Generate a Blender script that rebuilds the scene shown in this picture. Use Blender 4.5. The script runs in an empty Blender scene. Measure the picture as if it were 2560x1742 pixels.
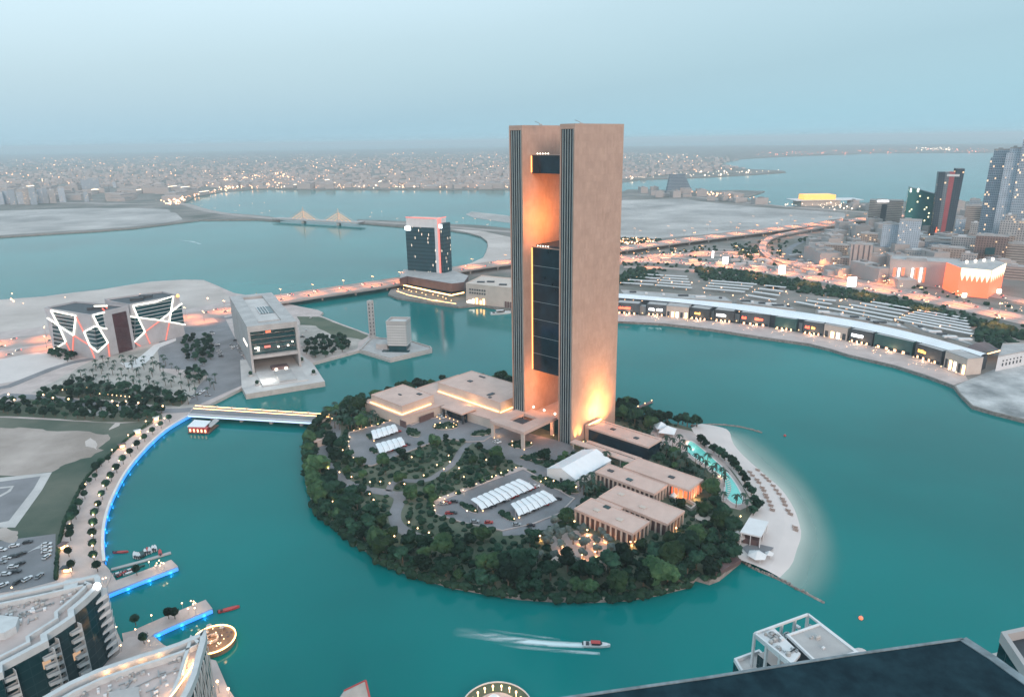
import bpy, bmesh, math, random
from mathutils import Vector, Matrix, noise
random.seed(7)
R = math.radians
sc = bpy.context.scene
col = sc.collection

# ------------------------------------------------------------------ camera
TH, PH, FPX, CAMH = R(16.79), R(.83), 1727., 192.3
fw = Vector((0, math.cos(TH), -math.sin(TH))); rt = Vector((1, 0, 0)); up = Vector((0, math.sin(TH), math.cos(TH)))
RX = rt*math.cos(PH)-up*math.sin(PH); UX = rt*math.sin(PH)+up*math.cos(PH)
cd = bpy.data.cameras.new('camera'); cam = bpy.data.objects.new('camera', cd); col.objects.link(cam)
cd.sensor_width = 36.; cd.lens = 36.*FPX/2560.; cd.clip_start = .5; cd.clip_end = 90000
m = Matrix((RX, UX, -fw)).transposed().to_4x4(); m.translation = (0, 0, CAMH); cam.matrix_world = m
sc.camera = cam

# ------------------------------------------------------------------ sky, sun, exposure
SUN_EL, SUN_AZ = R(4.0), R(158)      # azimuth measured from +Y, clockwise: low behind the viewer
w = bpy.data.worlds.new('World'); sc.world = w; w.use_nodes = True
nt = w.node_tree; nt.nodes.clear()
sky = nt.nodes.new('ShaderNodeTexSky'); sky.sky_type = 'NISHITA'; sky.sun_disc = False
sky.sun_elevation = SUN_EL; sky.sun_rotation = SUN_AZ; sky.altitude = 0; sky.air_density = 1.4; sky.dust_density = 3.0; sky.ozone_density = 2.0
# thin even overcast veil over the clear dusk sky
tcn = nt.nodes.new('ShaderNodeTexCoord'); nz = nt.nodes.new('ShaderNodeTexNoise'); nz.inputs['Scale'].default_value = 1.6; nz.inputs['Detail'].default_value = 3
mp = nt.nodes.new('ShaderNodeMapping'); mp.inputs['Scale'].default_value = (1, 1, 3.0)
sxy = nt.nodes.new('ShaderNodeSeparateXYZ'); nt.links.new(tcn.outputs['Generated'], sxy.inputs[0])
def wm(op, a, b_, c_=0.):
    n = nt.nodes.new('ShaderNodeMath'); n.operation = op
    for i, v in enumerate((a, b_, c_)):
        if isinstance(v, float): n.inputs[i].default_value = v
        else: nt.links.new(v, n.inputs[i])
    return n.outputs[0]
hgt = wm('MULTIPLY_ADD', sxy.outputs[0], -.13, sxy.outputs[2])       # height in the sky, the veil thinner to the west
rmp = nt.nodes.new('ShaderNodeValToRGB'); ce_ = rmp.color_ramp
VEIL_A, VEIL_B = (2.5, 4.15, 5.2, 1), (3.5, 4.95, 5.8, 1)
for i_, (p_, c_) in enumerate(((0., (1.72, 2.85, 3.4)), (.07, (1.78, 2.74, 3.28)), (.17, (2.28, 3.14, 3.65)), (.28, (3.1, 3.95, 4.5)), (.6, (4.0, 5.1, 5.8)))):
    el_ = ce_.elements[i_] if i_ < 2 else ce_.elements.new(p_)
    el_.position = p_; el_.color = (*[v/6 for v in c_], 1)
vsc = nt.nodes.new('ShaderNodeVectorMath'); vsc.operation = 'SCALE'; vsc.inputs['Scale'].default_value = 6
mx = nt.nodes.new('ShaderNodeMix'); mx.data_type = 'RGBA'; mx.inputs[0].default_value = .85
bg = nt.nodes.new('ShaderNodeBackground'); bg.inputs[1].default_value = .12
wo = nt.nodes.new('ShaderNodeOutputWorld')
L = nt.links.new
L(tcn.outputs['Generated'], mp.inputs[0]); L(mp.outputs[0], nz.inputs['Vector']); L(wm('MULTIPLY_ADD', nz.outputs['Fac'], .045, hgt), rmp.inputs[0]); L(rmp.outputs[0], vsc.inputs[0])
L(sky.outputs[0], mx.inputs[6]); L(vsc.outputs[0], mx.inputs[7]); L(mx.outputs[2], bg.inputs[0]); L(bg.outputs[0], wo.inputs[0])
sd = bpy.data.lights.new('sun', 'SUN'); sd.energy = .95; sd.angle = R(20); sd.color = (1, .74, .61)
so = bpy.data.objects.new('sun', sd); col.objects.link(so)
sdir = Vector((math.sin(SUN_AZ)*math.cos(SUN_EL+R(14)), math.cos(SUN_AZ)*math.cos(SUN_EL+R(14)), math.sin(SUN_EL+R(14))))
so.rotation_euler = sdir.to_track_quat('Z', 'Y').to_euler()
sc.view_settings.view_transform = 'Standard'; sc.view_settings.look = 'None'; sc.view_settings.gamma = 1
sc.view_settings.exposure = 1.12
cy = sc.cycles
cy.use_denoising = True; cy.denoiser = 'OPENIMAGEDENOISE'
cy.max_bounces = 5; cy.diffuse_bounces = 2; cy.glossy_bounces = 3; cy.transmission_bounces = 4; cy.transparent_max_bounces = 12; cy.volume_bounces = 0
cy.sample_clamp_indirect = 4; cy.caustics_reflective = False; cy.caustics_refractive = False

# ------------------------------------------------------------------ helpers
def P(px, py, z=0.):
    """a point of the photograph (2560 px wide) brought down to the level z -> world x, y"""
    d = fw+RX*((px-1280)/FPX)-UX*((py-871)/FPX)
    t = (z-CAMH)/d.z
    return (d.x*t, d.y*t)
def PP(pts, z=0.): return [P(a, b, z) for a, b in pts]
def PPC(pts, k, ox, oy, z=0.): return [P(ox+a/k, oy+b/k, z) for a, b in pts]
AX = R(-42.906); OE = (37.4, 409.45); ce, se = math.cos(AX), math.sin(AX)
def EN(e, n): return (OE[0]+ce*e-se*n, OE[1]+se*e+ce*n)
def area2(p): return sum(p[i-1][0]*p[i][1]-p[i][0]*p[i-1][1] for i in range(len(p)))
def ccw(p): return list(p) if area2(p) > 0 else list(p)[::-1]
def inside(pt, poly):
    x, y = pt; r = False; j = len(poly)-1
    for i in range(len(poly)):
        a, b = poly[i], poly[j]
        if (a[1] > y) != (b[1] > y) and x < (b[0]-a[0])*(y-a[1])/(b[1]-a[1])+a[0]: r = not r
        j = i
    return r
def inset(poly, d):
    p = ccw(poly); n = len(p); o = []
    for i in range(n):
        a, b, c = Vector(p[i-1]), Vector(p[i]), Vector(p[(i+1) % n])
        u = (b-a).normalized(); v = (c-b).normalized()
        n1 = Vector((-u.y, u.x)); n2 = Vector((-v.y, v.x)); k = (n1+n2)
        k = k/max(.3, (1+n1.dot(n2)))
        o.append((b.x+k.x*d, b.y+k.y*d))
    return o
def ragged(poly, amp, step=12., fr=.02):
    o = []; n = len(poly)
    for i in range(n):
        a, b = poly[i], poly[(i+1) % n]; k = max(1, min(60, int(math.dist(a, b)/step)))
        for j in range(k):
            p = Vector((a[0]+(b[0]-a[0])*j/k, a[1]+(b[1]-a[1])*j/k, 0)); q = noise.noise_vector(p*fr)+noise.noise_vector(p*fr*3.7)*.5; o.append((p.x+q.x*amp, p.y+q.y*amp))
    return o
def smooth(pts, it=2, closed=False):
    for _ in range(it):
        o = [] if closed else [pts[0]]
        n = len(pts)
        for i in range(n if closed else n-1):
            a, b = pts[i], pts[(i+1) % n]
            o += [(a[0]*.75+b[0]*.25, a[1]*.75+b[1]*.25), (a[0]*.25+b[0]*.75, a[1]*.25+b[1]*.75)]
        if not closed: o.append(pts[-1])
        pts = o
    return pts
def walk(pts, step, start=0.):
    """points every step metres along a polyline -> (x, y, heading)"""
    o = []; need = start
    for a, b in zip(pts, pts[1:]):
        l = math.dist(a, b); h = math.atan2(b[1]-a[1], b[0]-a[0])
        while need <= l:
            o.append((a[0]+(b[0]-a[0])*need/l, a[1]+(b[1]-a[1])*need/l, h)); need += step
        need -= l
    return o
def offs(pts, d):
    o = []
    for i in range(len(pts)):
        a = Vector(pts[max(0, i-1)]); b = Vector(pts[min(len(pts)-1, i+1)]); u = (b-a).normalized()
        o.append((pts[i][0]-u.y*d, pts[i][1]+u.x*d))
    return o

class MB:
    """collects shapes; build() links them as ONE mesh object"""
    def __init__(s): s.v = []; s.f = []; s.uv = []; s.mi = []; s.cur = 0
    def face(s, pts, uv=None):
        i = len(s.v); s.v += [tuple(p) for p in pts]; s.f.append(tuple(range(i, i+len(pts))))
        s.uv += uv if uv else [(p[0], p[1]) for p in pts]; s.mi.append(s.cur)
        return s
    def prism(s, poly, z0, z1, top=True, bot=False, mt=None, u0=0):
        p = ccw(poly); n = len(p); u = u0
        for i in range(n):
            a, b = p[i], p[(i+1) % n]; l = math.dist(a, b)
            s.face([(a[0], a[1], z0), (b[0], b[1], z0), (b[0], b[1], z1), (a[0], a[1], z1)], [(u, z0), (u+l, z0), (u+l, z1), (u, z1)])
            u += l
        c = s.cur
        if mt is not None: s.cur = mt
        if top: s.face([(q[0], q[1], z1) for q in p], [(-1., -1.)]*n if mt is None else None)
        if bot: s.face([(q[0], q[1], z0) for q in p[::-1]], [(-1., -1.)]*n if mt is None else None)
        s.cur = c
        return s
    def ring(s, poly, t, z0, z1):
        """a parapet or frame of width t inside the outline"""
        p = ccw(poly); q = inset(p, t); n = len(p)
        for i in range(n):
            j = (i+1) % n; a, b, c, d = p[i], p[j], q[j], q[i]
            for (x, y, X, Y) in ((*a, *b), (*c, *d)):
                s.face([(x, y, z0), (X, Y, z0), (X, Y, z1), (x, y, z1)])
            s.face([(*a, z1), (*b, z1), (*c, z1), (*d, z1)]); s.face([(*d, z0), (*c, z0), (*b, z0), (*a, z0)])
        return s
    def box(s, c, sz, rz=0., bot=True):
        x, y, z = c; a, b, h = sz[0]/2, sz[1]/2, sz[2]; k, q = math.cos(rz), math.sin(rz)
        p = [(x+k*u-q*v, y+q*u+k*v) for u, v in ((-a, -b), (a, -b), (a, b), (-a, b))]
        return s.prism(p, z, z+h, bot=bot)
    def bar(s, a, b, t, t2=None):
        """square bar between two points"""
        a, b = Vector(a), Vector(b); d = (b-a)
        if d.length < 1e-6: return s
        d.normalize(); r = d.cross(Vector((0, 0, 1)))
        r = Vector((1, 0, 0)) if r.length < 1e-3 else r.normalized(); u = r.cross(d); t2 = t2 or t
        q = [r*t/2+u*t2/2, -r*t/2+u*t2/2, -r*t/2-u*t2/2, r*t/2-u*t2/2]
        for i in range(4):
            j = (i+1) % 4; s.face([a+q[i], a+q[j], b+q[j], b+q[i]])
        s.face([a+k for k in q][::-1]); s.face([b+k for k in q])
        return s
    def cone(s, c, r0, r1, h, n=10, cap=True, ph=0.):
        x, y, z = c; A = [(x+r0*math.cos(ph+6.2832*i/n), y+r0*math.sin(ph+6.2832*i/n), z) for i in range(n)]
        B = [(x+r1*math.cos(ph+6.2832*i/n), y+r1*math.sin(ph+6.2832*i/n), z+h) for i in range(n)]
        for i in range(n):
            j = (i+1) % n; l = 6.2832*max(r0, r1)/n
            s.face([A[i], A[j], B[j], B[i]], [(l*i, z), (l*i+l, z), (l*i+l, z+h), (l*i, z+h)])
        if cap and r1 > 1e-3: s.face(B)
        return s
    def ball(s, c, r, n=6, m=4, sz=1.):
        pt = lambda i, j: (c[0]+r*math.sin(math.pi*j/m)*math.cos(6.2832*i/n), c[1]+r*math.sin(math.pi*j/m)*math.sin(6.2832*i/n), c[2]+r*sz*math.cos(math.pi*j/m))
        for j in range(m):
            for i in range(n):
                q = [pt(i, j), pt(i, j+1), pt(i+1, j+1), pt(i+1, j)]
                if j == 0: q = q[:3]
                if j == m-1: q = [q[0], q[1], q[3]]
                s.face(q)
        return s
    def strip(s, pts, wd, z, th=.0, zs=None):
        """a ribbon (road) of width wd along pts, with sides when th > 0"""
        a, b = offs(pts, wd/2), offs(pts, -wd/2); n = len(pts)
        Z = zs or [z]*n
        for i in range(n-1):
            s.face([(*b[i], Z[i]), (*b[i+1], Z[i+1]), (*a[i+1], Z[i+1]), (*a[i], Z[i])])
            if th:
                for q in (a, b): s.face([(*q[i], Z[i]-th), (*q[i+1], Z[i+1]-th), (*q[i+1], Z[i+1]), (*q[i], Z[i])])
                s.face([(*a[i], Z[i]-th), (*a[i+1], Z[i+1]-th), (*b[i+1], Z[i+1]-th), (*b[i], Z[i]-th)])
        return s
    def build(s, name, mats, parent=None, loc=None, sm=False):
        me = bpy.data.meshes.new(name)
        o = loc
        if not o:
            o = Vector((0, 0, 0)); q = parent
            while q: o += q.location; q = q.parent
        if s.local: o = (0, 0, 0)
        me.from_pydata([(v[0]-o[0], v[1]-o[1], v[2]-o[2]) for v in s.v], [], s.f)
        uvl = me.uv_layers.new(name='UVMap'); fl = [c for q in s.uv for c in q]; uvl.data.foreach_set('uv', fl)
        for mm in (mats if isinstance(mats, (list, tuple)) else [mats]): me.materials.append(mm)
        me.polygons.foreach_set('material_index', s.mi)
        if sm: me.polygons.foreach_set('use_smooth', [True]*len(s.f))
        ob = bpy.data.objects.new(name, me); col.objects.link(ob)
        if parent: ob.parent = parent
        elif loc: ob.location = loc
        return ob
    local = False
def LB():
    b = MB(); b.local = True; return b
def tag(o, label=None, cat=None, group=None, kind=None):
    if label: o['label'] = label
    if cat: o['category'] = cat
    if group: o['group'] = group
    if kind: o['kind'] = kind
    return o
def thing(name, label, cat, loc=(0, 0, 0), rz=0., group=None):
    o = bpy.data.objects.new(name, None); col.objects.link(o); o.empty_display_size = .5
    o.location = loc; o.rotation_euler = (0, 0, rz)
    return tag(o, label, cat, group)
KIDS = {}
def copy_tree(o, loc=None, rz=None, s=None, label=None, group=None, parent=None):
    c = o.copy(); col.objects.link(c)
    if parent: c.parent = parent
    if loc is not None: c.location = loc
    if rz is not None: c.rotation_euler = (0, 0, rz)
    if s is not None: c.scale = s if isinstance(s, tuple) else (s, s, s)
    if label: c['label'] = label
    if group: c['group'] = group
    if o.name not in KIDS: KIDS[o.name] = list(o.children)
    for ch in KIDS[o.name]: copy_tree(ch, parent=c)
    return c
class Kind:
    """first use moves the prototype itself, later uses copy it"""
    def __init__(s, make): s.make = make; s.p = None
    def __call__(s, loc, rz=0., sc_=None, label=None, group=None):
        if s.p is None:
            o = s.p = s.make(); KIDS[o.name] = list(o.children); o.location = loc; o.rotation_euler = (0, 0, rz)
            if sc_: o.scale = sc_ if isinstance(sc_, tuple) else (sc_, sc_, sc_)
            if label: o['label'] = label
            if group: o['group'] = group
            return o
        return copy_tree(s.p, loc, rz, sc_ or 1, label, group)
def struct(name, mb, mt, kind='structure'):
    return tag(mb.build(name, mt), kind=kind)
def cen(poly): return (sum(p[0] for p in poly)/len(poly), sum(p[1] for p in poly)/len(poly))

# ------------------------------------------------------------------ materials
def mat(name, c, rough=.8, var=.15, scale=.2, metal=0., em=None, es=0., bump=0., c2=None, spec=None, rnd=0., far=False, coord='Object', det=5):
    mt = bpy.data.materials.new(name); mt.use_nodes = True; t = mt.node_tree; b = t.nodes['Principled BSDF']
    b.inputs['Roughness'].default_value = rough; b.inputs['Metallic'].default_value = metal
    if spec is not None: b.inputs['Specular IOR Level'].default_value = spec
    c = (*c, 1); l = t.links.new
    if var or c2:
        tc = t.nodes.new('ShaderNodeTexCoord'); n = t.nodes.new('ShaderNodeTexNoise'); n.inputs['Scale'].default_value = scale; n.inputs['Detail'].default_value = det; n.inputs['Roughness'].default_value = .62
        r = t.nodes.new('ShaderNodeValToRGB'); e = r.color_ramp.elements; e[0].position = .34; e[1].position = .66
        d = (*c2, 1) if c2 else tuple(min(1, v*(1+var)) for v in c[:3])+(1,)
        e[0].color = c if c2 else tuple(v*(1-var) for v in c[:3])+(1,); e[1].color = d
        l(tc.outputs[coord], n.inputs['Vector']); l(n.outputs['Fac'], r.inputs[0]); out = r.outputs[0]
        if rnd:
            oi = t.nodes.new('ShaderNodeObjectInfo'); mr = t.nodes.new('ShaderNodeMapRange'); mr.inputs[3].default_value = 1-rnd; mr.inputs[4].default_value = 1+rnd
            l(oi.outputs['Random'], mr.inputs[0]); vm = t.nodes.new('ShaderNodeVectorMath'); vm.operation = 'SCALE'
            l(out, vm.inputs[0]); l(mr.outputs[0], vm.inputs['Scale']); out = vm.outputs[0]
        l(out, b.inputs['Base Color'])
        if bump:
            bp = t.nodes.new('ShaderNodeBump'); bp.inputs['Strength'].default_value = bump; l(n.outputs['Fac'], bp.inputs['Height']); l(bp.outputs[0], b.inputs['Normal'])
    else: b.inputs['Base Color'].default_value = c
    if em: b.inputs['Emission Color'].default_value = (*em, 1); b.inputs['Emission Strength'].default_value = es
    if far: mt.cycles.emission_sampling = 'NONE'
    return mt
def glow(name, c, s, far=True):
    return mat(name, (.2, .2, .2), .6, 0, em=c, es=s, far=far)
def facade(name, wall, glass, fw_=3.5, fh=3.5, ww=.6, wh=.55, lit=.08, litc=(1, .62, .32), lits=.75, rough=.7, gr=.15, var=.1):
    """wall with a regular grid of windows (UV in metres); some rooms are lit"""
    mt = bpy.data.materials.new(name); mt.use_nodes = True; t = mt.node_tree; b = t.nodes['Principled BSDF']; l = t.links.new
    uv = t.nodes.new('ShaderNodeUVMap'); sp = t.nodes.new('ShaderNodeSeparateXYZ'); l(uv.outputs[0], sp.inputs[0])
    def M(op, a, b_=None, c_=None):
        n = t.nodes.new('ShaderNodeMath'); n.operation = op
        for i, v in enumerate((a, b_, c_)):
            if v is None: continue
            if isinstance(v, (int, float)): n.inputs[i].default_value = v
            else: l(v, n.inputs[i])
        return n.outputs[0]
    u = M('DIVIDE', sp.outputs[0], fw_); v = M('DIVIDE', sp.outputs[1], fh)
    fu, fv = M('FRACT', u), M('FRACT', v)
    iu = M('LESS_THAN', M('ABSOLUTE', M('SUBTRACT', fu, .5)), ww/2); iv = M('LESS_THAN', M('ABSOLUTE', M('SUBTRACT', fv, .5)), wh/2)
    win = M('MULTIPLY', M('MULTIPLY', iu, iv), M('GREATER_THAN', sp.outputs[1], 0.))
    cb = t.nodes.new('ShaderNodeCombineXYZ'); l(M('FLOOR', u), cb.inputs[0]); l(M('FLOOR', v), cb.inputs[1])
    oi = t.nodes.new('ShaderNodeObjectInfo'); l(oi.outputs['Random'], cb.inputs[2])
    wn = t.nodes.new('ShaderNodeTexWhiteNoise'); l(cb.outputs[0], wn.inputs[0])
    on = M('MULTIPLY', win, M('LESS_THAN', wn.outputs[0], lit))
    ns = t.nodes.new('ShaderNodeTexNoise'); ns.inputs['Scale'].default_value = .15; tc = t.nodes.new('ShaderNodeTexCoord'); l(tc.outputs['Object'], ns.inputs['Vector'])
    vr = t.nodes.new('ShaderNodeMapRange'); vr.inputs[1].default_value = .3; vr.inputs[2].default_value = .7; vr.inputs[3].default_value = 1-var; vr.inputs[4].default_value = 1+var; l(ns.outputs['Fac'], vr.inputs[0])
    vs = t.nodes.new('ShaderNodeVectorMath'); vs.operation = 'SCALE'; vs.inputs[0].default_value = wall; l(vr.outputs[0], vs.inputs['Scale'])
    mxx = t.nodes.new('ShaderNodeMix'); mxx.data_type = 'RGBA'; l(win, mxx.inputs[0]); l(vs.outputs[0], mxx.inputs[6]); mxx.inputs[7].default_value = (*glass, 1)
    l(mxx.outputs[2], b.inputs['Base Color'])
    l(M('ADD', M('MULTIPLY', win, gr-rough), rough), b.inputs['Roughness'])
    b.inputs['Emission Color'].default_value = (*litc, 1); l(M('MULTIPLY', on, lits), b.inputs['Emission Strength'])
    mt.cycles.emission_sampling = 'NONE'; b.inputs['Specular IOR Level'].default_value = .3
    return mt
M = {}
M['sand'] = mat('sand', (.38, .33, .305), .95, .16, .012, c2=(.54, .48, .45), bump=.1, det=9)
M['beach'] = mat('beach_sand', (.56, .51, .495), .95, .05, .05, bump=.05)
M['far_sand'] = mat('far_sand', (.24, .23, .225), .95, 0, .0065, c2=(.50, .47, .45), det=12)
M['rubble'] = mat('rubble_ground', (.17, .18, .185), .95, 0, .035, c2=(.52, .52, .52), det=12, bump=.3)
M['earth'] = mat('brown_earth', (.24, .20, .175), .95, 0, .02, c2=(.42, .36, .33), det=9, bump=.2)
M['town_ground'] = mat('town_ground', (.085, .095, .08), .95, 0, .009, c2=(.25, .22, .205), det=9)
M['soil'] = mat('garden_soil', (.045, .075, .045), .95, 0, .06, c2=(.13, .14, .10))
M['grass'] = mat('grass', (.04, .075, .045), .95, 0, .02, c2=(.13, .14, .10), det=9)
M['asphalt'] = mat('asphalt', (.15, .15, .16), .85, 0, .05, c2=(.22, .22, .235), bump=.05)
M['hwy'] = mat('highway_asphalt', (.27, .235, .22), .8, 0, .03, c2=(.38, .33, .31))
M['paving'] = mat('paving', (.38, .315, .30), .85, 0, .08, c2=(.50, .42, .40), bump=.05)
M['pale_paving'] = mat('pale_paving', (.40, .385, .38), .85, 0, .06, c2=(.52, .50, .49))
M['concrete'] = mat('concrete', (.32, .31, .31), .85, 0, .10, c2=(.42, .41, .405), det=8)
M['quay'] = mat('quay_stone', (.40, .385, .37), .85, .12, .3)
M['rock'] = mat('rock_armour', (.24, .21, .195), .95, .35, .4)
M['white'] = mat('white_paint', (.62, .62, .63), .6, .05, .2)
M['white_roof'] = mat('white_membrane', (.70, .73, .76), .5, .06, .05)
M['stone'] = mat('tower_stone', (.43, .28, .222), .6, 0, .12, c2=(.50, .33, .265), det=9)
M['roof_stone'] = mat('roof_stone', (.48, .345, .30), .8, 0, .09, c2=(.58, .425, .37))
M['beige'] = mat('beige_render', (.52, .44, .39), .8, .08, .1)
M['fin'] = mat('grey_fin', (.30, .36, .37), .5, .08, .2)
M['dglass'] = mat('dark_glass', (.008, .022, .035), .12, .35, .15, spec=.45)
M['tglass'] = mat('teal_glass', (.008, .05, .06), .15, .3, .1, spec=.5)
M['dark'] = mat('dark_cladding', (.035, .045, .055), .6, .25, .3)
M['shop_dark'] = mat('dark_shop_cladding', (.055, .065, .075), .55, .2, .2, rnd=.35)
M['shop_teal'] = mat('teal_shop_cladding', (.03, .09, .09), .55, .2, .2)
M['lounge'] = mat('lounger_fabric', (.28, .20, .17), .8, .1, 1)
M['brown'] = mat('brown_cladding', (.12, .075, .075), .6, .2, .1)
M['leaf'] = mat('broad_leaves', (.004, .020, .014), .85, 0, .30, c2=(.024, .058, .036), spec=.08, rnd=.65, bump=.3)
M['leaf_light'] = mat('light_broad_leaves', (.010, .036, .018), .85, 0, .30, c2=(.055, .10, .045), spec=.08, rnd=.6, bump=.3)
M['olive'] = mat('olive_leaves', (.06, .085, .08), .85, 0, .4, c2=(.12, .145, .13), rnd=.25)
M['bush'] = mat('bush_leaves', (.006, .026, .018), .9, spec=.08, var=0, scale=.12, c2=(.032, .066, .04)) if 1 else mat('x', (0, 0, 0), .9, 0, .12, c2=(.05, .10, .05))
M['palmleaf'] = mat('palm_fronds', (.015, .045, .03), .8, .3, .6, rnd=.35)
M['bark'] = mat('bark', (.12, .09, .065), .95, .25, 1.5)
M['metal'] = mat('pole_metal', (.30, .31, .32), .45, .05, 1, metal=.4)
M['rail'] = mat('railing_metal', (.55, .56, .57), .5, .05, 1)
M['red'] = mat('red_paint', (.42, .05, .05), .5, .1, .5)
M['wood'] = mat('deck_wood', (.22, .14, .09), .8, .2, .8)
M['tyre'] = mat('tyre_rubber', (.02, .02, .02), .9, 0)
M['cglass'] = mat('car_glass', (.02, .03, .035), .1, 0)
M['pool'] = mat('pool_water', (.10, .42, .40), .12, .1, .1, em=(.15, .6, .5), es=.12)
M['foam'] = mat('foam', (.8, .85, .87), .8, .05, .5)
M['g_warm'] = glow('warm_lamp', (1, .50, .20), 2.6)
M['g_white'] = glow('white_lamp', (1, .86, .68), 3)
M['g_far'] = glow('distant_lamp', (1, .50, .24), 1.7)
M['g_farw'] = glow('distant_white_lamp', (1, .88, .72), 2)
M['g_cove'] = glow('cove_light', (1, .50, .16), 4, False)
M['g_strip'] = glow('orange_light_strip', (1, .36, .08), 1.6, False)
M['g_line'] = glow('white_light_strip', (1, .97, .82), 1.2)
M['g_red'] = glow('red_light_strip', (1, .13, .07), .55)
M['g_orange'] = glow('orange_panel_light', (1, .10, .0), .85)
M['g_blue'] = glow('blue_led_wash', (.0, .22, 1), .9, False)
M['g_pblue'] = glow('pale_blue_led', (.45, .65, 1), .7, False)
M['g_sign_w'] = glow('white_sign_light', (1, 1, 1), 2.6, False)
M['g_sign_r'] = glow('red_sign_light', (1, .05, .01), 3.0, False)
M['g_sign_y'] = glow('yellow_sign_light', (1, .42, .05), 2.2, False)
M['g_tail'] = glow('tail_light', (1, .05, .03), 3)
M['g_head'] = glow('head_light', (1, .85, .6), 3)
M['g_gold'] = glow('golden_roof_light', (1, .36, .015), .95)
M['g_pink'] = glow('pink_strip', (1, .16, .12), .6)
# JOINTS: cladding panels of the tower
_t = M['stone'].node_tree; _b = _t.nodes['Principled BSDF']; _uv = _t.nodes.new('ShaderNodeUVMap'); _br = _t.nodes.new('ShaderNodeTexBrick'); _br.offset = 0
for k_, v_ in (('Scale', 1), ('Mortar Size', .035), ('Mortar Smooth', .3), ('Brick Width', 1.6), ('Row Height', 3.9)): _br.inputs[k_].default_value = v_
_br.inputs['Color1'].default_value = (1, 1, 1, 1); _br.inputs['Color2'].default_value = (.90, .89, .88, 1); _br.inputs['Mortar'].default_value = (.78, .76, .74, 1)
_mm = _t.nodes.new('ShaderNodeMix'); _mm.data_type = 'RGBA'; _mm.blend_type = 'MULTIPLY'; _mm.inputs[0].default_value = 1
_src = _b.inputs['Base Color'].links[0].from_socket
_t.links.new(_uv.outputs[0], _br.inputs['Vector']); _t.links.new(_src, _mm.inputs[6]); _t.links.new(_br.outputs[0], _mm.inputs[7]); _t.links.new(_mm.outputs[2], _b.inputs['Base Color'])
def lamp(name, loc, e, c, r=.5, spot=None, aim=None, blend=.6):
    d = bpy.data.lights.new(name, 'SPOT' if spot else 'POINT'); d.energy = e; d.color = c; d.shadow_soft_size = r
    if spot: d.spot_size = R(spot); d.spot_blend = blend
    o = bpy.data.objects.new(name, d); col.objects.link(o); o.location = loc
    if aim: o.rotation_euler = (Vector(loc)-Vector(aim)).to_track_quat('Z', 'Y').to_euler()
    return o
WARM = (1, .66, .36); ORANGE = (1, .50, .20); SODIUM = (1, .27, .085)
# ------------------------------------------------------------------ water and land
def water_mat():
    mt = bpy.data.materials.new('sea_water'); mt.use_nodes = True; t = mt.node_tree; b = t.nodes['Principled BSDF']; l = t.links.new
    tc = t.nodes.new('ShaderNodeTexCoord'); n = t.nodes.new('ShaderNodeTexNoise'); n.inputs['Scale'].default_value = .004; n.inputs['Detail'].default_value = 4
    r = t.nodes.new('ShaderNodeValToRGB'); e = r.color_ramp.elements; e[0].position = .35; e[1].position = .68
    e[0].color = (.0, .124, .122, 1); e[1].color = (.0, .190, .186, 1)
    l(tc.outputs['Object'], n.inputs[0]); l(n.outputs['Fac'], r.inputs[0]); l(r.outputs[0], b.inputs['Base Color'])
    b.inputs['Roughness'].default_value = .115; b.inputs['IOR'].default_value = 1.33; b.inputs['Specular IOR Level'].default_value = .16
    n2 = t.nodes.new('ShaderNodeTexNoise'); n2.inputs['Scale'].default_value = .22; n2.inputs['Detail'].default_value = 3; l(tc.outputs['Object'], n2.inputs[0])
    bp = t.nodes.new('ShaderNodeBump'); bp.inputs['Strength'].default_value = .09; bp.inputs['Distance'].default_value = .25; l(n2.outputs['Fac'], bp.inputs['Height']); l(bp.outputs[0], b.inputs['Normal'])
    return mt
b = MB(); b.face([(-60000, -1500, 0), (60000, -1500, 0), (60000, 60000, 0), (-60000, 60000, 0)])
struct('sea_water', b, water_mat())
def land(name, pts, mt, z=2.5, side=None):
    p = PP(pts, z); b = MB(); b.prism(p, -3, z, mt=1); o = struct(name, b, [side or M['rock'], mt]); return ccw(p)
WEST = land('west_shore_ground', [(-700, 790), (0, 749), (111, 741), (178, 732), (250, 724), (306, 715), (376, 704), (459, 699), (509, 700), (543, 714), (584, 732), (640, 742), (690, 752), (745, 765), (795, 775), (808, 781), (800, 788), (850, 808), (919, 833), (954, 845), (1018, 849), (1080, 869), (1080, 876), (976, 900), (897, 876), (782, 907), (812, 953), (812, 958), (614, 989), (605, 969), (526, 1009), (495, 1014), (470, 1036), (440, 1053), (412, 1072), (372, 1108), (334, 1150), (308, 1185), (287, 1225), (272, 1258), (261.5, 1292), (256, 1320), (254, 1348), (255, 1378), (259, 1406), (275, 1425), (278, 1440), (256, 1488), (263, 1507), (285, 1560), (305, 1605), (320, 1592), (386, 1590), (408, 1610), (470, 1640), (500, 1640), (540, 1650), (570, 1720), (600, 1760), (700, 1900), (-700, 1900)], M['paving'], side=M['quay'])
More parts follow.
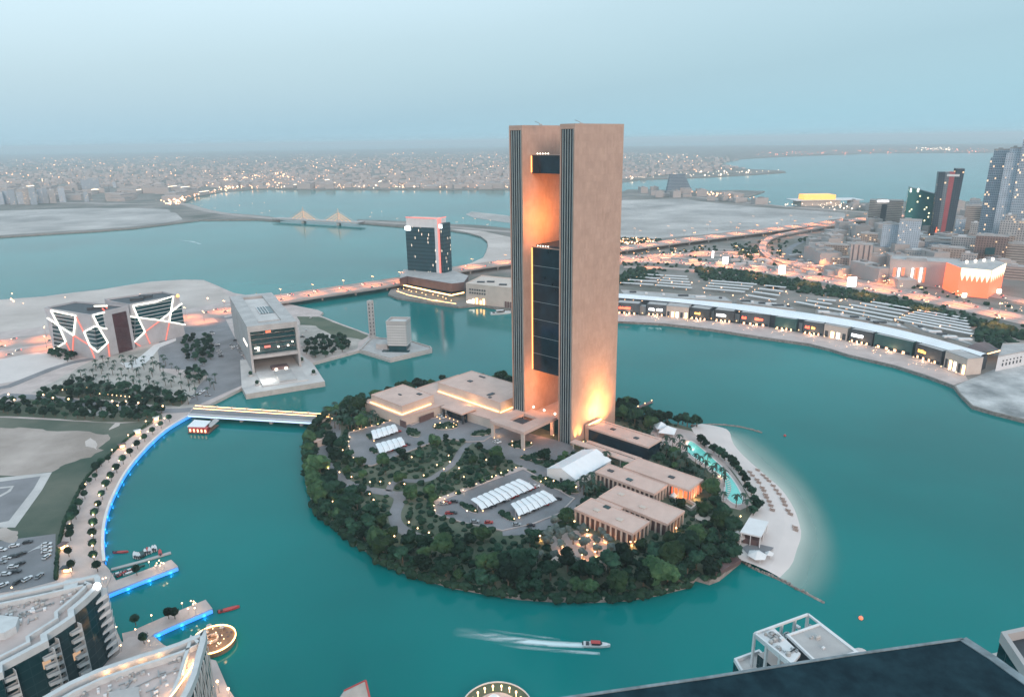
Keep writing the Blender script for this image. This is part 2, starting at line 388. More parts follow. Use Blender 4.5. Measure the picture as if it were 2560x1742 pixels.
EAST = land('mall_shore_ground', [(970, 735), (992, 744), (1081, 757), (1145, 766), (1199, 762), (1275, 775), (1400, 792), (1545, 802), (1660, 809), (1780, 823), (1900, 842), (2021, 859), (2078, 873), (2123, 887), (2235, 913), (2320, 940), (2385, 964), (2402, 986), (2430, 1014), (2485, 1030), (2560, 1049), (2900, 1130), (3700, 1200), (3700, 520), (2900, 500), (2560, 504), (2250, 504), (2120, 508), (1964, 519), (1914, 508), (1860, 496), (1912, 478), (1840, 475), (1765, 478), (1635, 474), (1570, 474), (1500, 500), (1430, 520), (1276, 571), (1200, 563), (1121, 560), (1011, 553), (893, 549), (893, 557), (1011, 567), (1121, 575), (1169, 582), (1202, 591), (1217, 603), (1219, 615), (1215, 630), (1207, 645), (1177, 658), (1128, 673), (1030, 690), (985, 710)], M['town_ground'], side=M['rock'])
FAR = land('far_coast_ground', [(-800, 625), (0, 592), (111, 585), (236, 578), (334, 570), (417, 560), (501, 550), (640, 549), (700, 552), (700, 545), (640, 538), (560, 532), (510, 525), (470, 517), (459, 508), (487, 492), (556, 479), (640, 473), (900, 474), (1270, 474), (1400, 465), (1545, 456), (1600, 449), (1770, 443), (1860, 438), (1965, 431), (1960, 427), (1860, 422), (1800, 408), (1860, 397), (1960, 392), (2200, 383), (2460, 382), (2800, 377), (2800, 358), (2300, 361), (1280, 368), (0, 386), (-900, 398)], M['town_ground'])
for pts in ([(1164, 536), (1180, 529), (1215, 533), (1262, 538), (1300, 545), (1300, 558), (1262, 556), (1215, 549), (1185, 545)],):
    b = MB(); b.prism(PP(pts, .4), -1, .4); struct('sand_spit', b, M['far_sand'])
ISL_PX = [(792, 1057), (770, 1078), (759, 1116), (757, 1160), (762, 1200), (781, 1253), (805, 1289), (843, 1318), (877, 1346), (921, 1372), (947, 1398), (1037, 1432), (1127, 1458), (1231, 1477), (1300, 1487), (1377, 1492), (1480, 1494), (1565, 1490), (1640, 1478), (1719, 1458), (1740, 1440), (1774, 1450), (1800, 1440), (1860, 1394), (1851, 1398), (1840, 1370), (1850, 1330), (1873, 1292), (1890, 1268), (1872, 1240), (1852, 1205), (1830, 1175), (1800, 1145), (1765, 1115), (1740, 1092), (1728, 1070), (1700, 1062), (1640, 1050), (1600, 1032), (1540, 1015), (1450, 985), (1350, 962), (1259, 958), (1180, 950), (1100, 962), (1036, 975), (968, 990), (899, 1008), (831, 1035), (805, 1048)]
ISL_PX.remove((1860, 1394)); ISL = land('island_ground', ISL_PX, M['soil'])
# beach: a slope of sand from the garden edge down under the water
inn = smooth([(1728, 1070), (1740, 1092), (1765, 1115), (1800, 1145), (1830, 1175), (1852, 1205), (1872, 1240), (1890, 1268), (1873, 1292), (1850, 1330), (1840, 1370), (1846, 1394), (1851, 1399)], 1)
out = smooth([(1758, 1059), (1797, 1066), (1824, 1075), (1830, 1105), (1850, 1131), (1886, 1164), (1922, 1194), (1955, 1223), (1982, 1263), (1995, 1296), (2005, 1338), (1991, 1375), (1981, 1411), (1949, 1443)], 1)
def resample(pts, n):
    L_ = [0]
    for a, b_ in zip(pts, pts[1:]): L_.append(L_[-1]+math.dist(a, b_))
    o = []; j = 0
    for i in range(n):
        t = L_[-1]*i/(n-1)
        while j < len(pts)-2 and L_[j+1] < t: j += 1
        k = (t-L_[j])/max(1e-6, L_[j+1]-L_[j]); o.append(tuple(pts[j][q]*(1-k)+pts[j+1][q]*k for q in (0, 1)))
    return o
NB = 60; I_ = resample(PP(inn, 2.5), NB); O_ = resample(PP(out, 0), NB); b = MB()
def lerp(a, c, k): return (a[0]*(1-k)+c[0]*k, a[1]*(1-k)+c[1]*k)
prof = [(0, 2.55), (.35, 2.3), (.7, 1.5), (.9, .6), (1.0, .03), (1.25, -1.2)]
for i in range(NB-1):
    for (k0, z0), (k1, z1) in zip(prof, prof[1:]):
        a, c, d, e = lerp(I_[i], O_[i], k0), lerp(I_[i+1], O_[i+1], k0), lerp(I_[i+1], O_[i+1], k1), lerp(I_[i], O_[i], k1)
        b.face([(*a, z0), (*e, z1), (*d, z1), (*c, z0)])
struct('beach_sand', b, M['beach'])
# sandbank seen through shallow water round the beach
sh = bpy.data.materials.new('shallow_water'); sh.use_nodes = True; t = sh.node_tree; pb = t.nodes['Principled BSDF']; l = t.links.new
uv = t.nodes.new('ShaderNodeUVMap'); sp = t.nodes.new('ShaderNodeSeparateXYZ'); l(uv.outputs[0], sp.inputs[0])
rr = t.nodes.new('ShaderNodeValToRGB'); rr.color_ramp.interpolation = 'EASE'; e = rr.color_ramp.elements; e[0].position = 0; e[0].color = (.9, .9, .9, 1); e[1].position = 1; e[1].color = (0, 0, 0, 1)
e2 = e.new(.4); e2.color = (.55, .55, .55, 1)
l(sp.outputs[0], rr.inputs[0]); ns = t.nodes.new('ShaderNodeTexNoise'); ns.inputs['Scale'].default_value = .03; tc = t.nodes.new('ShaderNodeTexCoord'); l(tc.outputs['Object'], ns.inputs[0])
mu = t.nodes.new('ShaderNodeMath'); mu.operation = 'MULTIPLY_ADD'; mu.inputs[1].default_value = .3; mu.inputs[2].default_value = .84; l(ns.outputs['Fac'], mu.inputs[0])
m2 = t.nodes.new('ShaderNodeMath'); m2.operation = 'MULTIPLY'; l(rr.outputs[0], m2.inputs[0]); l(mu.outputs[0], m2.inputs[1]); l(m2.outputs[0], pb.inputs['Alpha'])
cr = t.nodes.new('ShaderNodeValToRGB'); cr.color_ramp.elements[0].color = (.44, .47, .42, 1); cr.color_ramp.elements[1].color = (.04, .30, .27, 1); l(sp.outputs[0], cr.inputs[0]); l(cr.outputs[0], pb.inputs['Base Color'])
pb.inputs['Roughness'].default_value = .2
S_ = resample(PP(smooth([(1797, 1063), (1850, 1068), (1895, 1080), (1950, 1112), (2010, 1165), (2062, 1230), (2098, 1300), (2120, 1370), (2125, 1440), (2090, 1508), (2055, 1503)], 1), 0), NB)
O2 = resample(O_[8:]+[P(1960, 1450, 0)], NB); b = MB(); K = 10
for i in range(NB-1):
    for k in range(K):
        k0, k1 = (k/K), ((k+1)/K)
        q0, q1 = k0*1.06-.06, k1*1.06-.06
        a, c, d, e = lerp(O2[i], S_[i], q0), lerp(O2[i+1], S_[i+1], q0), lerp(O2[i+1], S_[i+1], q1), lerp(O2[i], S_[i], q1)
        b.face([(*a, .02), (*e, .02), (*d, .02), (*c, .02)], [(k0, 0), (k1, 0), (k1, 0), (k0, 0)])
struct('shallow_water', b, sh)
b = MB(); bw_ = None
bw = smooth(PP([(1846, 1396), (1883, 1421), (1949, 1448), (1990, 1470), (2030, 1490), (2060, 1506)], 0), 1)
b.strip(bw, 1.6, .1, 1.5)
for x, y, h in walk(bw, 1.1): b.ball((x+random.uniform(-.5, .5), y+random.uniform(-.5, .5), .35 if x < 128 else -.1), random.uniform(.5, .9), 5, 3)
tag(b.build('breakwater', M['rock'], loc=(*bw[0], 0)), 'low rubble breakwater running into the water from the beach end', 'breakwater')
b = MB(); b.strip(smooth(PP([(1728, 1065), (1770, 1060), (1824, 1063), (1870, 1071), (1905, 1082)], 0), 1), 1.5, .35, 1.2)
for x, y, h in walk(smooth(PP([(1728, 1065), (1770, 1060), (1824, 1063), (1870, 1071), (1905, 1082)], 0), 1), 1.3): b.ball((x, y, .3), random.uniform(.5, .9), 5, 3)
tag(b.build('breakwater', M['rock'], loc=(*P(1728, 1065), 0)), 'thin curved breakwater on the far side of the sandy cove', 'breakwater')

# ------------------------------------------------------------------ ground sheets
LZ = {}
def sheet(name, pts, mt, lv=1, z=2.5, world=False, sm_=0, isl=False):
    p = pts if world else PP(pts, z)
    if name in ('bare_earth', 'grass_lawn', 'garden_ground', 'sand_flat', 'sand_lot') and not sm_: p = ragged(p, 3.0 if name != 'sand_flat' else 12, 7. if name != 'sand_flat' else 40., .05 if name != 'sand_flat' else .006)
    if sm_: p = ragged(smooth(p, sm_, True), 9., 5., .045)
    b = MB(); zz = z+.02*lv
    b.face([(x, y, zz) for x, y in ccw(p)]); return struct(name, b, mt)
# far coast and east shore
sheet('sand_flat', [(-800, 615), (0, 588), (111, 581), (236, 574), (334, 566), (417, 556), (455, 549), (425, 524), (330, 520), (230, 521), (0, 527), (-800, 545)], M['far_sand'], z=2.5)
sheet('sand_flat', [(1300, 571), (1450, 525), (1560, 500), (1715, 498), (1840, 514), (1964, 523), (2110, 533), (2110, 546), (1960, 566), (1800, 584), (1700, 592), (1560, 600), (1400, 596), (1290, 590)], M['far_sand'])
sheet('curved_beach', [(1121, 572), (1200, 577), (1290, 596), (1400, 600), (1400, 630), (1290, 645), (1180, 662), (1131, 672.5), (1179, 657), (1208, 644), (1216, 629), (1220, 615), (1218, 603), (1202, 591), (1169, 581)], M['sand'], 2)
sheet('headland_ground', [(2390, 964), (2404, 985), (2432, 1012), (2485, 1028), (2560, 1046), (2900, 1120), (2900, 930), (2560, 900), (2480, 925), (2420, 950)], M['rubble'])
# west shore
sheet('sand_lot', [(-700, 780), (0, 751), (111, 743), (178, 734), (250, 726), (306, 717), (376, 706), (459, 701), (507, 702), (540, 716), (570, 735), (575, 752), (459, 775), (130, 815), (0, 830), (-700, 880)], M['sand'])
sheet('sand_lot', [(-700, 960), (0, 898), (92, 880), (150, 893), (200, 905), (95, 938), (0, 960), (-700, 1060)], M['beach'])
M['garden'] = mat('garden_sand', (.24, .23, .21), .95, 0, .04, c2=(.46, .42, .39), det=9)
sheet('garden_ground', [(120, 960), (230, 900), (300, 870), (330, 880), (395, 860), (400, 925), (470, 945), (560, 940), (600, 965), (470, 1022), (430, 1020), (300, 1000), (140, 985), (80, 980)], M['garden'], 1)
sheet('grass_lawn', [(100, 985), (140, 968), (200, 955), (280, 958), (330, 985), (400, 990), (470, 992), (450, 1015), (405, 1014), (300, 1003), (150, 992)], M['grass'], 2)
sheet('asphalt_parking', [(395, 878), (400, 835), (500, 800), (560, 790), (590, 850), (628, 935), (612, 960), (500, 1010), (470, 1010), (495, 965), (520, 940), (470, 925), (400, 920)], M['asphalt'], 2)
sheet('grass_lawn', [(-700, 1010), (0, 1010), (80, 995), (300, 1012), (400, 1020), (405, 1050), (300, 1056), (0, 1040), (-700, 1060)], M['grass'], 2)
M['field'] = mat('rough_grass_field', (.022, .055, .038), .95, 0, .014, c2=(.13, .135, .105), det=12)
for i_, (pts_, mt_) in enumerate((([(205, 1092), (262, 1096), (255, 1112), (228, 1122), (208, 1112)], 'sand'), ([(252, 1074), (272, 1062), (292, 1066), (274, 1078)], 'sand'))): sheet('rubble_patch', pts_, M[mt_], 8, sm_=1)
sheet('field_ground', [(-900, 1060), (0, 1043), (300, 1058), (378, 1052), (384, 1058), (325, 1093), (267, 1146), (222, 1190), (191, 1246), (166, 1301), (154, 1348), (147, 1400), (140, 1440), (-900, 1500)], M['field'], 1)
sheet('bare_earth', [(-700, 1075), (0, 1068), (110, 1075), (225, 1080), (300, 1090), (270, 1110), (215, 1140), (165, 1165), (130, 1180), (0, 1192), (-700, 1260)], M['earth'], 3, sm_=2)
sheet('bare_earth', [(-500, 1340), (0, 1315), (40, 1310), (60, 1330), (30, 1345), (0, 1350), (-500, 1370)], M['earth'], 3, sm_=2)
sheet('plot_kerb', [(-500, 1245), (0, 1194), (130, 1180), (105, 1225), (38, 1318), (0, 1318), (-500, 1380)], M['pale_paving'], 4)
sheet('asphalt_plot', [(-500, 1255), (0, 1204), (102, 1190), (84, 1222), (22, 1302), (0, 1306), (-500, 1366)], M['asphalt'], 5)
b = MB(); b.strip(PP([(-60, 1226), (32, 1216), (22, 1228), (0, 1240), (-60, 1262)], 2.5), 2.2, 2.62); struct('plot_kerb_line', b, M['pale_paving'])
sheet('asphalt_parking', [(-700, 1440), (0, 1352), (53, 1345), (139, 1334), (137, 1452), (60, 1472), (0, 1482), (-700, 1600)], M['asphalt'], 2)
b = MB()
for i in range(6): b.strip([P(70+i*3.2, 1376-i*1.5+4, 2.5), P(108+i*1.0, 1358+i*1.5, 2.5)][:2], .25, 2.56)
struct('parking_markings', b, M['white'])
# platforms
sheet('plaza_paving', [(897, 874), (925, 842), (954, 847), (1018, 851), (1076, 869), (1076, 874), (976, 896)], M['concrete'], 1)
sheet('pale_walkway', [(300, 907), (330, 905), (352, 890), (385, 862), (440, 845), (440, 852), (400, 868), (378, 895), (355, 915), (320, 922)], M['white'], 3)
sheet('grass_lawn', [(745, 790), (800, 792), (850, 812), (919, 837), (905, 850), (830, 838), (790, 815), (750, 812)], M['grass'], 2)
sheet('garden_ground', [(742, 812), (790, 815), (830, 838), (905, 850), (890, 872), (790, 902), (760, 880)], M['garden'], 2)

# ------------------------------------------------------------------ roads
def road(name, pts, wd, mt='asphalt', z=2.5, lv=6, world=False, sm_=2, th=0):
    p = smooth(pts if world else PP(pts, z), sm_); b = MB(); b.strip(p, wd, z+.02*lv, th); struct(name, b, M[mt]); return p
HW = []
HWA = road('highway', [(-700, 935), (0, 860), (131, 845), (300, 820), (459, 796), (584, 774), (693, 748)], 46, 'hwy')
HWA2 = road('highway', [(-700, 985), (0, 888), (131, 868), (240, 850), (330, 832), (459, 812), (540, 800)], 24, 'hwy', lv=8)
def viaduct(name, label, pts, wd, z, th=1.8, mt='hwy', pier=40, zs=None, grp='road bridges and viaducts'):
    p = smooth(PP(pts, z), 2); root = thing(name, label, 'bridge', (*p[0], 0), group=grp)
    if zs: n = len(p); ZZ = [zs[0]+(zs[1]-zs[0])*i/(n-1) for i in range(n)]
    else: ZZ = [z]*len(p)
    b = MB(); b.strip(p, wd, z, th, ZZ); b.build('deck', M[mt], root)
    for s in (1, -1):
        q = offs(p, s*(wd/2-.4)); b = MB(); b.strip(q, .5, z+1.0, 1.3, [a+1.0 for a in ZZ]); b.build('parapet', M['concrete'], root)
    b = MB(); b.strip(p, 1.0, z+.9, .9, [a+.9 for a in ZZ]); b.build('median_barrier', M['concrete'], root)
    for x, y, h in walk(p, pier, pier/2):
        b = MB(); ht = ZZ[min(len(ZZ)-1, max(0, min(range(len(p)), key=lambda i: math.dist(p[i], (x, y)))))]-th
        if ht < 3: continue
        for s in (-1, 1): b.box((x-math.sin(h)*s*wd*.28, y+math.cos(h)*s*wd*.28, -2), (1.8, 2.6, ht+.6), h)
        b.box((x, y, ht-1.4), (2.2, wd*.8, 1.39), h); b.build('pier', M['concrete'], root)
    HW.append((p, ZZ, wd)); return p
HWB = viaduct('highway_bridge', 'wide concrete highway bridge crossing the channel behind the round-edged hotel podium', [(660, 752), (693, 748), (800, 732), (1000, 703), (1060, 692)], 44, 7, pier=46)
HWC = viaduct('highway_viaduct', 'long elevated highway running behind the tall tower to the city', [(1060, 688), (1185, 666), (1276, 655), (1420, 638), (1550, 622), (1700, 602), (1850, 584), (2000, 565), (2120, 551), (2300, 535)], 34, 10, pier=52)
HWD = road('highway', [(1400, 655), (1550, 650), (1700, 655), (1850, 668), (2040, 695), (2300, 742), (2560, 800), (2900, 880)], 40, 'hwy')
HWE = road('highway', [(1400, 655), (1600, 640), (1800, 636), (1950, 652), (2100, 676), (2350, 716), (2560, 752), (2900, 830)], 22, 'hwy', lv=7)
HWF = viaduct('ramp_bridge', 'curved concrete ramp looping down from the elevated highway', [(2120, 560), (2010, 578), (1930, 592), (1903, 612), (1912, 635), (1960, 655), (2030, 672)], 12, 6, pier=45, zs=(10, 3.4))
HWL = road('highway', [(1420, 668), (1560, 655), (1680, 640), (1780, 628), (1860, 634), (1930, 656), (2050, 684), (2300, 730)], 13, 'hwy', lv=9)
HWM = road('highway', [(1560, 668), (1700, 672), (1860, 690), (2060, 722), (2300, 776), (2560, 840)], 13, 'hwy', lv=9)
HWN = road('highway', [(1640, 640), (1720, 648), (1850, 650), (2000, 680)], 11, 'hwy', lv=10)
for rd_, wd_ in ((HWD, 40), (HWE, 22), (HWL, 13), (HWM, 13)):
    b = MB()
    for s_ in (-.5, .5, 0): b.strip(offs(rd_, s_*wd_), .9, 3.1, .5)
    struct('road_kerbs', b, M['paving'])
HWG = road('slip_road', [(2100, 588), (2010, 602), (1968, 622), (1976, 645), (2020, 668)], 10, 'asphalt')
HWH = road('slip_road', [(1640, 650), (1700, 628), (1800, 622), (1880, 628)], 10, 'hwy', lv=8)
HWI = road('highway', [(-400, 520), (150, 505), (330, 512), (450, 505), (520, 530), (640, 543), (705, 548)], 30, 'hwy')
HWJ = road('highway', [(893, 552), (1011, 560), (1121, 567), (1276, 580), (1420, 590)], 24, 'hwy')
HWK = road('highway', [(1600, 488), (1720, 490), (1850, 505), (1964, 517), (2120, 528), (2300, 540)], 24, 'hwy')
road('road', [(-700, 1040), (0, 975), (60, 950), (160, 910), (250, 893), (300, 880), (360, 855), (440, 830), (540, 800), (600, 790)], 9)
road('road', [(0, 988), (90, 992), (220, 1010), (340, 1024), (430, 1028), (478, 1024)], 9, lv=7)
# island roads
IR = [road('island_road', [(831, 1038), (838, 1062), (842, 1090), (812, 1110), (803, 1140), (825, 1172), (850, 1195), (874, 1212), (926, 1225), (970, 1231), (1000, 1240), (998, 1258), (985, 1284), (990, 1312), (1024, 1335), (1063, 1349), (1130, 1356)], 6.5),
      road('island_road', [(972, 1228), (978, 1210), (1000, 1200), (1040, 1203), (1075, 1199), (1101, 1181), (1124, 1168), (1140, 1150), (1152, 1125), (1178, 1103)], 4.2),
      road('island_road', [(926, 1224), (980, 1236), (1040, 1228)], 4.5, lv=7),
      road('island_road', [(1140, 1075), (1200, 1105), (1250, 1130), (1310, 1158), (1366, 1180), (1421, 1203), (1456, 1228), (1428, 1258), (1385, 1298), (1330, 1325), (1256, 1328)], 8.5, lv=8),
      road('island_road', [(1366, 1185), (1330, 1190), (1300, 1200)], 6, lv=9)]
PK1 = PP([(872, 1082), (988, 1050), (1030, 1062), (1060, 1050), (1116, 1039), (1160, 1046), (1210, 1062), (1240, 1085), (1210, 1104), (1170, 1106), (1120, 1098), (1077, 1109), (979, 1146), (930, 1166), (899, 1162), (877, 1141), (869, 1105)], 2.5)
sheet('asphalt_parking', PK1, M['asphalt'], 10, world=True)
PK2 = PP([(1081, 1266), (1107, 1250), (1200, 1212), (1308, 1172), (1340, 1189), (1424, 1241), (1438, 1246), (1400, 1285), (1330, 1312), (1256, 1328), (1158, 1308), (1089, 1287)], 2.5)
sheet('asphalt_parking', PK2, M['asphalt'], 11, world=True)
CRT = PP([(1215, 1075), (1260, 1070), (1330, 1085), (1420, 1108), (1440, 1125), (1400, 1150), (1330, 1150), (1260, 1135), (1205, 1105)], 2.5)
sheet('forecourt_asphalt', CRT, M['asphalt'], 12, world=True)
def kerb(name, poly, w_=.7, z0=2.5, z1=3.1, mt='paving'):
    b = MB(); b.ring(poly, w_, z0, z1); return struct(name, b, M[mt])
kerb('kerb', PK1); kerb('kerb', PK2)
sheet('paved_walk', [(1070, 1262), (1100, 1243), (1200, 1203), (1310, 1162), (1325, 1170), (1205, 1215), (1110, 1255), (1085, 1272)], M['paving'], 5)
SQ = PP([(1365, 1345), (1400, 1335), (1440, 1325), (1480, 1335), (1520, 1350), (1515, 1385), (1480, 1405), (1430, 1400), (1385, 1385)], 2.5)
sheet('garden_terrace', SQ, M['paving'], 5, world=True)
PT = PP([(1640, 1058), (1730, 1078), (1770, 1115), (1815, 1160), (1855, 1215), (1880, 1262), (1850, 1275), (1800, 1262), (1785, 1225), (1790, 1190), (1745, 1160), (1700, 1130), (1655, 1115), (1625, 1085)], 2.5)
sheet('pool_terrace', PT, M['paving'], 5, world=True)
POOL = smooth(PP([(1722, 1102), (1735, 1106), (1771, 1137), (1810, 1172), (1843, 1215), (1861, 1258), (1837, 1262), (1812, 1240), (1815, 1212), (1808, 1192), (1786, 1176), (1764, 1160), (1730, 1140), (1712, 1122)], 2.5), 2, True)
kerb('pool_coping', [(x, y) for x, y in ccw(POOL)], -.8, 2.5, 2.75, 'white')
b = MB(); b.face([(x, y, 2.66) for x, y in ccw(POOL)]); struct('pool_water', b, M['pool'])
sheet('deck_paving', [(1853, 1368), (1882, 1356), (1935, 1368), (1912, 1391), (1870, 1385)], M['asphalt'], 1, z=2.55)
# ------------------------------------------------------------------ the tall tower
def erect(e0, n0, e1, n1): return [EN(e0, n0), EN(e1, n0), EN(e1, n1), EN(e0, n1)]
TW, TL, TG, TT = 10.87, 49.0, 29.27, 200.0
AG = TG+TW
T = thing('hotel_tower', 'very tall twin slab sandstone tower with dark glass pods between its slabs', 'tower', (*EN(-AG/2, TL/2), 2.5))
def slab(e1):
    e0 = e1-TW; b = MB(); d = .9
    # stone faces run the whole length, the glazed ends are set back between them
    b.prism(erect(e0, 0, e0+.8, TL), 2.5, TT); b.prism(erect(e1-.8, 0, e1, TL), 2.5, TT)
    b.prism(erect(e0+.8, d, e1-.8, TL-d), 2.5, TT-1.2)
    b.prism(erect(e0+.8, .02, e1-.8, d-.02), TT-2.2, TT-.02); b.prism(erect(e0+.8, TL-d+.02, e1-.8, TL-.02), TT-2.2, TT-.02)
    w_ = b.build('stone_slab', M['stone'], T)
    for n0, n1 in ((.45, d-.003), (TL-d+.003, TL-.45)):
        b = MB(); b.prism(erect(e0+.803, n0, e1-.803, n1), 3, TT-2.25); g = b.build('end_glazing', M['dglass'], T)
        for k in range(5):
            e = e0+.8+(TW-1.6)*(k+.5+.0)/5.0+.35; nn = (n0-.55, n0-.003) if n0 < 5 else (n1+.003, n1+.55)
            b = MB(); b.prism(erect(e-.13, nn[0]+.02, e+.13, nn[1]), 3, TT-2.4); b.build('fin', M['fin'], g)
    b = MB(); b.ring(erect(e0, 0, e1, TL), .35, TT, TT+.6); b.build('roof_parapet', M['stone'], T)
    return w_
slab(-AG); slab(0.0)
def pod(z0, z1, name, floors):
    n0, n1 = PODN
    b = MB(); b.prism(erect(-AG+.003, n0, -TW-.003, n1), z0, z1, bot=True, mt=1); g = b.build(name, [M['dglass'], M['roof_stone']], T)
    for z in floors:
        b = MB(); b.prism(erect(-AG+.003, n0-.12, -TW-.003, n0-.003), z, z+.22); b.build('floor_edge', M['fin'], g)
    b = MB(); b.prism(erect(-AG+.003, n0-.15, -TW-.003, n0+.25), z1, z1+.5, bot=True); b.build('pod_parapet', M['stone'], g)
    b = MB(); b.prism(erect(-AG+.05, n0-.75, -AG+.45, n0-.25), z0+.5, z1-.3); b.build('corner_light_strip', M['g_strip'], g)
    for q in range(5):
        b = MB(); b.ball(EN(-AG+3+q*1.9, n0+2+q*.3)+(z1+.9,), .38); b.build('roof_lamp', M['g_white'], g)
    return g
# N position of the pods' front: where the photograph shows them on the inner face of the left slab
def xof(p):
    d = Vector(p)-Vector((0, 0, CAMH)); return 1280+FPX*d.dot(RX)/d.dot(fw), 871-FPX*d.dot(UX)/d.dot(fw)
nn = min((abs(xof((*EN(-AG, k*.1), 180))[0]-1329.5), k*.1) for k in range(0, 300))[1]
PODN = (nn, TL-nn)
def zat(e, n, py): return min((abs(xof((*EN(e, n), z*.25))[1]-py), z*.25) for z in range(0, 900))[1]
zu1, zu0 = zat(-AG, nn, 388), zat(-AG, nn, 433); zl1, zl0 = zat(-AG, nn, 618), zat(-AG, nn, 923)
pod(zu0, zu1, 'upper_glass_pod', [])
pod(zl0, zl1, 'lower_glass_pod', [zl1-(zl1-zl0)*k/7 for k in range(1, 7)])
b = MB(); b.prism(erect(-AG+.003, PODN[0]+4, -TW-.003, PODN[1]-4), zl1, zl1+1.2); b.build('pod_plant', M['dark'], T)
for e, n in ((-33, 8), (-4, 10)):
    b = MB(); b.bar((*EN(e, n), TT), (*EN(e, n), TT+1.6), .5); b.bar((*EN(e, n), TT+1.5), (*EN(e-3, n-1), TT+2.8), .3); b.box((*EN(e+.9, n), TT), (1.6, 1.2, 1.1)); b.build('roof_crane', M['metal'], T)
lobby = erect(-AG+.003, 9, -TW-.003, 44)
b = MB(); b.prism(lobby, 2.5, 13, mt=1); b.build('lobby_block', [M['tglass'], M['roof_stone']], T)
# lamps that light the tower: in the gap above the lower pod, below it and at the foot of the outer face
lamp('uplight', (*EN(-17, 15), zl1+15), 42000, (1, .34, .09), 3, 140, (*EN(-AG, 17), zl1+20), 1.0)
lamp('uplight', (*EN(-TW-4, 6), zl0-8), 26000, (1, .36, .12), 2, 140, (*EN(-AG, 16), zl0-12), .9)
for n, e_, r_ in ((27, 30000, 34), (33, 22000, 30), (4.5, 30000, 22), (9, 30000, 22), (20, 26000, 34), (40, 14000, 30)):
    lamp('uplight', (*EN(1.8 if n < 15 else 4.6, n), 4 if n < 15 else 13.7), e_, (1, .44, .12), .5, r_*2.4, (*EN(.2, n), 46 if n > 15 else 24), 1.0)
for n_, e_, a_, z_ in ((26, 60000, 64, 66), (24, 22000, 130, 22), (34, 18000, 130, 20)): lamp('floodlight', (*EN(10, n_), 12.6), e_, (1, .46, .16), 1.0, a_, (*EN(0, n_), z_), 1.0)

# ------------------------------------------------------------------ island buildings
def roofed(name, label, cat, parts, group=None):
    """parts: list of (part name, footprint, z0, z1, wall material, roof material, parapet)"""
    a = cen(parts[0][1]); root = thing(name, label, cat, (a[0], a[1], parts[0][2]), group=group)
    for nm, poly, z0, z1, wm, rm, pr in parts:
        b = MB(); b.prism(poly, z0, z1, mt=1); o = b.build(nm, [M[wm] if isinstance(wm, str) else wm, M[rm]], root)
        if pr: b = MB(); b.ring([(x, y) for x, y in inset(poly, -.12)], .45, z1-.35, z1+pr); b.build('parapet', M[rm], root)
    return root
G0 = 2.5
def skylight(root, p, z, a=2.2, c=3.2, mt='dark'):
    b = MB(); b.box((*p, z), (a, c, .5), AX); b.build('skylight', M[mt], root)
BR = roofed('ballroom_building', 'low sandy hotel podium with two raised flat blocks lit by warm coves along their base', 'building', [
    ('podium', [EN(-154.5, -45.8), EN(-153, -51), EN(-108, -52), EN(-103.5, -17), EN(-56, -14), EN(-52, -2), EN(-44, 0), EN(-44, 40), EN(-145, 36), EN(-146, -10)], G0, 9, 'beige', 'roof_stone', .5),
    ('raised_block', erect(-148, -48, -112.5, -18.5), 9, 15, 'beige', 'roof_stone', .4),
    ('raised_block', erect(-129, 0, -63, 36), 9, 16, 'beige', 'roof_stone', .4)])
for e, n, a, c in ((-122, -24, 4, 2.5), (-132, -34, 3, 1.4), (-112, 18, 3.6, 3), (-80, 8, 3, 6), (-76, 3, 2, 2), (-112, 31, 6, 1.6)):
    skylight(BR, EN(e, n), 16 if n > 0 else 15, a, c)
for x0, y0, x1, y1 in ((-148.6, -48.7, -112, -48.7), (-111.8, -48.6, -111.8, -22), (-128, -.8, -64, -.8), (-62.2, -1, -62.2, 12)):
    b = MB(); b.prism(erect(min(x0, x1)-.15, min(y0, y1)-.15, max(x0, x1)+.15, max(y0, y1)+.15), 9.3, 9.65); b.build('cove_light_strip', M['g_cove'], BR)
b = MB(); b.prism(erect(-100, -23, -78, -9), 9.8, 10.8, bot=True); b.build('entrance_canopy', M['roof_stone'], BR)
for e in (-99, -79):
    b = MB(); b.prism(erect(e-.6, -22, e+.6, -20.6), G0, 9.8); b.build('canopy_column', M['dark'], BR)
b = MB(); b.prism(erect(-99, -18.4, -79, -17), G0, 9); b.build('entrance_glazing', M['dglass'], BR)
for e, n in ((-96, -22), (-92, -22), (-88, -22), (-84, -22), (-101, -26), (-97, -27)):
    b = MB(); b.ball((*EN(e, n), 3.6), .35); b.build('entrance_lamp', M['g_warm'], BR)
b = MB(); b.prism(erect(-110, -52.35, -103.5, -51.9), G0, 7.2); b.build('service_door', M['brown'], BR)
b = MB(); b.prism(erect(-103.6, -40, -103.1, -27), G0, 7); b.build('loading_door', M['brown'], BR)
lamp('cove', (*EN(-90, -6), 12), 900, ORANGE, 2); lamp('cove', (*EN(-58, 6), 11), 500, ORANGE, 2)

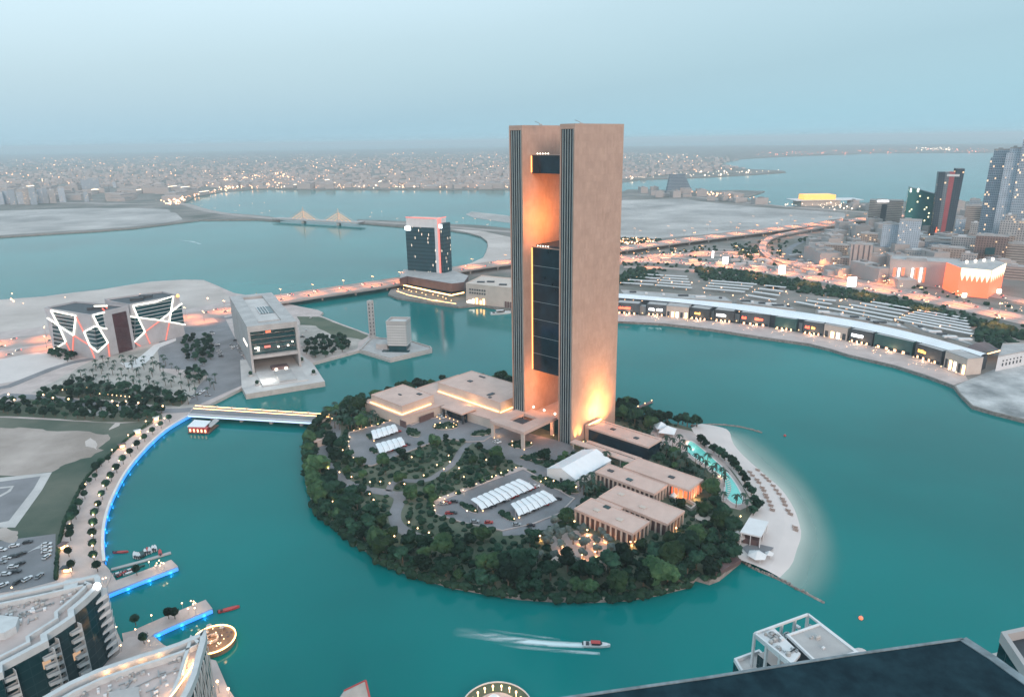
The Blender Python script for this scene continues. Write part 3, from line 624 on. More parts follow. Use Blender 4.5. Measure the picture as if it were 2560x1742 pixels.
CP = thing('entrance_canopy', 'large square stone porte cochere with an open centre standing before the tall tower', 'canopy', (*EN(-33, -9), G0))
b = MB(); outer = erect(-48.3, -25.6, -18.2, 7.5); b.ring(outer, 9.2, 13.2, 15.2)
b.build('roof_slab', M['roof_stone'], CP)
b = MB(); b.prism(erect(-38.5, -1.0, -27.8, 7.4), 13.21, 15.19, bot=True); b.build('link_slab', M['roof_stone'], CP)
b = MB(); b.prism(erect(-39.0, -16.2, -27.4, -6), 13.3, 13.6, bot=True); b.build('roof_louvre', M['dark'], CP)
for e, n in ((-47, -24), (-20, -24.4), (-20, 5)):
    b = MB(); b.prism(erect(e-1.3, n-.6, e+1.3, n+.6), G0, 13.2); b.build('column', M['beige'], CP)
    b = MB(); b.ball((*EN(e+1.8, n-.8), 3.2), .3); b.build('column_lamp', M['g_warm'], CP)
for k in range(3):
    b = MB(); b.ball((*EN(-40+k*9.5, 9), 16.4), .75); b.build('roof_lamp', M['g_white'], CP)
lamp('canopy_light', (*EN(-24, 0), 9), 1500, (1, .35, .15), 1); lamp('canopy_light', (*EN(-46, -20), 5), 250, ORANGE, .5)

AN = roofed('glass_annex', 'low dark glass annex with a flat stone roof beside the tall tower', 'building', [
    ('glass_box', erect(3.5, 14, 48.5, 28), G0, 11, 'dglass', 'roof_stone', 0), ('entrance_wall', erect(1.0, 13.2, 3.4, 29), G0, 13.2, 'stone', 'roof_stone', 0)])
b = MB(); b.ring([(x, y) for x, y in erect(1.2, 13, 49.3, 29)], 1.4, 11.0, 12.2); b.build('roof_edge', M['roof_stone'], AN)
b = MB(); b.prism(erect(4, 15, 48, 27.5), 11.02, 11.6); b.build('roof', M['roof_stone'], AN)
skylight(AN, EN(17, 22), 11.6, 3, 2.4); skylight(AN, EN(36, 20), 11.6, 3, 2.4)
b = MB(); b.prism(erect(3, 14.6, 3.4, 28), 13.25, 13.6); b.build('cove_light_strip', M['g_cove'], AN)
WK = thing('covered_walkway', 'long thin stone canopy with posts running from the tall tower past the annex', 'canopy', (*EN(30, -2), G0))
b = MB(); b.prism(erect(2, -4, 66, 1.5), 6.6, 7.3, bot=True); b.build('roof_slab', M['roof_stone'], WK)
b = MB(); b.prism(erect(8, 5, 48, 8.5), 5.2, 6.0, bot=True); b.build('lower_roof', M['roof_stone'], WK)
b = MB(); b.prism(erect(6, 2.5, 50, 4.2), 2.5, 4.0); b.build('hedge_wall', M['dark'], WK)
for e in range(4, 66, 9):
    b = MB(); b.prism(erect(e, -3.7, e+.6, -3.1), G0, 6.6); b.build('post', M['beige'], WK)
for e, n in ((3, 5), (4.5, 7), (3, 9), (5, 11), (2.5, 2.8)):
    b = MB(); b.ball((*EN(e, n), 3.4), .4); b.build('path_lamp', M['g_warm'], WK)

TN = thing('marquee_tent', 'big white marquee tent with a pitched roof beside the covered walkway', 'tent', (*EN(27, -26), G0))
e0, e1, n0, n1 = 15.5, 37, -43, -9; b = MB(); em = (e0+e1)/2
for a, c in (((e0, n0), (e1, n0)), ((e0, n1), (e1, n1))):
    b.face([(*EN(*a), G0), (*EN(*c), G0), (*EN(*c), 7.6), (*EN(em, a[1]), 11.4), (*EN(*a), 7.6)])
for e in (e0, e1): b.face([(*EN(e, n0), G0), (*EN(e, n1), G0), (*EN(e, n1), 7.6), (*EN(e, n0), 7.6)])
b.build('side_walls', M['white_roof'], TN)
b = MB()
for k in range(7):
    a, c = n0+(n1-n0)*k/7-.3*(k == 0), n0+(n1-n0)*(k+1)/7+.3*(k == 6)
    for s, e in ((1, e0-.4), (-1, e1+.4)):
        mid = (a+c)/2
        b.face([(*EN(e, a), 7.55), (*EN(em, a), 11.5), (*EN(em, mid), 11.3), (*EN(e, mid), 7.4)]); b.face([(*EN(e, mid), 7.4), (*EN(em, mid), 11.3), (*EN(em, c), 11.5), (*EN(e, c), 7.55)])
b.build('roof', M['white_roof'], TN)
b = MB(); b.prism(erect(em-1, n0-.1, em+1, n0-.02), G0, 5.2); b.build('door', M['dark'], TN)

def villa(label, e0, n0, e1, n1, fac, z=10., litend=False, vents=()):
    r = thing('low_villa', label, 'building', (*EN((e0+e1)/2, (n0+n1)/2), G0), group='flat roofed villas south of the tall tower')
    b = MB(); b.prism(erect(e0+1.3, n0+1.3, e1-1.3, n1-1.3), G0, z-1, mt=1); b.build('walls', [M['brown'], M['roof_stone']], r)
    b = MB(); b.prism(erect(e0, n0, e1, n1), z-1.1, z, bot=True); b.build('roof_slab', M['roof_stone'], r)
    b = MB(); b.ring(erect(e0, n0, e1, n1), .4, z, z+.35); b.build('parapet', M['roof_stone'], r)
    for (a, c) in fac:   # rows of stone piers along a side
        l = math.dist(a, c); k = int(l/2.9)
        for i in range(k+1):
            e, n = a[0]+(c[0]-a[0])*i/k, a[1]+(c[1]-a[1])*i/k
            b = MB(); b.prism(erect(e-.38, n-.38, e+.38, n+.38), G0, z-1.1); b.build('pier', M['beige'], r)
    for e, n, m_ in vents: skylight(r, EN(e, n), z, 3.4, 2.4, m_)
    return r
V1 = villa('long flat roofed villa with a glowing orange end, nearest the pool', 50.5, -16.5, 93, 0, [((51.1, -15.9), (92.4, -15.9)), ((92.4, -15.9), (92.4, -.6))], vents=((78, -9, 'dark'),))
b = MB(); b.prism(erect(91.75, -14.5, 92.0, -1.5), G0+.2, 8.6); b.build('lit_wall', M['g_orange'], V1)
b = MB(); b.prism(erect(82, -15.35, 91.6, -15.1), G0+.2, 8.6); b.build('lit_wall', M['g_orange'], V1)
lamp('villa_glow', (*EN(94.5, -10), 4), 500, ORANGE, .5); lamp('villa_glow', (*EN(88, -18.5), 4), 400, ORANGE, .5)
villa('flat roofed villa with two rooftop hatches beside the marquee tent', 42, -32, 81, -18.2, [((42.6, -31.4), (80.4, -31.4)), ((80.4, -31.4), (80.4, -19))], vents=((48, -25, 'dark'), (62, -27, 'tglass')))
villa('largest flat roofed villa in the middle of the villa cluster', 60.5, -54, 102, -37, [((61, -53.4), (101.4, -53.4)), ((101.4, -53.4), (101.4, -37.6))], vents=((68, -44, 'beige'), (84, -48, 'beige')))
villa('flat roofed villa closest to the viewer, with a row of pale piers', 58.2, -72.5, 94, -57.5, [((58.8, -71.9), (93.4, -71.9)), ((93.4, -71.9), (93.4, -58))], vents=((70, -60, 'tglass'), (68, -66, 'beige'), (82, -66, 'beige')))
b = MB(); b.prism(erect(60.2, -57.4, 76, -54.1), 8.6, 9.6, bot=True); tag(b.build('link_roof', M['roof_stone'], loc=(*EN(68, -56), G0)), 'narrow flat link roof joining the two front villas', 'roof')
b = MB(); b.prism(erect(50.6, -18.1, 62, -16.6), 8.6, 9.6, bot=True); tag(b.build('link_roof', M['roof_stone'], loc=(*EN(56, -17), G0)), 'narrow flat link roof joining the long villa to its neighbour', 'roof')
# sunken garden walls by the villas
b = MB(); b.ring(PP([(1672, 1242), (1686, 1234), (1742, 1264), (1728, 1276)], 3), .8, 2.5, 4.2); tag(b.build('garden_wall', M['beige'], loc=(*P(1700, 1255, 3), 2.5)), 'low pale wall enclosing a small sunken lawn by the villas', 'wall')

# shades over the car parks
def shade(label, px, bays, z=6.0):
    p = PP(px, z); a, b_, c, d = map(Vector, p); r = thing('parking_shade', label, 'canopy', (*cen(p), G0), group='white tensile shades over the hotel car parks')
    for k in range(bays):
        b = MB(); t0, t1 = k/bays+.006, (k+1)/bays-.006; N_ = 2
        for i in range(N_):
            s0, s1 = t0+(t1-t0)*i/N_, t0+(t1-t0)*(i+1)/N_
            h = lambda s: z-.3+.4*(1-abs((s-t0)/(t1-t0)*2-1))
            for (u0, u1) in ((0, .62), (.62, 1)):
                q = lambda s, u: a.lerp(b_, s).lerp(d.lerp(c, s), u)
                dz = lambda u: (.9 if u == 0 else .5 if u == .62 else -1.2)
                b.face([(*q(s0, u0), h(s0)+dz(u0)), (*q(s1, u0), h(s1)+dz(u0)), (*q(s1, u1), h(s1)+dz(u1)), (*q(s0, u1), h(s0)+dz(u1))])
        b.build('membrane', M['white_roof'], r)
    for k in range(bays+1):
        x, y = a.lerp(b_, k/bays).lerp(d.lerp(c, k/bays), .62)
        b = MB(); b.cone((x, y, G0), .14, .12, z-G0+.6, 6); b.build('post', M['white'], r)
    b = MB(); m_ = d.lerp(c, .02); b.ball((m_.x, m_.y, G0+1.2), .35); b.build('lamp', M['g_warm'], r)
    return r
shade('five-bay white shade in the ballroom car park, nearer the building', [(927, 1079), (988, 1062), (996, 1073), (933, 1094)], 5)
shade('five-bay white shade in the ballroom car park, farther from the building', [(938, 1112), (1004, 1094), (1014, 1107), (949, 1130)], 5)
shade('long white shade in the villa car park', [(1176, 1251), (1300, 1198), (1338, 1213), (1204, 1268)], 9)
shade('shorter white shade in the villa car park, close to the villas', [(1276, 1262), (1360, 1227), (1394, 1243), (1296, 1284)], 7)

# beach pavilion, tents, jetty
PV = thing('beach_pavilion', 'square open beach pavilion with a flat white roof at the end of the sand', 'pavilion', (*P(1888, 1355, 3), G0))
pr = PP([(1850, 1331), (1873, 1295), (1922, 1305), (1903, 1343)], 8.5)
b = MB(); b.prism(pr, 8.2, 8.9, bot=True); b.build('roof', M['white'], PV)
b = MB(); b.prism(inset(pr, 1.4), 2.4, 5.4, mt=0); b.build('bar_room', M['brown'], PV)
for k in range(4):
    a = inset(pr, .5)[k]; b = MB(); b.box((a[0], a[1], G0), (.4, .4, 5.8)); b.build('post', M['white'], PV)
    c = inset(pr, .5)[(k+1) % 4]; m_ = lerp(a, c, .5); b = MB(); b.box((m_[0], m_[1], G0), (.3, .3, 5.8)); b.build('post', M['white'], PV)
def small_tent(label, px, py, r, h, mt='white_roof', n=4, z=2.5, rz=0.):
    x, y = P(px, py, z); t_ = thing('garden_tent' if n > 4 else 'shade_sail', label, 'tent', (x, y, z))
    b = MB(); b.cone((x, y, z+h*.55), r, r*.04, h*.6, n, ph=rz); b.build('canopy', M[mt], t_)
    for k in range(n if n < 6 else 4):
        a = rz+6.2832*k/min(n, 4); b = MB(); b.cone((x+r*.9*math.cos(a), y+r*.9*math.sin(a), z), .12, .1, h*.6, 5); b.build('post', M['white'], t_)
    return t_
small_tent('larger white shade sail by the pool bar', 1668, 1088, 7.5, 6, rz=.4)
small_tent('smaller white shade sail by the pool bar, nearer the tower', 1652, 1076, 6, 5.5, rz=.9)
small_tent('round grey thatched hut behind the beach pavilion', 1843, 1352, 3.8, 5, 'concrete', 10)
small_tent('low white tent on the sand beyond the paved deck', 1892, 1396, 4.6, 3.6, 'white', 6)
small_tent('tiny white tent beside the deck, near the water', 1923, 1390, 2.2, 2.6, 'white', 5)
small_tent('white parasol roof by the villas garden', 1684, 1246, 2.2, 3.5, 'white', 5)
small_tent('round stone hut in the garden right of the villas', 1756, 1300, 4, 3.2, 'beige', 10)
small_tent('round pale hut on the left of the lit palm court', 1326, 1408, 3.2, 4.4, 'beige', 10)
small_tent('round pale hut below the lit palm court', 1390, 1412, 2.6, 4.2, 'beige', 10)
small_tent('pale hut near the shore at the front of the island', 1500, 1425, 3.2, 4.6, 'beige', 6)
small_tent('small white kiosk in the trees right of the palm court', 1522, 1398, 1.8, 4.6, 'white', 4)
small_tent('white viewing shelter on the left shore of the island', 880, 1292, 2.2, 3.6, 'white', 4)
JT = thing('jetty', 'slim red lit jetty reaching out from the far side of the island', 'jetty', (*P(1575, 1030, 1), 0))
a, c = P(1560, 1034, 1), P(1629, 1004, 1); b = MB(); b.strip([a, c], 3, 1.2, .5); b.build('deck', M['brown'], JT)
for k in range(5):
    q = lerp(a, c, k/4.); b = MB(); b.ball((*q, 2.2), .45); b.build('lamp', M['g_warm'], JT)
b = MB(); b.prism(PP([(1765, 1422), (1835, 1395), (1852, 1404), (1790, 1440)], 3), 2, 4.4); tag(b.build('shore_terrace', M['brown'], loc=(*P(1800, 1420, 3), 0)), 'planted terrace wall at the front right corner of the island', 'terrace')
GH = roofed('gatehouse', 'small flat roofed gatehouse glowing orange on the left road of the island', 'building', [('walls', PP([(790, 1100), (808, 1096), (812, 1104), (794, 1109)], 5), G0, 5.5, 'beige', 'roof_stone', 0), ('roof', PP([(780, 1096), (812, 1086), (816, 1096), (786, 1104)], 6.4), 5.6, 6.4, 'roof_stone', 'roof_stone', 0)])
lamp('gate_light', (*P(800, 1112, 3), 4.4), 500, (1, .4, .15), .4)
# ------------------------------------------------------------------ road bridge to the island
def led(root, pts, z, t, mt, name='led_strip'):
    b = MB(); b.strip(pts, t, z, t); return b.build(name, M[mt], root)
BG = thing('island_bridge', 'low road bridge to the island with warm rail lights and a white lit edge', 'bridge', (*P(650, 1035, 5), 0))
Ua, Ub, La, Lb = P(488, 1016, 5), P(830, 1038, 5), P(470, 1037, 5), P(795, 1056, 5)
b = MB(); b.prism([La, Lb, Ub, Ua], 3.4, 5.0, bot=True, mt=1); b.build('deck', [M['concrete'], M['asphalt']], BG)
for (a, c, mt, z) in ((Ua, Ub, 'g_warm', 5.9), (lerp(Ua, La, .22), lerp(Ub, Lb, .22), 'g_cove', 5.15), ):
    b = MB(); b.strip([a, c], .45, z, .35); b.build('rail_light', M[mt], BG)
b = MB(); b.strip([lerp(La, Ua, -.03), lerp(Lb, Ub, -.03)], .3, 4.9, 1.1); b.build('led_strip', M['g_pblue'], BG)
for k in range(9):
    q = lerp(Ua, Ub, (k+.5)/9); b = MB(); b.box((*q, 5), (.9, .9, 1.7)); b.build('pylon', M['concrete'], BG)
    q = lerp(La, Lb, (k+.5)/9); b = MB(); b.box((*lerp(q, lerp(Ua, Ub, (k+.5)/9), .5), -2), (2, 7, 5.35), -.05)
    if k % 2: b.build('pier', M['concrete'], BG)
b = MB(); b.strip([lerp(La, Ua, .03), lerp(Lb, Ub, .03)], .3, 6.1, .8); b.build('railing', M['rail'], BG)

# ------------------------------------------------------------------ headquarters building on its own pier
def vsub(a, b): return (a[0]-b[0], a[1]-b[1])
PLT = PP([(604, 966), (614, 985), (812, 953), (780, 907), (745, 880), (600, 900)], 4.5)
b = MB(); b.prism(PLT, -2, 4.5, mt=1); tag(b.build('pier_platform', [M['quay'], M['pale_paving']], loc=(*cen(PLT), 0)), 'pale stone platform standing in the water in front of the hollow office block', 'platform')
HQz = 45.4
fl, fr = P(617, 817, HQz), P(742, 803, HQz); br = P(679, 731, HQz); bl = (fl[0]+br[0]-fr[0], fl[1]+br[1]-fr[1])
HQ = thing('office_block', 'concrete office block like a hollow tube with a teal glass front over an open plaza', 'building', (*cen([fl, fr, br, bl]), 4.5))
def quad(s0, s1, t0, t1): # s across the front 0..1, t depth
    f = lambda s, t_: lerp(lerp(fl, fr, s), lerp(bl, br, s), t_)
    return [f(s0, t0), f(s1, t0), f(s1, t1), f(s0, t1)]
b = MB(); b.prism(quad(0, .045, 0, 1), 4.5, HQz-5); b.build('side_wall', M['concrete'], HQ)
b = MB(); b.prism(quad(.955, 1, 0, 1), 4.5, HQz-5); b.build('side_wall', M['concrete'], HQ)
b = MB(); b.ring(quad(0, 1, 0, 1), 11, HQz-5, HQz); b.build('roof_frame', M['concrete'], HQ)
b = MB(); b.prism(quad(.2, .8, .14, .86), HQz-5, HQz-1.2, bot=True); b.build('roof_deck', M['pale_paving'], HQ)
b = MB(); b.prism(quad(.42, .72, .34, .56), HQz-1.15, HQz-.9); o = b.build('roof_opening', M['tglass'], HQ)
for k in range(4):
    b = MB(); b.bar((*quad(.42+.06*k, .7, .34, .56)[0], HQz-.5), (*quad(.42+.06*k, .7, .34, .56)[3], HQz-.5), .5); b.build('roof_beam', M['white'], HQ)
b = MB(); b.prism(quad(.28, .85, .1, .9), HQz, HQz+1.4); b = None
gz0 = 19.0
b = MB(); b.prism(quad(.046, .954, .035, .96), gz0, HQz-5.1, bot=True); g = b.build('glass_front', M['tglass'], HQ)
for k in range(1, 5):
    z = gz0+(HQz-5-gz0)*k/5
    b = MB(); b.prism(quad(.05, .95, .022, .034), z, z+.5); b.build('floor_edge', M['dglass'], g)
for s, z, mt, w_ in ((.36, gz0+19, 'g_orange', .10), (.3, gz0+6, 'g_red', .12), (.16, gz0+4, 'g_farw', .03), (.56, gz0+5, 'g_farw', .035), (.76, gz0+5.2, 'g_farw', .035), (.86, gz0+8, 'g_farw', .03), (.1, gz0+6, 'g_farw', .1)):
    b = MB(); b.prism(quad(s, s+w_, .008, .02), z, z+(.9 if mt == 'g_farw' else 1.5), bot=True); b.build('lit_room', M[mt], g)
b = MB(); b.prism(quad(0.046, .954, 0, .9), gz0-2.6, gz0-.01, bot=True); b.build('underside_slab', M['concrete'], HQ)
b = MB(); b.prism(quad(.046, .954, .45, .9), 4.5, gz0-2.7); b.build('lobby_wall', M['dark'], HQ)
b = MB(); b.prism(quad(.06, .95, -.30, .44), 4.5, 5.2); b.build('plaza_floor', M['pale_paving'], HQ)
b = MB(); b.prism(quad(.38, .72, -.02, .04), 5.2, 7.6, bot=True); b.build('plaza_wall', M['brown'], HQ)
for s in (.44, .64):
    b = MB(); b.prism(quad(s, s+.05, -.035, -.022), 5.4, 6.8); b.build('lit_door', M['g_farw'], HQ)
b = MB(); b.prism(quad(.40, .74, -.28, -.06), 5.21, 6.2); b.build('plaza_step', M['concrete'], HQ)
b = MB(); b.prism(quad(-.01, .0-.001, .12, .3), 24, 25.5, bot=True); b.build('wall_light', M['g_white'], HQ)
lamp('plaza_light', (*quad(.18, 1, -.22, 1)[0], 9), 2600, (1, .95, .85), .5)
for k, (s, t_) in enumerate(((-.06, -.05), (-.02, -.25), (1.07, .1), (1.12, -.2))):
    q = quad(s, 1, t_, 1)[0]; r = thing('planter_kiosk', ['small dark planter kiosk left of the hollow office block', 'small dark planter kiosk at the left platform corner', 'small dark planter kiosk right of the hollow office block', 'small dark planter kiosk at the right platform corner'][k], 'planter', (*q, 4.5))
    b = MB(); b.cone((*q, 4.5), 2.2, 2.4, 1.2, 8); b.build('pot', M['concrete'], r); b = MB(); b.ball((*q, 7.2), 1.7, 7, 5); b.build('shrub', M['bush'], r)

# ------------------------------------------------------------------ lit twin office blocks with light strips
tc_, tl_ = P(247.6, 898, 3), P(133.6, 875.6, 3); t2c, t2r = P(342, 866, 3), P(463, 838, 3); t1r = P(274, 889, 3); t2l = P(303, 857, 3)
OB = thing('strip_lit_office', 'pair of grey office blocks wrapped in zigzag white and red light strips', 'building', (*cen([tc_, t2c]), 3))
def back(a, b_, d):  # the point d metres behind the line a->b
    u = Vector(b_)-Vector(a); u.normalize(); return Vector((-u.y, u.x))*d
M['ob_wall'] = mat('grey_panel', (.38, .38, .40), .6, .1, .1); M['ob_red'] = mat('red_lit_link', (.07, .025, .03), .5, .3, .1)
n1 = back(tl_, tc_, 30); n2 = back(t2c, t2r, 34)
pol1 = [tl_, tc_, t1r, (t1r[0]+n1.x*.9, t1r[1]+n1.y*.9), (tl_[0]+n1.x, tl_[1]+n1.y)]
pol2 = [t2l, t2c, t2r, (t2r[0]+n2.x, t2r[1]+n2.y), (t2l[0]+n2.x*.6, t2l[1]+n2.y*.6)]
H1 = 44.
polm = [lerp(t1r, (t1r[0]+n1.x*.9, t1r[1]+n1.y*.9), .35), lerp(t2l, (t2l[0]+n2.x*.6, t2l[1]+n2.y*.6), .3), (t2l[0]+n2.x*.5, t2l[1]+n2.y*.5), (t1r[0]+n1.x*.8, t1r[1]+n1.y*.8)]
for nm, po in (('left_block', pol1), ('right_block', pol2)):
    b = MB(); b.prism(po, 2.5, H1, mt=1); o = b.build('block', [M['ob_wall'], M['dark']], OB)
    b = MB(); b.ring(po, .6, H1, H1+1.6); b.build('parapet', M['ob_wall'], OB)
b = MB(); b.prism(polm, 2.5, H1-3); b.build('link', M['ob_red'], OB)  # recessed glass link, the red light on it put into its base colour
for s in (.25, .6):
    b = MB(); b.box((*lerp(cen(pol1), pol1[3], s*.5), H1), (9, 6, 2.5), .4); b.build('roof_plant', M['dark'], OB)
    b = MB(); b.box((*lerp(cen(pol2), pol2[3], s-.3), H1), (12, 6, 2.5), .3); b.build('roof_plant', M['dark'], OB)
def onface(px, py, a, c, out=0.):
    """where the ray through a photo point meets the vertical plane through a and c"""
    d = fw+RX*((px-1280)/FPX)-UX*((py-871)/FPX); u = Vector((c[0]-a[0], c[1]-a[1])); n = Vector((u.y, -u.x)).normalized()
    if n.y > 0: n = -n
    k = (Vector(a)+n*out).dot(n)/(d.x*n.x+d.y*n.y); return (d.x*k, d.y*k, CAMH+d.z*k)
def cc(q): return (q[0]/3.594, 660+q[1]/3.594)
def strips(root, lines, a, c, mt, t=1.0, out=.7, name='light_strip'):
    for ln in lines:
        b = MB()
        for p, q in zip(ln, ln[1:]):
            b.bar(onface(*cc(p), a, c, out), onface(*cc(q), a, c, out), t)
        b.build(name, M[mt], root)
F1, F1b, F2, F2b, FG = (tl_, tc_), (tc_, t1r), (t2c, t2r), (t2l, t2c), (t1r, t2l)
strips(OB, [[(455, 415), (520, 540), (590, 700), (485, 765)], [(425, 485), (520, 548), (660, 640)], [(455, 418), (680, 466), (660, 640)], [(835, 460), (752, 615)][:0] or [(850, 560), (755, 610), (805, 730), (878, 790)]], *F1, 'g_line')
strips(OB, [[(835, 460), (940, 435)], [(835, 460), (900, 590), (970, 705), (878, 790)], [(850, 560), (900, 570), (960, 582)]], *F1b, 'g_line')
strips(OB, [[(590, 700), (650, 820), (660, 640)], [(680, 466), (750, 610)], [(660, 640), (805, 730), (850, 845)]], *F1, 'g_red', .8, .5, 'red_light_strip')
strips(OB, [[(970, 705), (985, 830)]], *F1b, 'g_red', .8, .5, 'red_light_strip')
strips(OB, [[(1195, 375), (1400, 340), (1558, 288), (1522, 520)], [(1195, 375), (1240, 480), (1303, 610)], [(1215, 478), (1240, 480), (1440, 505), (1665, 545)], [(1440, 505), (1635, 355)], [(1303, 610), (1205, 702)]], *F2, 'g_line')
strips(OB, [[(1215, 478), (1150, 470), (1100, 495), (1095, 630), (1205, 702)]], *F2b, 'g_line')
strips(OB, [[(1303, 610), (1440, 508)], [(1303, 610), (1350, 715)], [(1522, 525), (1490, 685)], [(1205, 702), (1265, 738)]], *F2, 'g_red', .8, .5, 'red_light_strip')
strips(OB, [[(1110, 390), (1090, 700)]], *F2b, 'g_red', .8, .5, 'red_light_strip')
strips(OB, [[(950, 380), (1065, 580)], [(1090, 390), (955, 555), (1090, 640)], [(1000, 560), (990, 655)], [(920, 400), (1000, 480)]], *FG, 'g_red', 1.0, .3, 'red_light_strip')
def glazing(poly, a, c, bands=6):
    """a glazed field on a face with pale floor lines"""
    pts = [onface(*cc(p), a, c, .15) for p in poly]; b = MB(); b.face(pts); g = b.build('glazed_panel', M['tglass'], OB)
    z0, z1 = min(p[2] for p in pts), max(p[2] for p in pts)
    for k in range(1, bands+1):
        z = z0+(z1-z0)*k/(bands+1); xs = []
        for p, q in zip(pts, pts[1:]+pts[:1]):
            if (p[2]-z)*(q[2]-z) < 0: s = (z-p[2])/(q[2]-p[2]); xs.append(tuple(p[i]+(q[i]-p[i])*s for i in range(3)))
        if len(xs) >= 2:
            xs.sort(); n_ = Vector((c[1]-a[1], -(c[0]-a[0]), 0)).normalized()*(.25); n_ = n_ if n_.y < 0 else -n_
            b = MB(); b.bar(Vector(xs[0])+n_, Vector(xs[-1])+n_, .45); b.build('floor_line', M['white'], g)
glazing([(455, 418), (680, 466), (660, 640), (520, 548)], *F1, 5); glazing([(465, 510), (520, 548), (590, 700), (490, 760)], *F1, 6)
glazing([(852, 562), (755, 610), (805, 730), (878, 790)], *F1, 5); glazing([(852, 562), (900, 575), (965, 705), (880, 790)], *F1b, 5); glazing([(835, 460), (935, 440), (950, 575), (895, 570)], *F1b, 3)
glazing([(1200, 376), (1400, 342), (1552, 292), (1524, 436), (1440, 503), (1240, 478)], *F2, 5); glazing([(1530, 440), (1630, 365), (1655, 540), (1522, 515)], *F2, 4)
glazing([(1217, 480), (1240, 480), (1300, 608), (1210, 700)], *F2, 5); glazing([(1212, 478), (1150, 472), (1102, 497), (1097, 628), (1205, 700)], *F2b, 5)
b = MB(); b.ball(onface(*cc((1597, 285)), *F2, .6), 1.6); b.build('yellow_sign', M['g_sign_y'], OB)
b = MB(); b.bar(onface(*cc((850, 378)), *FG, -12), onface(*cc((960, 376)), *FG, -12), 1.2); b.build('roof_light_strip', M['g_line'], OB)

# ------------------------------------------------------------------ channel hotel with dark perforated slab
def wing(name, poly, z0, z1, wm, rm, root, mt=1):
    b = MB(); b.prism(poly, z0, z1, mt=1, bot=z0 > 3); return b.build(name, [wm, rm], root)
ha, hb = P(1021, 700, 5), P(1100, 707, 5); hd = back(ha, hb, 20); hc = (hb[0]+hd.x, hb[1]+hd.y); hx = (ha[0]+hd.x, ha[1]+hd.y)
HT = thing('channel_hotel', 'dark slab hotel in a pale frame with a glowing pink vertical stripe beyond the channel', 'hotel', (*cen([ha, hb, hc, hx]), 3))
M['perf'] = facade('perforated_facade', (.008, .04, .052), (.06, .12, .145), 1.6, 5.2, .34, .62, .04, (1, .8, .6), 1.4, .5, .3)
hz0, hz1 = 14, 80
wing('guest_slab', [ha, hb, hc, hx], hz0, hz1, M['perf'], M['concrete'], HT)
u = (Vector(hb)-Vector(ha)); ul = u.length; u.normalize()
def hp(s, t_): return (ha[0]+u.x*s+hd.x*t_, ha[1]+u.y*s+hd.y*t_)
b = MB(); b.prism([hp(2, -.02), hp(ul+1, -.02), hp(ul+1, 1.02), hp(2, 1.02)], hz1, 92, mt=1); b.build('top_frame', [M['white'], M['beige']], HT)
b = MB(); b.prism([hp(ul-3.4, -.12), hp(ul+1.2, -.12), hp(ul+1.2, .3), hp(ul-3.4, .3)], 6, 92.3); b.build('side_frame', M['white'], HT)
b = MB(); b.prism([hp(ul+1.3, -.10), hp(ul+2.6, -.10), hp(ul+2.6, .28), hp(ul+1.3, .28)], 8, 92); b.build('pink_light_strip', M['g_pink'], HT)
b = MB(); b.prism([hp(ul+2.7, .02), hp(ul+8, .02), hp(ul+8, 1.0), hp(ul+2.7, 1.0)], 12, 86); b.build('side_slab', M['perf'], HT)
b = MB(); b.strip([hp(2, -.05), hp(ul+1, -.05), hp(ul+1, 1.05)], .8, 93.2, 1.0); b.build('roof_light_strip', M['g_pink'], HT)
b = MB(); b.prism([hp(0, -.06), hp(9, -.06), hp(9, -.03), hp(0, -.03)], 75, 80, bot=True); b.build('white_sign', M['g_sign_w'], HT)
b = MB(); b.prism([hp(ul+3.2, -.06), hp(ul+7.5, -.06), hp(ul+7.5, -.03), hp(ul+3.2, -.03)], 80, 85, bot=True); b.build('white_sign', M['g_sign_w'], HT)
for k in range(8):
    q = hp(2+k*(ul-4)/7, .3); b = MB(); b.box((*q, 9), (1.6, 3, 5)); b.build('stilt', M['beige'], HT)
pd = PP([(1000, 722), (1019, 716), (1080, 727), (1130, 736), (1161, 732), (1172, 715), (1120, 695), (1010, 698)], 5)
b = MB(); b.prism(pd, 8.5, 19, mt=1, bot=True); b.build('podium', [M['brown'], M['concrete']], HT)
b = MB(); b.prism(inset(pd, 2.5), 3, 8.49); b.build('podium_glazing', M['dglass'], HT)
b = MB(); pl = PP([(1008, 717), (1080, 733), (1128, 743), (1160, 736)], 5.5); b.strip(pl, .7, 8.6, 1.3); b.build('orange_light_strip', M['g_cove'], HT)
b = MB(); pl = PP([(992, 728), (1020, 738), (1080, 751), (1140, 760)], 2.5); b.strip(pl, .5, 3.2, .5); b.build('quay_light_strip', M['g_warm'], HT)
for k in range(12):
    q = lerp(pl[0], pl[3], k/12.); q = (q[0]+random.uniform(-1, 3), q[1]+8+random.uniform(-4, 6)); b = MB(); b.ball((*q, 4.5), .6); b.build('terrace_lamp', M['g_warm'], HT)
lamp('podium_light', (*P(1090, 748, 4), 5), 4000, ORANGE, 1)

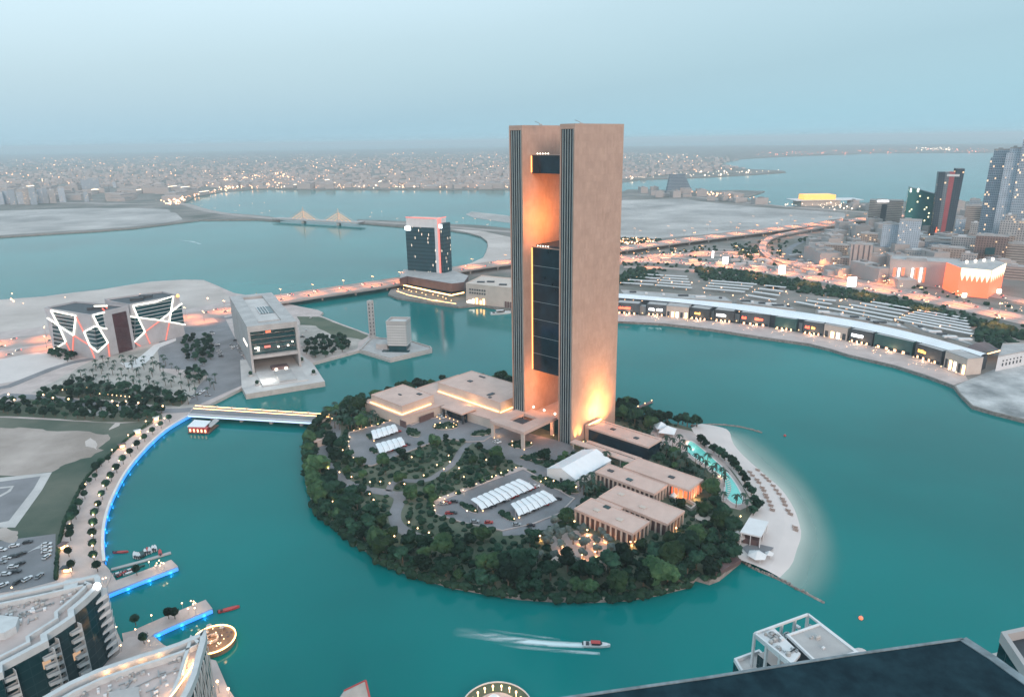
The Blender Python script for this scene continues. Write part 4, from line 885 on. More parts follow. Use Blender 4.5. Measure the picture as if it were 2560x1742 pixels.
ML = roofed('cultural_building', 'wide beige building beside the channel with rows of small square openings and lit ground floor', 'building', [
    ('hall', PP([(1166, 757), (1290, 772), (1330, 748), (1206, 735)], 2.5), 2.5, 26, 'beige', 'beige', 1.0)])
mw = PP([(1166, 757), (1290, 772)], 2.5)
for i in range(7):
    for j in range(2):
        q = lerp(mw[0], mw[1], .09+i*.05); b = MB(); b.box((q[0]-.2, q[1]-.3, 19-j*4), (1.6, .8, 2)); b.build('opening', M['dark'], ML)
for s in (.03, .07, .11, .15, .22, .3, .36):
    q = lerp(mw[0], mw[1], s); b = MB(); b.box((q[0], q[1]-.4, 3), (2.2, .8, random.uniform(2, 7))); b.build('lit_window', M['g_farw'] if s < .2 else M['g_cove'], ML)
for s in (.80, .85, .9):
    q = lerp(mw[0], mw[1], s); b = MB(); b.box((q[0], q[1]-.4, 3), (2.2, .8, 7)); b.build('archway', M['brown'], ML)
for s, t_ in ((.3, 18), (.5, 26), (.75, 16)):
    q = lerp(mw[0], mw[1], s); b = MB(); b.box((q[0], q[1]+t_, 26), (9, 4, 1.4), -.2); b.build('roof_plant', M['dark'], ML)

# minaret and cube mosque
x, y = P(931.7, 843, 3); MN = thing('minaret', 'slender pale square minaret with a column of small dark openings', 'tower', (x, y, 2.5)); rz = -.45
b = MB(); b.box((x, y, 2.5), (4.6, 4.6, 38.5), rz); b.build('shaft', M['concrete'], MN)
for k in range(9):
    for s in (0, 1):
        a = rz-math.pi/2+s*math.pi/2; b = MB(); b.box((x+math.cos(a)*2.32, y+math.sin(a)*2.32, 6+k*3.8), (.12, 1.3, 1.9), a); b.build('opening', M['dark'], MN)
x, y = P(1000, 868, 3); MQ = thing('cube_mosque', 'pale cube mosque clad in small staggered openings on a platform in the water', 'mosque', (x, y, 2.5)); rz = -.12
M['mosq'] = facade('mosque_lattice', (.50, .50, .50), (.16, .17, .18), 2.2, 2.6, .55, .4, .0)
b = MB(); b.box((x, y, 7.0), (19, 17, 22), rz); b.build('cube', [M['mosq']], MQ)
b = MB(); k, q = math.cos(rz), math.sin(rz); b.ring([(x+k*u_-q*v_, y+q*u_+k*v_) for u_, v_ in ((-9.7, -8.7), (9.7, -8.7), (9.7, 8.7), (-9.7, 8.7))], 1.0, 28, 31); b.build('parapet', M['concrete'], MQ)
b = MB(); b.box((x, y, 2.5), (17, 15, 4.5), rz); b.build('base_glazing', M['tglass'], MQ)
b = MB(); b.box((x-16, y+3, 2.5), (11, 14, 5), rz); b.build('prayer_hall', M['concrete'], MQ)
b = MB(); b.box((x-2, y-12, 2.5), (26, 5, .8), rz); b.build('reflecting_pool', M['tglass'], MQ)
b = MB(); b.ring(PP([(899, 876), (930, 845), (1018, 851), (1078, 869), (1078, 875), (976, 898)], 2.5), .8, 2.5, 3.8); tag(b.build('platform_wall', M['quay'], loc=(*P(976, 898, 2.5), 2.5)), 'low stone wall round the mosque platform', 'wall')

# far cable-stayed bridge
SB = thing('cable_bridge', 'distant low bridge with two small lit cable stayed pylons', 'bridge', (*P(800, 552, 0), 0))
a, c = P(690, 548, 5), P(905, 560, 5); u = Vector(vsub(c, a)); ul = u.length; u.normalize()
b = MB(); b.strip([a, c], 26, 9, 3); b.build('deck', M['concrete'], SB)
for s in (.34, .745):
    q = lerp(a, c, s); b = MB(); b.box((*q, -2), (6, 22, 8)); b.build('pier', M['concrete'], SB)
    b = MB(); b.cone((*q, 9), 2.2, 1.0, 30, 4); py_ = b.build('pylon', M['beige'], SB)
    for sd in (-1, 1):
        for k in (1, 2, 3, 4):
            b = MB(); b.bar((q[0], q[1], 12+k*5.5), (q[0]+u.x*sd*k*13, q[1]+u.y*sd*k*13, 9.2), .7); b.build('cable', M['g_gold'] if k < 4 else M['beige'], py_)

# sail shaped hotel far off, golden roofed theatre, port shed
x, y = P(1697, 484, 3); SH = thing('terraced_hotel', 'distant grey stepped hotel shaped like a sail by the water', 'hotel', (x, y, 2.5))
M['hz_fac'] = facade('banded_facade', (.20, .25, .30), (.10, .14, .18), 400, 5, 1, .5, 0)
for k in range(9):
    wd = 92-k*5.0; b = MB(); b.box((x-k*1.2, y, 2.5+k*7.4), (wd, 26-k, 7.39)); b.build('storey_block', M['hz_fac'], SH)
x, y = P(2040, 512, 3); TH_ = thing('golden_theatre', 'wide waterside theatre with a glowing golden box roof and a thin flat canopy', 'theatre', (x, y, 2.5))
b = MB(); b.box((x, y, 2.5), (110, 60, 14)); b.build('hall', M['beige'], TH_)
b = MB(); b.box((x+22, y, 17), (190, 70, 1.6)); b.build('flat_canopy', M['white'], TH_)
b = MB(); b.prism([(x-45, y-24), (x+43, y-24), (x+40, y+24), (x-42, y+24)], 18.7, 32); b.build('golden_roof', M['g_gold'], TH_)
# ------------------------------------------------------------------ the waterside mall
TOPL = [(1500, 725), (1545, 730), (1684, 742), (1828, 754), (1948, 768), (2078, 787), (2179, 804), (2318, 835), (2471, 880)]
BOTL = [(1500, 740), (1545, 744), (1684, 754), (1828, 771), (1948, 790), (2078, 807), (2179, 826), (2318, 859), (2445, 896)]
tp, bt = smooth(PP(TOPL, 17), 2), smooth(PP(BOTL, 15.5), 2); n_ = 40; tp, bt = resample(tp, n_), resample(bt, n_)
MR = thing('mall_gallery', 'very long curved white vaulted roof of the waterside shopping gallery', 'mall', (*bt[20], 2.5))
b = MB()
for i in range(n_-1):
    for k in range(5):
        z = lambda s: 15.3+1.8*math.sin(math.pi*min(1, max(0, s)))
        a0, a1, c1, c0 = lerp(bt[i], tp[i], k/5), lerp(bt[i+1], tp[i+1], k/5), lerp(bt[i+1], tp[i+1], (k+1)/5), lerp(bt[i], tp[i], (k+1)/5)
        b.face([(*a0, z(k/5)), (*a1, z(k/5)), (*c1, z((k+1)/5)), (*c0, z((k+1)/5))])
b.build('vaulted_roof', M['white_roof'], MR)
b = MB(); b.prism(bt+tp[::-1], 2.5, 15.2, mt=0); b.build('gallery_walls', M['dark'], MR)
for k in range(34):
    i = 1+k; q = lerp(bt[i], tp[i], -.06); b = MB(); b.box((*q, 13.6), (.9, .5, .7)); b.build('eaves_lamp', M['g_far'], MR)
# hall roofs behind the gallery
def prs(px, d):  # an outline along the back of the gallery, d metres deep
    a = PP(px, 10); return a+[(x, y+d) for x, y in a[::-1]]
for lb, px, d, z in (('flat grey rear hall of the mall nearest the tower', [(1560, 734), (1700, 744), (1830, 752)], 26, 9), ('flat rear hall in the middle of the mall', [(1858, 754), (1990, 770)], 22, 8), ('grey rear hall with a dark slot of openings', [(2060, 782), (2180, 802), (2280, 822)], 20, 9), ('last grey rear hall at the right end of the mall', [(2310, 828), (2450, 868)], 34, 10)):
    r = roofed('mall_hall', lb, 'mall', [('walls', prs(px, d), 2.5, z, 'beige', 'concrete', .6)], 'rear halls of the mall')
    a = PP(px, 10)
    for k in range(6):
        q = lerp(a[0], a[-1], (k+.5)/6); b = MB(); b.box((q[0]+random.uniform(-3, 3), q[1]+d*.55, z), (random.choice((3, 8, 12)), 4, 1.6), -.1); b.build('roof_plant', M[random.choice(('dark', 'white'))], r)
# individual shops on the water front: x range, y of eaves left/right, ground left/right
def shop(label, xa, ya, xb, yb, kind, sign=None, hgt=15., cols=1):
    a, c = P(xa, ya, 2.5), P(xb, yb, 2.5); u = Vector(vsub(c, a)); l_ = u.length; u.normalize(); n = Vector((-u.y, u.x)); n = n if n.y > 0 else -n
    r = thing('waterfront_shop', label, 'shop', ((a[0]+c[0])/2, (a[1]+c[1])/2, 2.5), group='shops along the waterfront promenade')
    f = lambda s, d: (a[0]+u.x*l_*s+n.x*d, a[1]+u.y*l_*s+n.y*d)
    dp = 15
    b = MB(); b.prism([f(0, 0), f(1, 0), f(1, dp), f(0, dp)], 2.5, hgt, mt=1); b.build('walls', [M[kind], M['concrete']], r)
    b = MB(); b.ring([f(-.005, -.1), f(1.005, -.1), f(1.005, dp+.1), f(-.005, dp+.1)], .4, hgt-.2, hgt+.5); b.build('parapet', M['concrete'] if kind == 'beige' else M[kind], r)
    if kind == 'beige':
        k = max(2, int(l_/4.5))
        for i in range(k):
            s = (i+.5)/k; w_ = .28/k; b = MB(); b.prism([f(s-w_, -.12), f(s+w_, -.12), f(s+w_, .02), f(s-w_, .02)], 2.6, hgt-6); b.build('lit_arch' if i % 3 else 'window', M['g_cove'] if i % 3 == 1 else M['g_farw'] if i % 3 == 2 else M['dark'], r)
    else:
        b = MB(); b.prism([f(.04, -.15), f(.96, -.15), f(.96, .02), f(.04, .02)], 2.6, 5.6); b.build('shopfront', M['dglass'], r)
        for i in range(4):
            b = MB(); b.prism([f(.1+i*.22, -.2), f(.17+i*.22, -.2), f(.17+i*.22, -.16), f(.1+i*.22, -.16)], 3, 5.2); b.build('lit_window', M['g_far'], r)
    b = MB(); b.prism([f(-.01, -4), f(1.01, -4), f(1.01, -.21), f(-.01, -.21)], 2.62, 2.9); b.build('terrace', M['paving'], r)
    for (s0, s1, mt) in (sign or []):
        # a lit sign made of letter-like strokes on a bar
        L0 = l_*(s1-s0); k = max(3, int(L0/1.1)); sg = MB(); z0 = 8.6
        for i in range(k):
            s = s0+(s1-s0)*(i+.5)/k; w_ = (s1-s0)/k*.40
            hh = random.choice((2.6, 2.6, 2.0)); sg.prism([f(s-w_, -.42), f(s+w_, -.42), f(s+w_, -.25), f(s-w_, -.25)], z0, z0+hh, bot=True)
        sg.prism([f(s0, -.40), f(s1, -.40), f(s1, -.27), f(s0, -.27)], z0+.8, z0+1.6, bot=True)
        sg.build('sign', M[mt], r)
    for i in range(3):
        q = f(.15+.35*i, -5.5); b = MB(); b.ball((*q, 4.6), .45); b.build('terrace_lamp', M['g_warm' if i != 1 else 'g_farw'], r)
    if kind != 'beige' or l_ > 30: lamp('shop_light', (*f(.5, -5), 5), 900, (1, .62, .36), .5)
    return r
shop('dark shop with an orange sign, nearest the tall tower', 1541, 784, 1597, 788, 'shop_dark', [(.1, .62, 'g_sign_r')])
shop('dark shop with a two-word white sign, second from the tower', 1616, 788, 1664, 792, 'shop_dark', [(.12, .42, 'g_sign_w'), (.52, .82, 'g_sign_w')])
shop('beige shop with glowing arches near the tall tower', 1665, 792, 1720, 797, 'beige')
shop('dark shop with a single small yellow sign', 1724, 797, 1771, 803, 'shop_dark', [(.25, .55, 'g_sign_y')])
shop('dark shop with a white sign in the middle of the row', 1785, 803, 1833, 808, 'shop_dark', [(.1, .6, 'g_sign_w')])
shop('long dark shop with two orange red signs', 1850, 810, 1922, 818, 'shop_dark', [(.05, .2, 'g_sign_r'), (.5, .78, 'g_sign_r')])
shop('dark greenish shop without a lit sign', 1936, 822, 1988, 830, 'shop_teal')
shop('dark shop with a red and yellow sign', 2006, 834, 2056, 841, 'shop_dark', [(.1, .32, 'g_sign_r'), (.42, .6, 'g_sign_y')])
shop('beige shop between two dark ones in the right half of the row', 2058, 841, 2116, 852, 'beige')
shop('dark shop with a very bright white sign', 2122, 854, 2178, 866, 'shop_dark', [(.08, .6, 'g_sign_w'), (.08, .6, 'g_sign_w')])
shop('long teal shop with tables in front', 2183, 867, 2278, 890, 'shop_teal')
shop('dark shop with a yellow sign near the right end of the row', 2285, 893, 2350, 914, 'shop_dark', [(.12, .42, 'g_sign_y')])
shop('large pale corner shop at the right end of the row', 2358, 917, 2412, 938, 'beige', hgt=16.5)
gaps = [(1598, 786, 1614, 788), (1772, 800, 1784, 802), (1834, 806, 1848, 808), (1923, 818, 1934, 820), (1989, 828, 2004, 832)]
for g in gaps:
    a, c = P(g[0], g[1]-2, 2.5), P(g[2], g[3]-2, 2.5); b = MB(); p = [a, c, (c[0]+2, c[1]+9), (a[0]+2, a[1]+9)]; b.prism(p, 2.5, 11); b.ring(p, .3, 11, 11.6)
    r = thing('entrance_link', 'small pale link block between two waterfront shops', 'building', (*cen(p), 2.5), group='link blocks between the shops'); b.build('walls', M['concrete'], r)
    b = MB(); b.ball((*lerp(a, c, .5), 3.8), .5); b.build('door_lamp', M['g_warm'], r)
sheet('promenade_paving', [(1541, 803), (1660, 808), (1780, 822), (1900, 841), (2021, 858), (2078, 872), (2123, 886), (2235, 912), (2320, 938), (2384, 962), (2420, 950), (2412, 936), (2350, 912), (2278, 890), (2178, 866), (2056, 841), (1922, 818), (1833, 808), (1720, 797), (1597, 788), (1541, 784)], M['paving'], 4)
EA = roofed('mall_end_building', 'white mall end building with two rows of small dark windows', 'building', [('walls', PP([(2488, 928), (2562, 912), (2600, 890), (2500, 894)], 2.5), 2.5, 15, 'white', 'concrete', .8)])
wa = PP([(2488, 928), (2562, 912)], 2.5)
for i in range(6):
    for j in range(2):
        q = lerp(wa[0], wa[1], .2+i*.12); b = MB(); b.box((q[0], q[1]-.1, 6+j*4), (1.2, .5, 1.2 if j else 2.6), .2); b.build('window', M['dark'], EA)
a, c = P(2434, 896, 8), P(2500, 878, 8); AC = thing('arched_canopy', 'brown curved entrance canopy with a warm light line at the end of the mall', 'canopy', (*a, 2.5))
b = MB(); u = Vector(vsub(c, a))
for k in range(8):
    s0, s1 = k/8, (k+1)/8; z = lambda s: 9+3.5*math.sin(math.pi*s); p0, p1 = lerp(a, c, s0), lerp(a, c, s1)
    b.face([(*p0, z(s0)), (*p1, z(s1)), (p1[0]+5, p1[1]+22, z(s1)), (p0[0]+5, p0[1]+22, z(s0))])
b.build('curved_roof', M['brown'], AC); b = MB(); b.strip([(a[0], a[1]-.3), (c[0], c[1]-.3)], .5, 9.2, .7); b.build('light_strip', M['g_warm'], AC)
for q in (a, c): b = MB(); b.box((*q, 2.5), (1, 1, 6.5)); b.build('column', M['beige'], AC)

# car park shades behind the mall
def shade_row():
    r = thing('car_park_shade', 'long pale roof over a row of parked cars behind the mall', 'canopy')
    b = LB(); b.box((0, 0, 3.2), (1, 5.2, .35)); b.build('roof', M['white'], r)
    for s in (-.42, -.14, .14, .42): b = LB(); b.box((s, 1.8, 0), (.006, .35, 3.2)); b.build('post', M['metal'], r)
    b = LB(); b.box((-.495, -2.5, 3.3), (.012, .9, .8)); b.build('lamp', M['g_far'], r); return r
SRW = Kind(shade_row)
GSH = 'long pale shades over the car park rows behind the mall'
def rows(quad_, n, wh=''):
    a, c, d, e = PP(quad_, 5.5)   # left-back, right-back, right-front, left-front
    for k in range(n):
        s = k/(n-1); p, q = lerp(a, e, s), lerp(c, d, s); l_ = math.dist(p, q)
        SRW((*lerp(p, q, .5), 2.5), math.atan2(q[1]-p[1], q[0]-p[0]), (l_, 1, 1), 'long pale car shade '+wh, 'car park shades, '+wh)
rows([(1612, 686), (1658, 689), (1634, 712), (1552, 707)], 4, 'in the block nearest the tall tower')
rows([(1664, 689), (1718, 692), (1730, 720), (1640, 713)], 5, 'in the second block from the tall tower')
rows([(1780, 702), (1892, 711), (1862, 730), (1760, 721)], 4, 'in the third block from the tall tower')
rows([(1912, 714), (1965, 719), (1940, 750), (1868, 738)], 4, 'in the fourth block, left of the lamp cluster')
rows([(2045, 748), (2090, 752), (2068, 770), (1990, 755)], 3, 'in the small middle block behind the mall')
rows([(2180, 755), (2282, 772), (2232, 801), (2072, 770)], 5, 'in the wide block right of the middle')
rows([(2296, 776), (2415, 796), (2432, 836), (2240, 798)], 6, 'in the last block at the right end')

# ------------------------------------------------------------------ the city on the right
FA = [facade('pale_flats', (.40, .385, .38), (.10, .12, .14), 3.2, 3.4, .5, .5, .06), facade('beige_flats', (.36, .29, .25), (.13, .11, .11), 3.6, 3.4, .6, .45, .08),
      facade('blue_white_flats', (.40, .46, .52), (.17, .23, .29), 3.0, 3.3, .4, .5, .05), facade('striped_flats', (.40, .34, .30), (.16, .14, .14), 60, 3.6, 1, .42, .03), facade('grey_glass', (.38, .43, .48), (.20, .25, .30), 2.4, 3.6, .75, .7, .05), facade('brown_flats', (.22, .16, .145), (.08, .07, .07), 3.4, 3.5, .5, .55, .08)]
def tower_(label, xl, xr, yb, yt, fac, dep=22, rz=None, cat='tower', name='high_rise', steps=None, grp='city buildings on the right', roofm='concrete', crown=True):
    a, c = P(xl, yb, 2.5), P(xr, yb, 2.5); w_ = math.dist(a, c); m_ = lerp(a, c, .5); d = math.hypot(*m_); ang = math.atan2(m_[1], m_[0])-math.pi/2 if rz is None else rz
    n = Vector((-math.sin(ang), math.cos(ang))); ctr = (m_[0]+n.x*dep/2, m_[1]+n.y*dep/2)
    h = next((z for z in range(4, 420) if xof((*m_, z))[1] <= yt), 60)
    r = thing(name, label, cat, (*ctr, 2.5), group=grp)
    st = steps or [(1, 1, 0, 1)]
    for (sw, sd, f0, f1) in st:
        b = MB(); b.box((*ctr, 2.5+(h-2.5)*f0), (w_*sw, dep*sd, (h-2.5)*(f1-f0)), ang, bot=False); b.mi = [0]*4+[1]; b.build('walls', [fac, M[roofm]], r)
    if crown:
        sw = st[-1][0]; k, q = math.cos(ang), math.sin(ang); hw, hd = w_*sw/2+.15, dep*st[-1][1]/2+.15
        b = MB(); b.ring([(ctr[0]+k*u_-q*v_, ctr[1]+q*u_+k*v_) for u_, v_ in ((-hw, -hd), (hw, -hd), (hw, hd), (-hw, hd))], .7, h-.5, h+1.2); b.build('parapet', M[roofm], r)
        b = MB(); b.box((ctr[0]-w_*sw*.15, ctr[1], h), (w_*sw*.3, dep*.3, 3.2), ang); b.build('roof_plant', M['white' if fac is FA[0] else 'concrete'], r)
    return r, ctr, w_, ang, h
tower_('office tower with a white grid frame and a lit white sign along its top', 2168, 2246, 573, 503, FA[3], 24)
tw = [o for o in col.objects if o.name == 'high_rise'][0]
a, c = P(2168, 573, 2.5), P(2246, 573, 2.5)
b = MB(); b.prism([lerp(a, c, .36), lerp(a, c, .68), (lerp(a, c, .68)[0], lerp(a, c, .68)[1]-.8), (lerp(a, c, .36)[0], lerp(a, c, .36)[1]-.8)], 2.5, 54); b.build('dark_glazing', M['dark'], tw)
b = MB(); b.prism([(lerp(a, c, .2)[0], lerp(a, c, .2)[1]-1.5), (lerp(a, c, .85)[0], lerp(a, c, .85)[1]-1.5), lerp(a, c, .85), lerp(a, c, .2)], 58.5, 61.5, bot=True); b.build('white_sign', M['g_sign_w'], tw)
# teal glass block with a sloping top
a, c = P(2255, 588, 2.5), P(2338, 588, 2.5); r = thing('sloping_glass_tower', 'teal glass block with a slanting roof line beside the red striped tower', 'tower', (*lerp(a, c, .5), 2.5))
zl, zr = next(z for z in range(300) if xof((*a, z))[1] <= 470), next(z for z in range(300) if xof((*c, z))[1] <= 490)
b = MB(); d = 26; A, C_, A2, C2 = a, c, (a[0]+d*.5, a[1]+d), (c[0]+d*.5, c[1]+d)
M['teal_grid'] = facade('teal_curtain_wall', (.02, .13, .13), (.025, .16, .16), 3, 3.6, .8, .75, .03, (1, .9, .5), 1.2, .3, .12)
for (p, q, z0, z1) in ((A, C_, zl, zr), (C_, C2, zr, zr), (C2, A2, zr, zl), (A2, A, zl, zl)):
    l_ = math.dist(p, q); b.face([(*p, 2.5), (*q, 2.5), (*q, z1), (*p, z0)], [(0, 2.5), (l_, 2.5), (l_, z1), (0, z0)])
b.build('curtain_wall', M['teal_grid'], r); b = MB(); b.face([(*A, zl), (*C_, zr), (*C2, zr), (*A2, zl)]); b.build('sloping_roof', M['dark'], r)
for s in (.06, .28): q = lerp(A, C_, s); b = MB(); b.box((q[0], q[1]-.6, zl-9), (2, 1, 7)); b.build('lit_fin', M['g_farw'], r)
# tall dark tower with a red stripe: tapering
a, c = P(2326, 594, 2.5), P(2378, 596, 2.5); w_ = math.dist(a, c); ang = math.atan2(a[1]+c[1], a[0]+c[0])-math.pi/2
r = thing('red_striped_tower', 'tall dark tower leaning outward with a red stripe and an orange light at its foot', 'tower', (*lerp(a, c, .5), 2.5))
u = Vector(vsub(c, a)).normalized(); n = Vector((-u.y, u.x)); m_ = Vector(lerp(a, c, .5)); hh = 130
M['dk_twr'] = facade('dark_tower_wall', (.05, .07, .09), (.03, .05, .07), 3, 3.8, .7, .7, .02)
def fr_(hw, dz, z, d): q = m_+n*d; return [(*(q-u*hw), z), (*(q+u*hw), z+dz)]
for (x0, x1, mt) in ((-1, -.45, 'dk_twr'), (-.45, -.12, 'glass'), (-.12, .3, 'stripe'), (.3, 1, 'dk_twr')):
    M.setdefault('glass', facade('grey_tower_wall', (.18, .20, .22), (.12, .15, .17), 3, 3.8, .7, .7, .03)); M.setdefault('stripe', mat('red_cladding', (.34, .07, .08), .5, .15, .05))
    b = MB(); w0, w1 = w_/2, w_*.60
    p0, p1 = m_+u*(x0*w0), m_+u*(x1*w0); q0, q1 = m_+u*(x0*w1), m_+u*(x1*w1); z0, z1 = hh-6+6*(x0 > 0), hh-6+6*(x0 > 0)
    D = n*26
    for (e, f_, g_, h_) in ((p0, p1, q1, q0), (p1+D, p0+D, q0+D, q1+D)):
        l_ = (f_-e).length; b.face([(*e, 2.5), (*f_, 2.5), (*g_, z1), (*h_, z0)], [(0, 2.5), (l_, 2.5), (l_, z1), (0, z0)])
    if x0 == -1: b.face([(*(p0+D), 2.5), (*p0, 2.5), (*q0, z0), (*(q0+D), z0)], [(0, 2.5), (26, 2.5), (26, z0), (0, z0)])
    if x1 == 1: b.face([(*p1, 2.5), (*(p1+D), 2.5), (*(q1+D), z1), (*q1, z1)], [(0, 2.5), (26, 2.5), (26, z1), (0, z1)])
    b.face([(*q0, z0), (*q1, z1), (*(q1+D), z1), (*(q0+D), z0)]); b.build('wall_strip', M[mt], r)
b = MB(); b.cone((*(m_-u*w_*.28-n*1.5), 3), 3.2, .4, 20, 6); b.build('foot_light', M['g_orange'], r)
b = MB(); q = m_+u*w_*.1-n*1.2; b.box((q.x, q.y, hh-14), (20, 1, 4), math.atan2(u.y, u.x)); b.build('pale_band', M['white'], r)
tower_('pair of pale blue apartment slabs joined together, the left one', 2198, 2238, 641, 562, FA[2], 20)
tower_('pair of pale blue apartment slabs joined together, the right one with a white roof light', 2238, 2288, 646, 553, FA[2], 20)
tower_('beige mid rise with tall dark window strips beside the highway', 2122, 2172, 674, 612, facade('strip_flats', (.45, .37, .34), (.14, .13, .14), 7, 60, .3, 1, 0), 18, cat='building')
tower_('broad beige tower with horizontal balcony bands', 2404, 2462, 600, 516, FA[3], 22)
tower_('beige tower with orange tinted balcony bands right of the broad one', 2452, 2490, 604, 518, FA[3], 22)
tower_('very tall grey glass tower with a white gridded edge', 2436, 2480, 640, 375, FA[4], 26, steps=[(1, 1, 0, .93), (.8, .9, .93, 1)])
tower_('very tall grey tower with vertical dark seam, second from the right edge', 2470, 2508, 650, 372, FA[2], 28, steps=[(1, 1, 0, .96), (.7, .8, .96, 1)])
tower_('tallest grey tower cut by the right edge of the picture', 2506, 2580, 655, 352, FA[4], 30)
tower_('white tower with dark balcony slots near the right edge', 2484, 2524, 662, 540, FA[0], 20, steps=[(1, 1, 0, .9), (.6, .8, .9, 1)])
tower_('lower white tower with balconies at the right edge', 2524, 2570, 664, 556, FA[0], 20)
tower_('brown stone block with a tall square archway', 2432, 2502, 668, 592, FA[5], 20, cat='building')
o = [x for x in col.objects if x.name.startswith('high_rise')][-1]; q = P(2466, 669, 2.5)
b = MB(); b.box((q[0], q[1]-.5, 2.5), (13, 1, 14)); b.build('archway', M['dark'], o); b = MB(); b.box((q[0], q[1]-.7, 22), (14, 1, 10)); b.build('upper_glazing', M['tglass'], o)
tower_('low beige block with strong horizontal bands at the right edge', 2508, 2575, 672, 612, FA[3], 24, cat='building')
tower_('round fronted beige block at the foot of the red striped tower', 2300, 2376, 632, 598, FA[1], 24, cat='building')
tower_('grey glazed block in front of the red striped tower', 2310, 2372, 640, 606, FA[4], 14, cat='building')
tower_('pale low block with a row of dark square openings', 2262, 2330, 655, 630, FA[0], 18, cat='building')
tower_('beige block behind the orange lit hall', 2326, 2400, 664, 620, FA[1], 20, cat='building')
tower_('grey block beside the brown archway building', 2374, 2434, 650, 596, FA[0], 20, cat='building')
tower_('long pinkish apartment block left of the pale blue slabs', 2022, 2120, 640, 612, FA[1], 16, cat='building')
for lb_, x0, x1, yb, yt, f_ in (('pale slim block left of the broad beige tower', 2382, 2404, 606, 548, 2), ('white mid rise behind the brown archway building', 2420, 2446, 612, 560, 0), ('pale blue mid rise between the right edge towers', 2546, 2572, 640, 520, 2), ('beige mid rise right of the brown archway building', 2500, 2522, 664, 590, 1), ('grey mid rise left of the tall grey towers', 2412, 2436, 580, 500, 4), ('small white block behind the orange lit hall', 2400, 2436, 668, 636, 0), ('banded block right of the orange lit hall', 2512, 2560, 700, 668, 3), ('pale low block behind the pale blue apartment slabs', 2290, 2312, 622, 590, 0), ('small beige block between the white grid office and the blue slabs', 2150, 2190, 612, 586, 1), ('pale block left of the white grid office tower', 2120, 2160, 590, 566, 0)):
    tower_(lb_, x0, x1, yb, yt, FA[f_], 18, cat='building', name='mid_rise')
tower_('warm lit low block beside the highway', 2060, 2120, 668, 645, FA[1], 18, cat='building')
# long hall with coloured light stripes
H_ = tower_('long pale mall hall with white and orange vertical light stripes', 2226, 2380, 712, 655, mat('plain_beige', (.45, .40, .38), .8, .08, .05), 40, cat='mall', name='striped_hall')[0]
a, c = P(2226, 712, 2.5), P(2380, 712, 2.5)
for i, (s, mt) in enumerate(((.03, 'g_orange'), (.10, 'g_farw'), (.17, 'g_orange'), (.32, 'g_farw'), (.39, 'g_orange'), (.46, 'g_farw'), (.53, 'g_orange'), (.66, 'g_farw'), (.74, 'g_farw'), (.82, 'g_orange'))):
    q = lerp(a, c, s); b = MB(); b.box((q[0], q[1]-.8, 6), (2.2 if mt == 'g_farw' else 3.2, 1, 19)); b.build('light_stripe', M[mt], H_)
# orange lit cinema block with a pointed white fringe
a, c = P(2392, 738, 2.5), P(2502, 724, 2.5); mid = P(2466, 746, 2.5); r = thing('orange_lit_hall', 'hall glowing orange under a white fringe of pointed lights, beside the highway', 'building', (*lerp(a, c, .5), 2.5))
back_ = [(c[0]+6, c[1]+34), (a[0]+6, a[1]+40)]; Zt = next(z for z in range(100) if xof((*a, z))[1] <= 672)
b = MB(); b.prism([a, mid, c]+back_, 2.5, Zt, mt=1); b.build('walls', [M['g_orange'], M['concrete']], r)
M['g_fringe'] = glow('fringe_light', (1, .80, .50), 1.0)
for (p, q, k, mt) in ((a, mid, 6, 'g_farw'), (mid, c, 7, 'g_far')):
    for i in range(k):
        s0, s1, sm_ = i/k, (i+1)/k, (i+.5)/k; A_, B_, M__ = lerp(p, q, s0), lerp(p, q, s1), lerp(p, q, sm_); n = Vector((q[1]-p[1], p[0]-q[0])).normalized(); n = (n if n.y < 0 else -n)*.6
        b = MB(); w1, w2 = Zt-(Zt-2)*.20, Zt-(Zt-2)*.45
        b.face([(A_[0]+n.x, A_[1]+n.y, Zt+.5), (A_[0]+n.x, A_[1]+n.y, w1), (M__[0]+n.x, M__[1]+n.y, w2), (B_[0]+n.x, B_[1]+n.y, w1), (B_[0]+n.x, B_[1]+n.y, Zt+.5)])
        b.build('pointed_light', M['g_fringe'], r)
for i in range(4):
    q = lerp(a, c, .3+i*.2); b = MB(); b.ball((q[0]+2, q[1]+20, Zt+2.5), 1.8); b.build('roof_lamp', M['g_white'], r)
for i in range(4):
    q = lerp(a, c, .0+i*.25); b = MB(); b.box((q[0], q[1]-14-3*i*.2, 3), (5, 1.5, 5)); b.build('kiosk_sign', M['g_farw'], r)
# billboards along the highway
for i, (px, py, wd, ht) in enumerate(((1781, 648, 3, 14), (1812, 664, 9, 14), (1953, 690, 10, 16), (2127, 722, 12, 16))):
    x, y = P(px, py+5, 2.5); r = thing('billboard', ['narrow white lit sign post by the highway', 'white lit billboard, left one of the three square ones', 'white lit billboard, middle one of the three square ones', 'white lit billboard, rightmost, below the striped hall'][i], 'billboard', (x, y, 2.5), group='lit billboards by the highway')
    b = MB(); b.cone((x, y, 2.5), .4, .35, 6, 6); b.build('pole', M['metal'], r); b = MB(); b.box((x, y, 8), (wd*.9, .8, ht*.75)); b.build('screen', M['g_sign_w'], r)
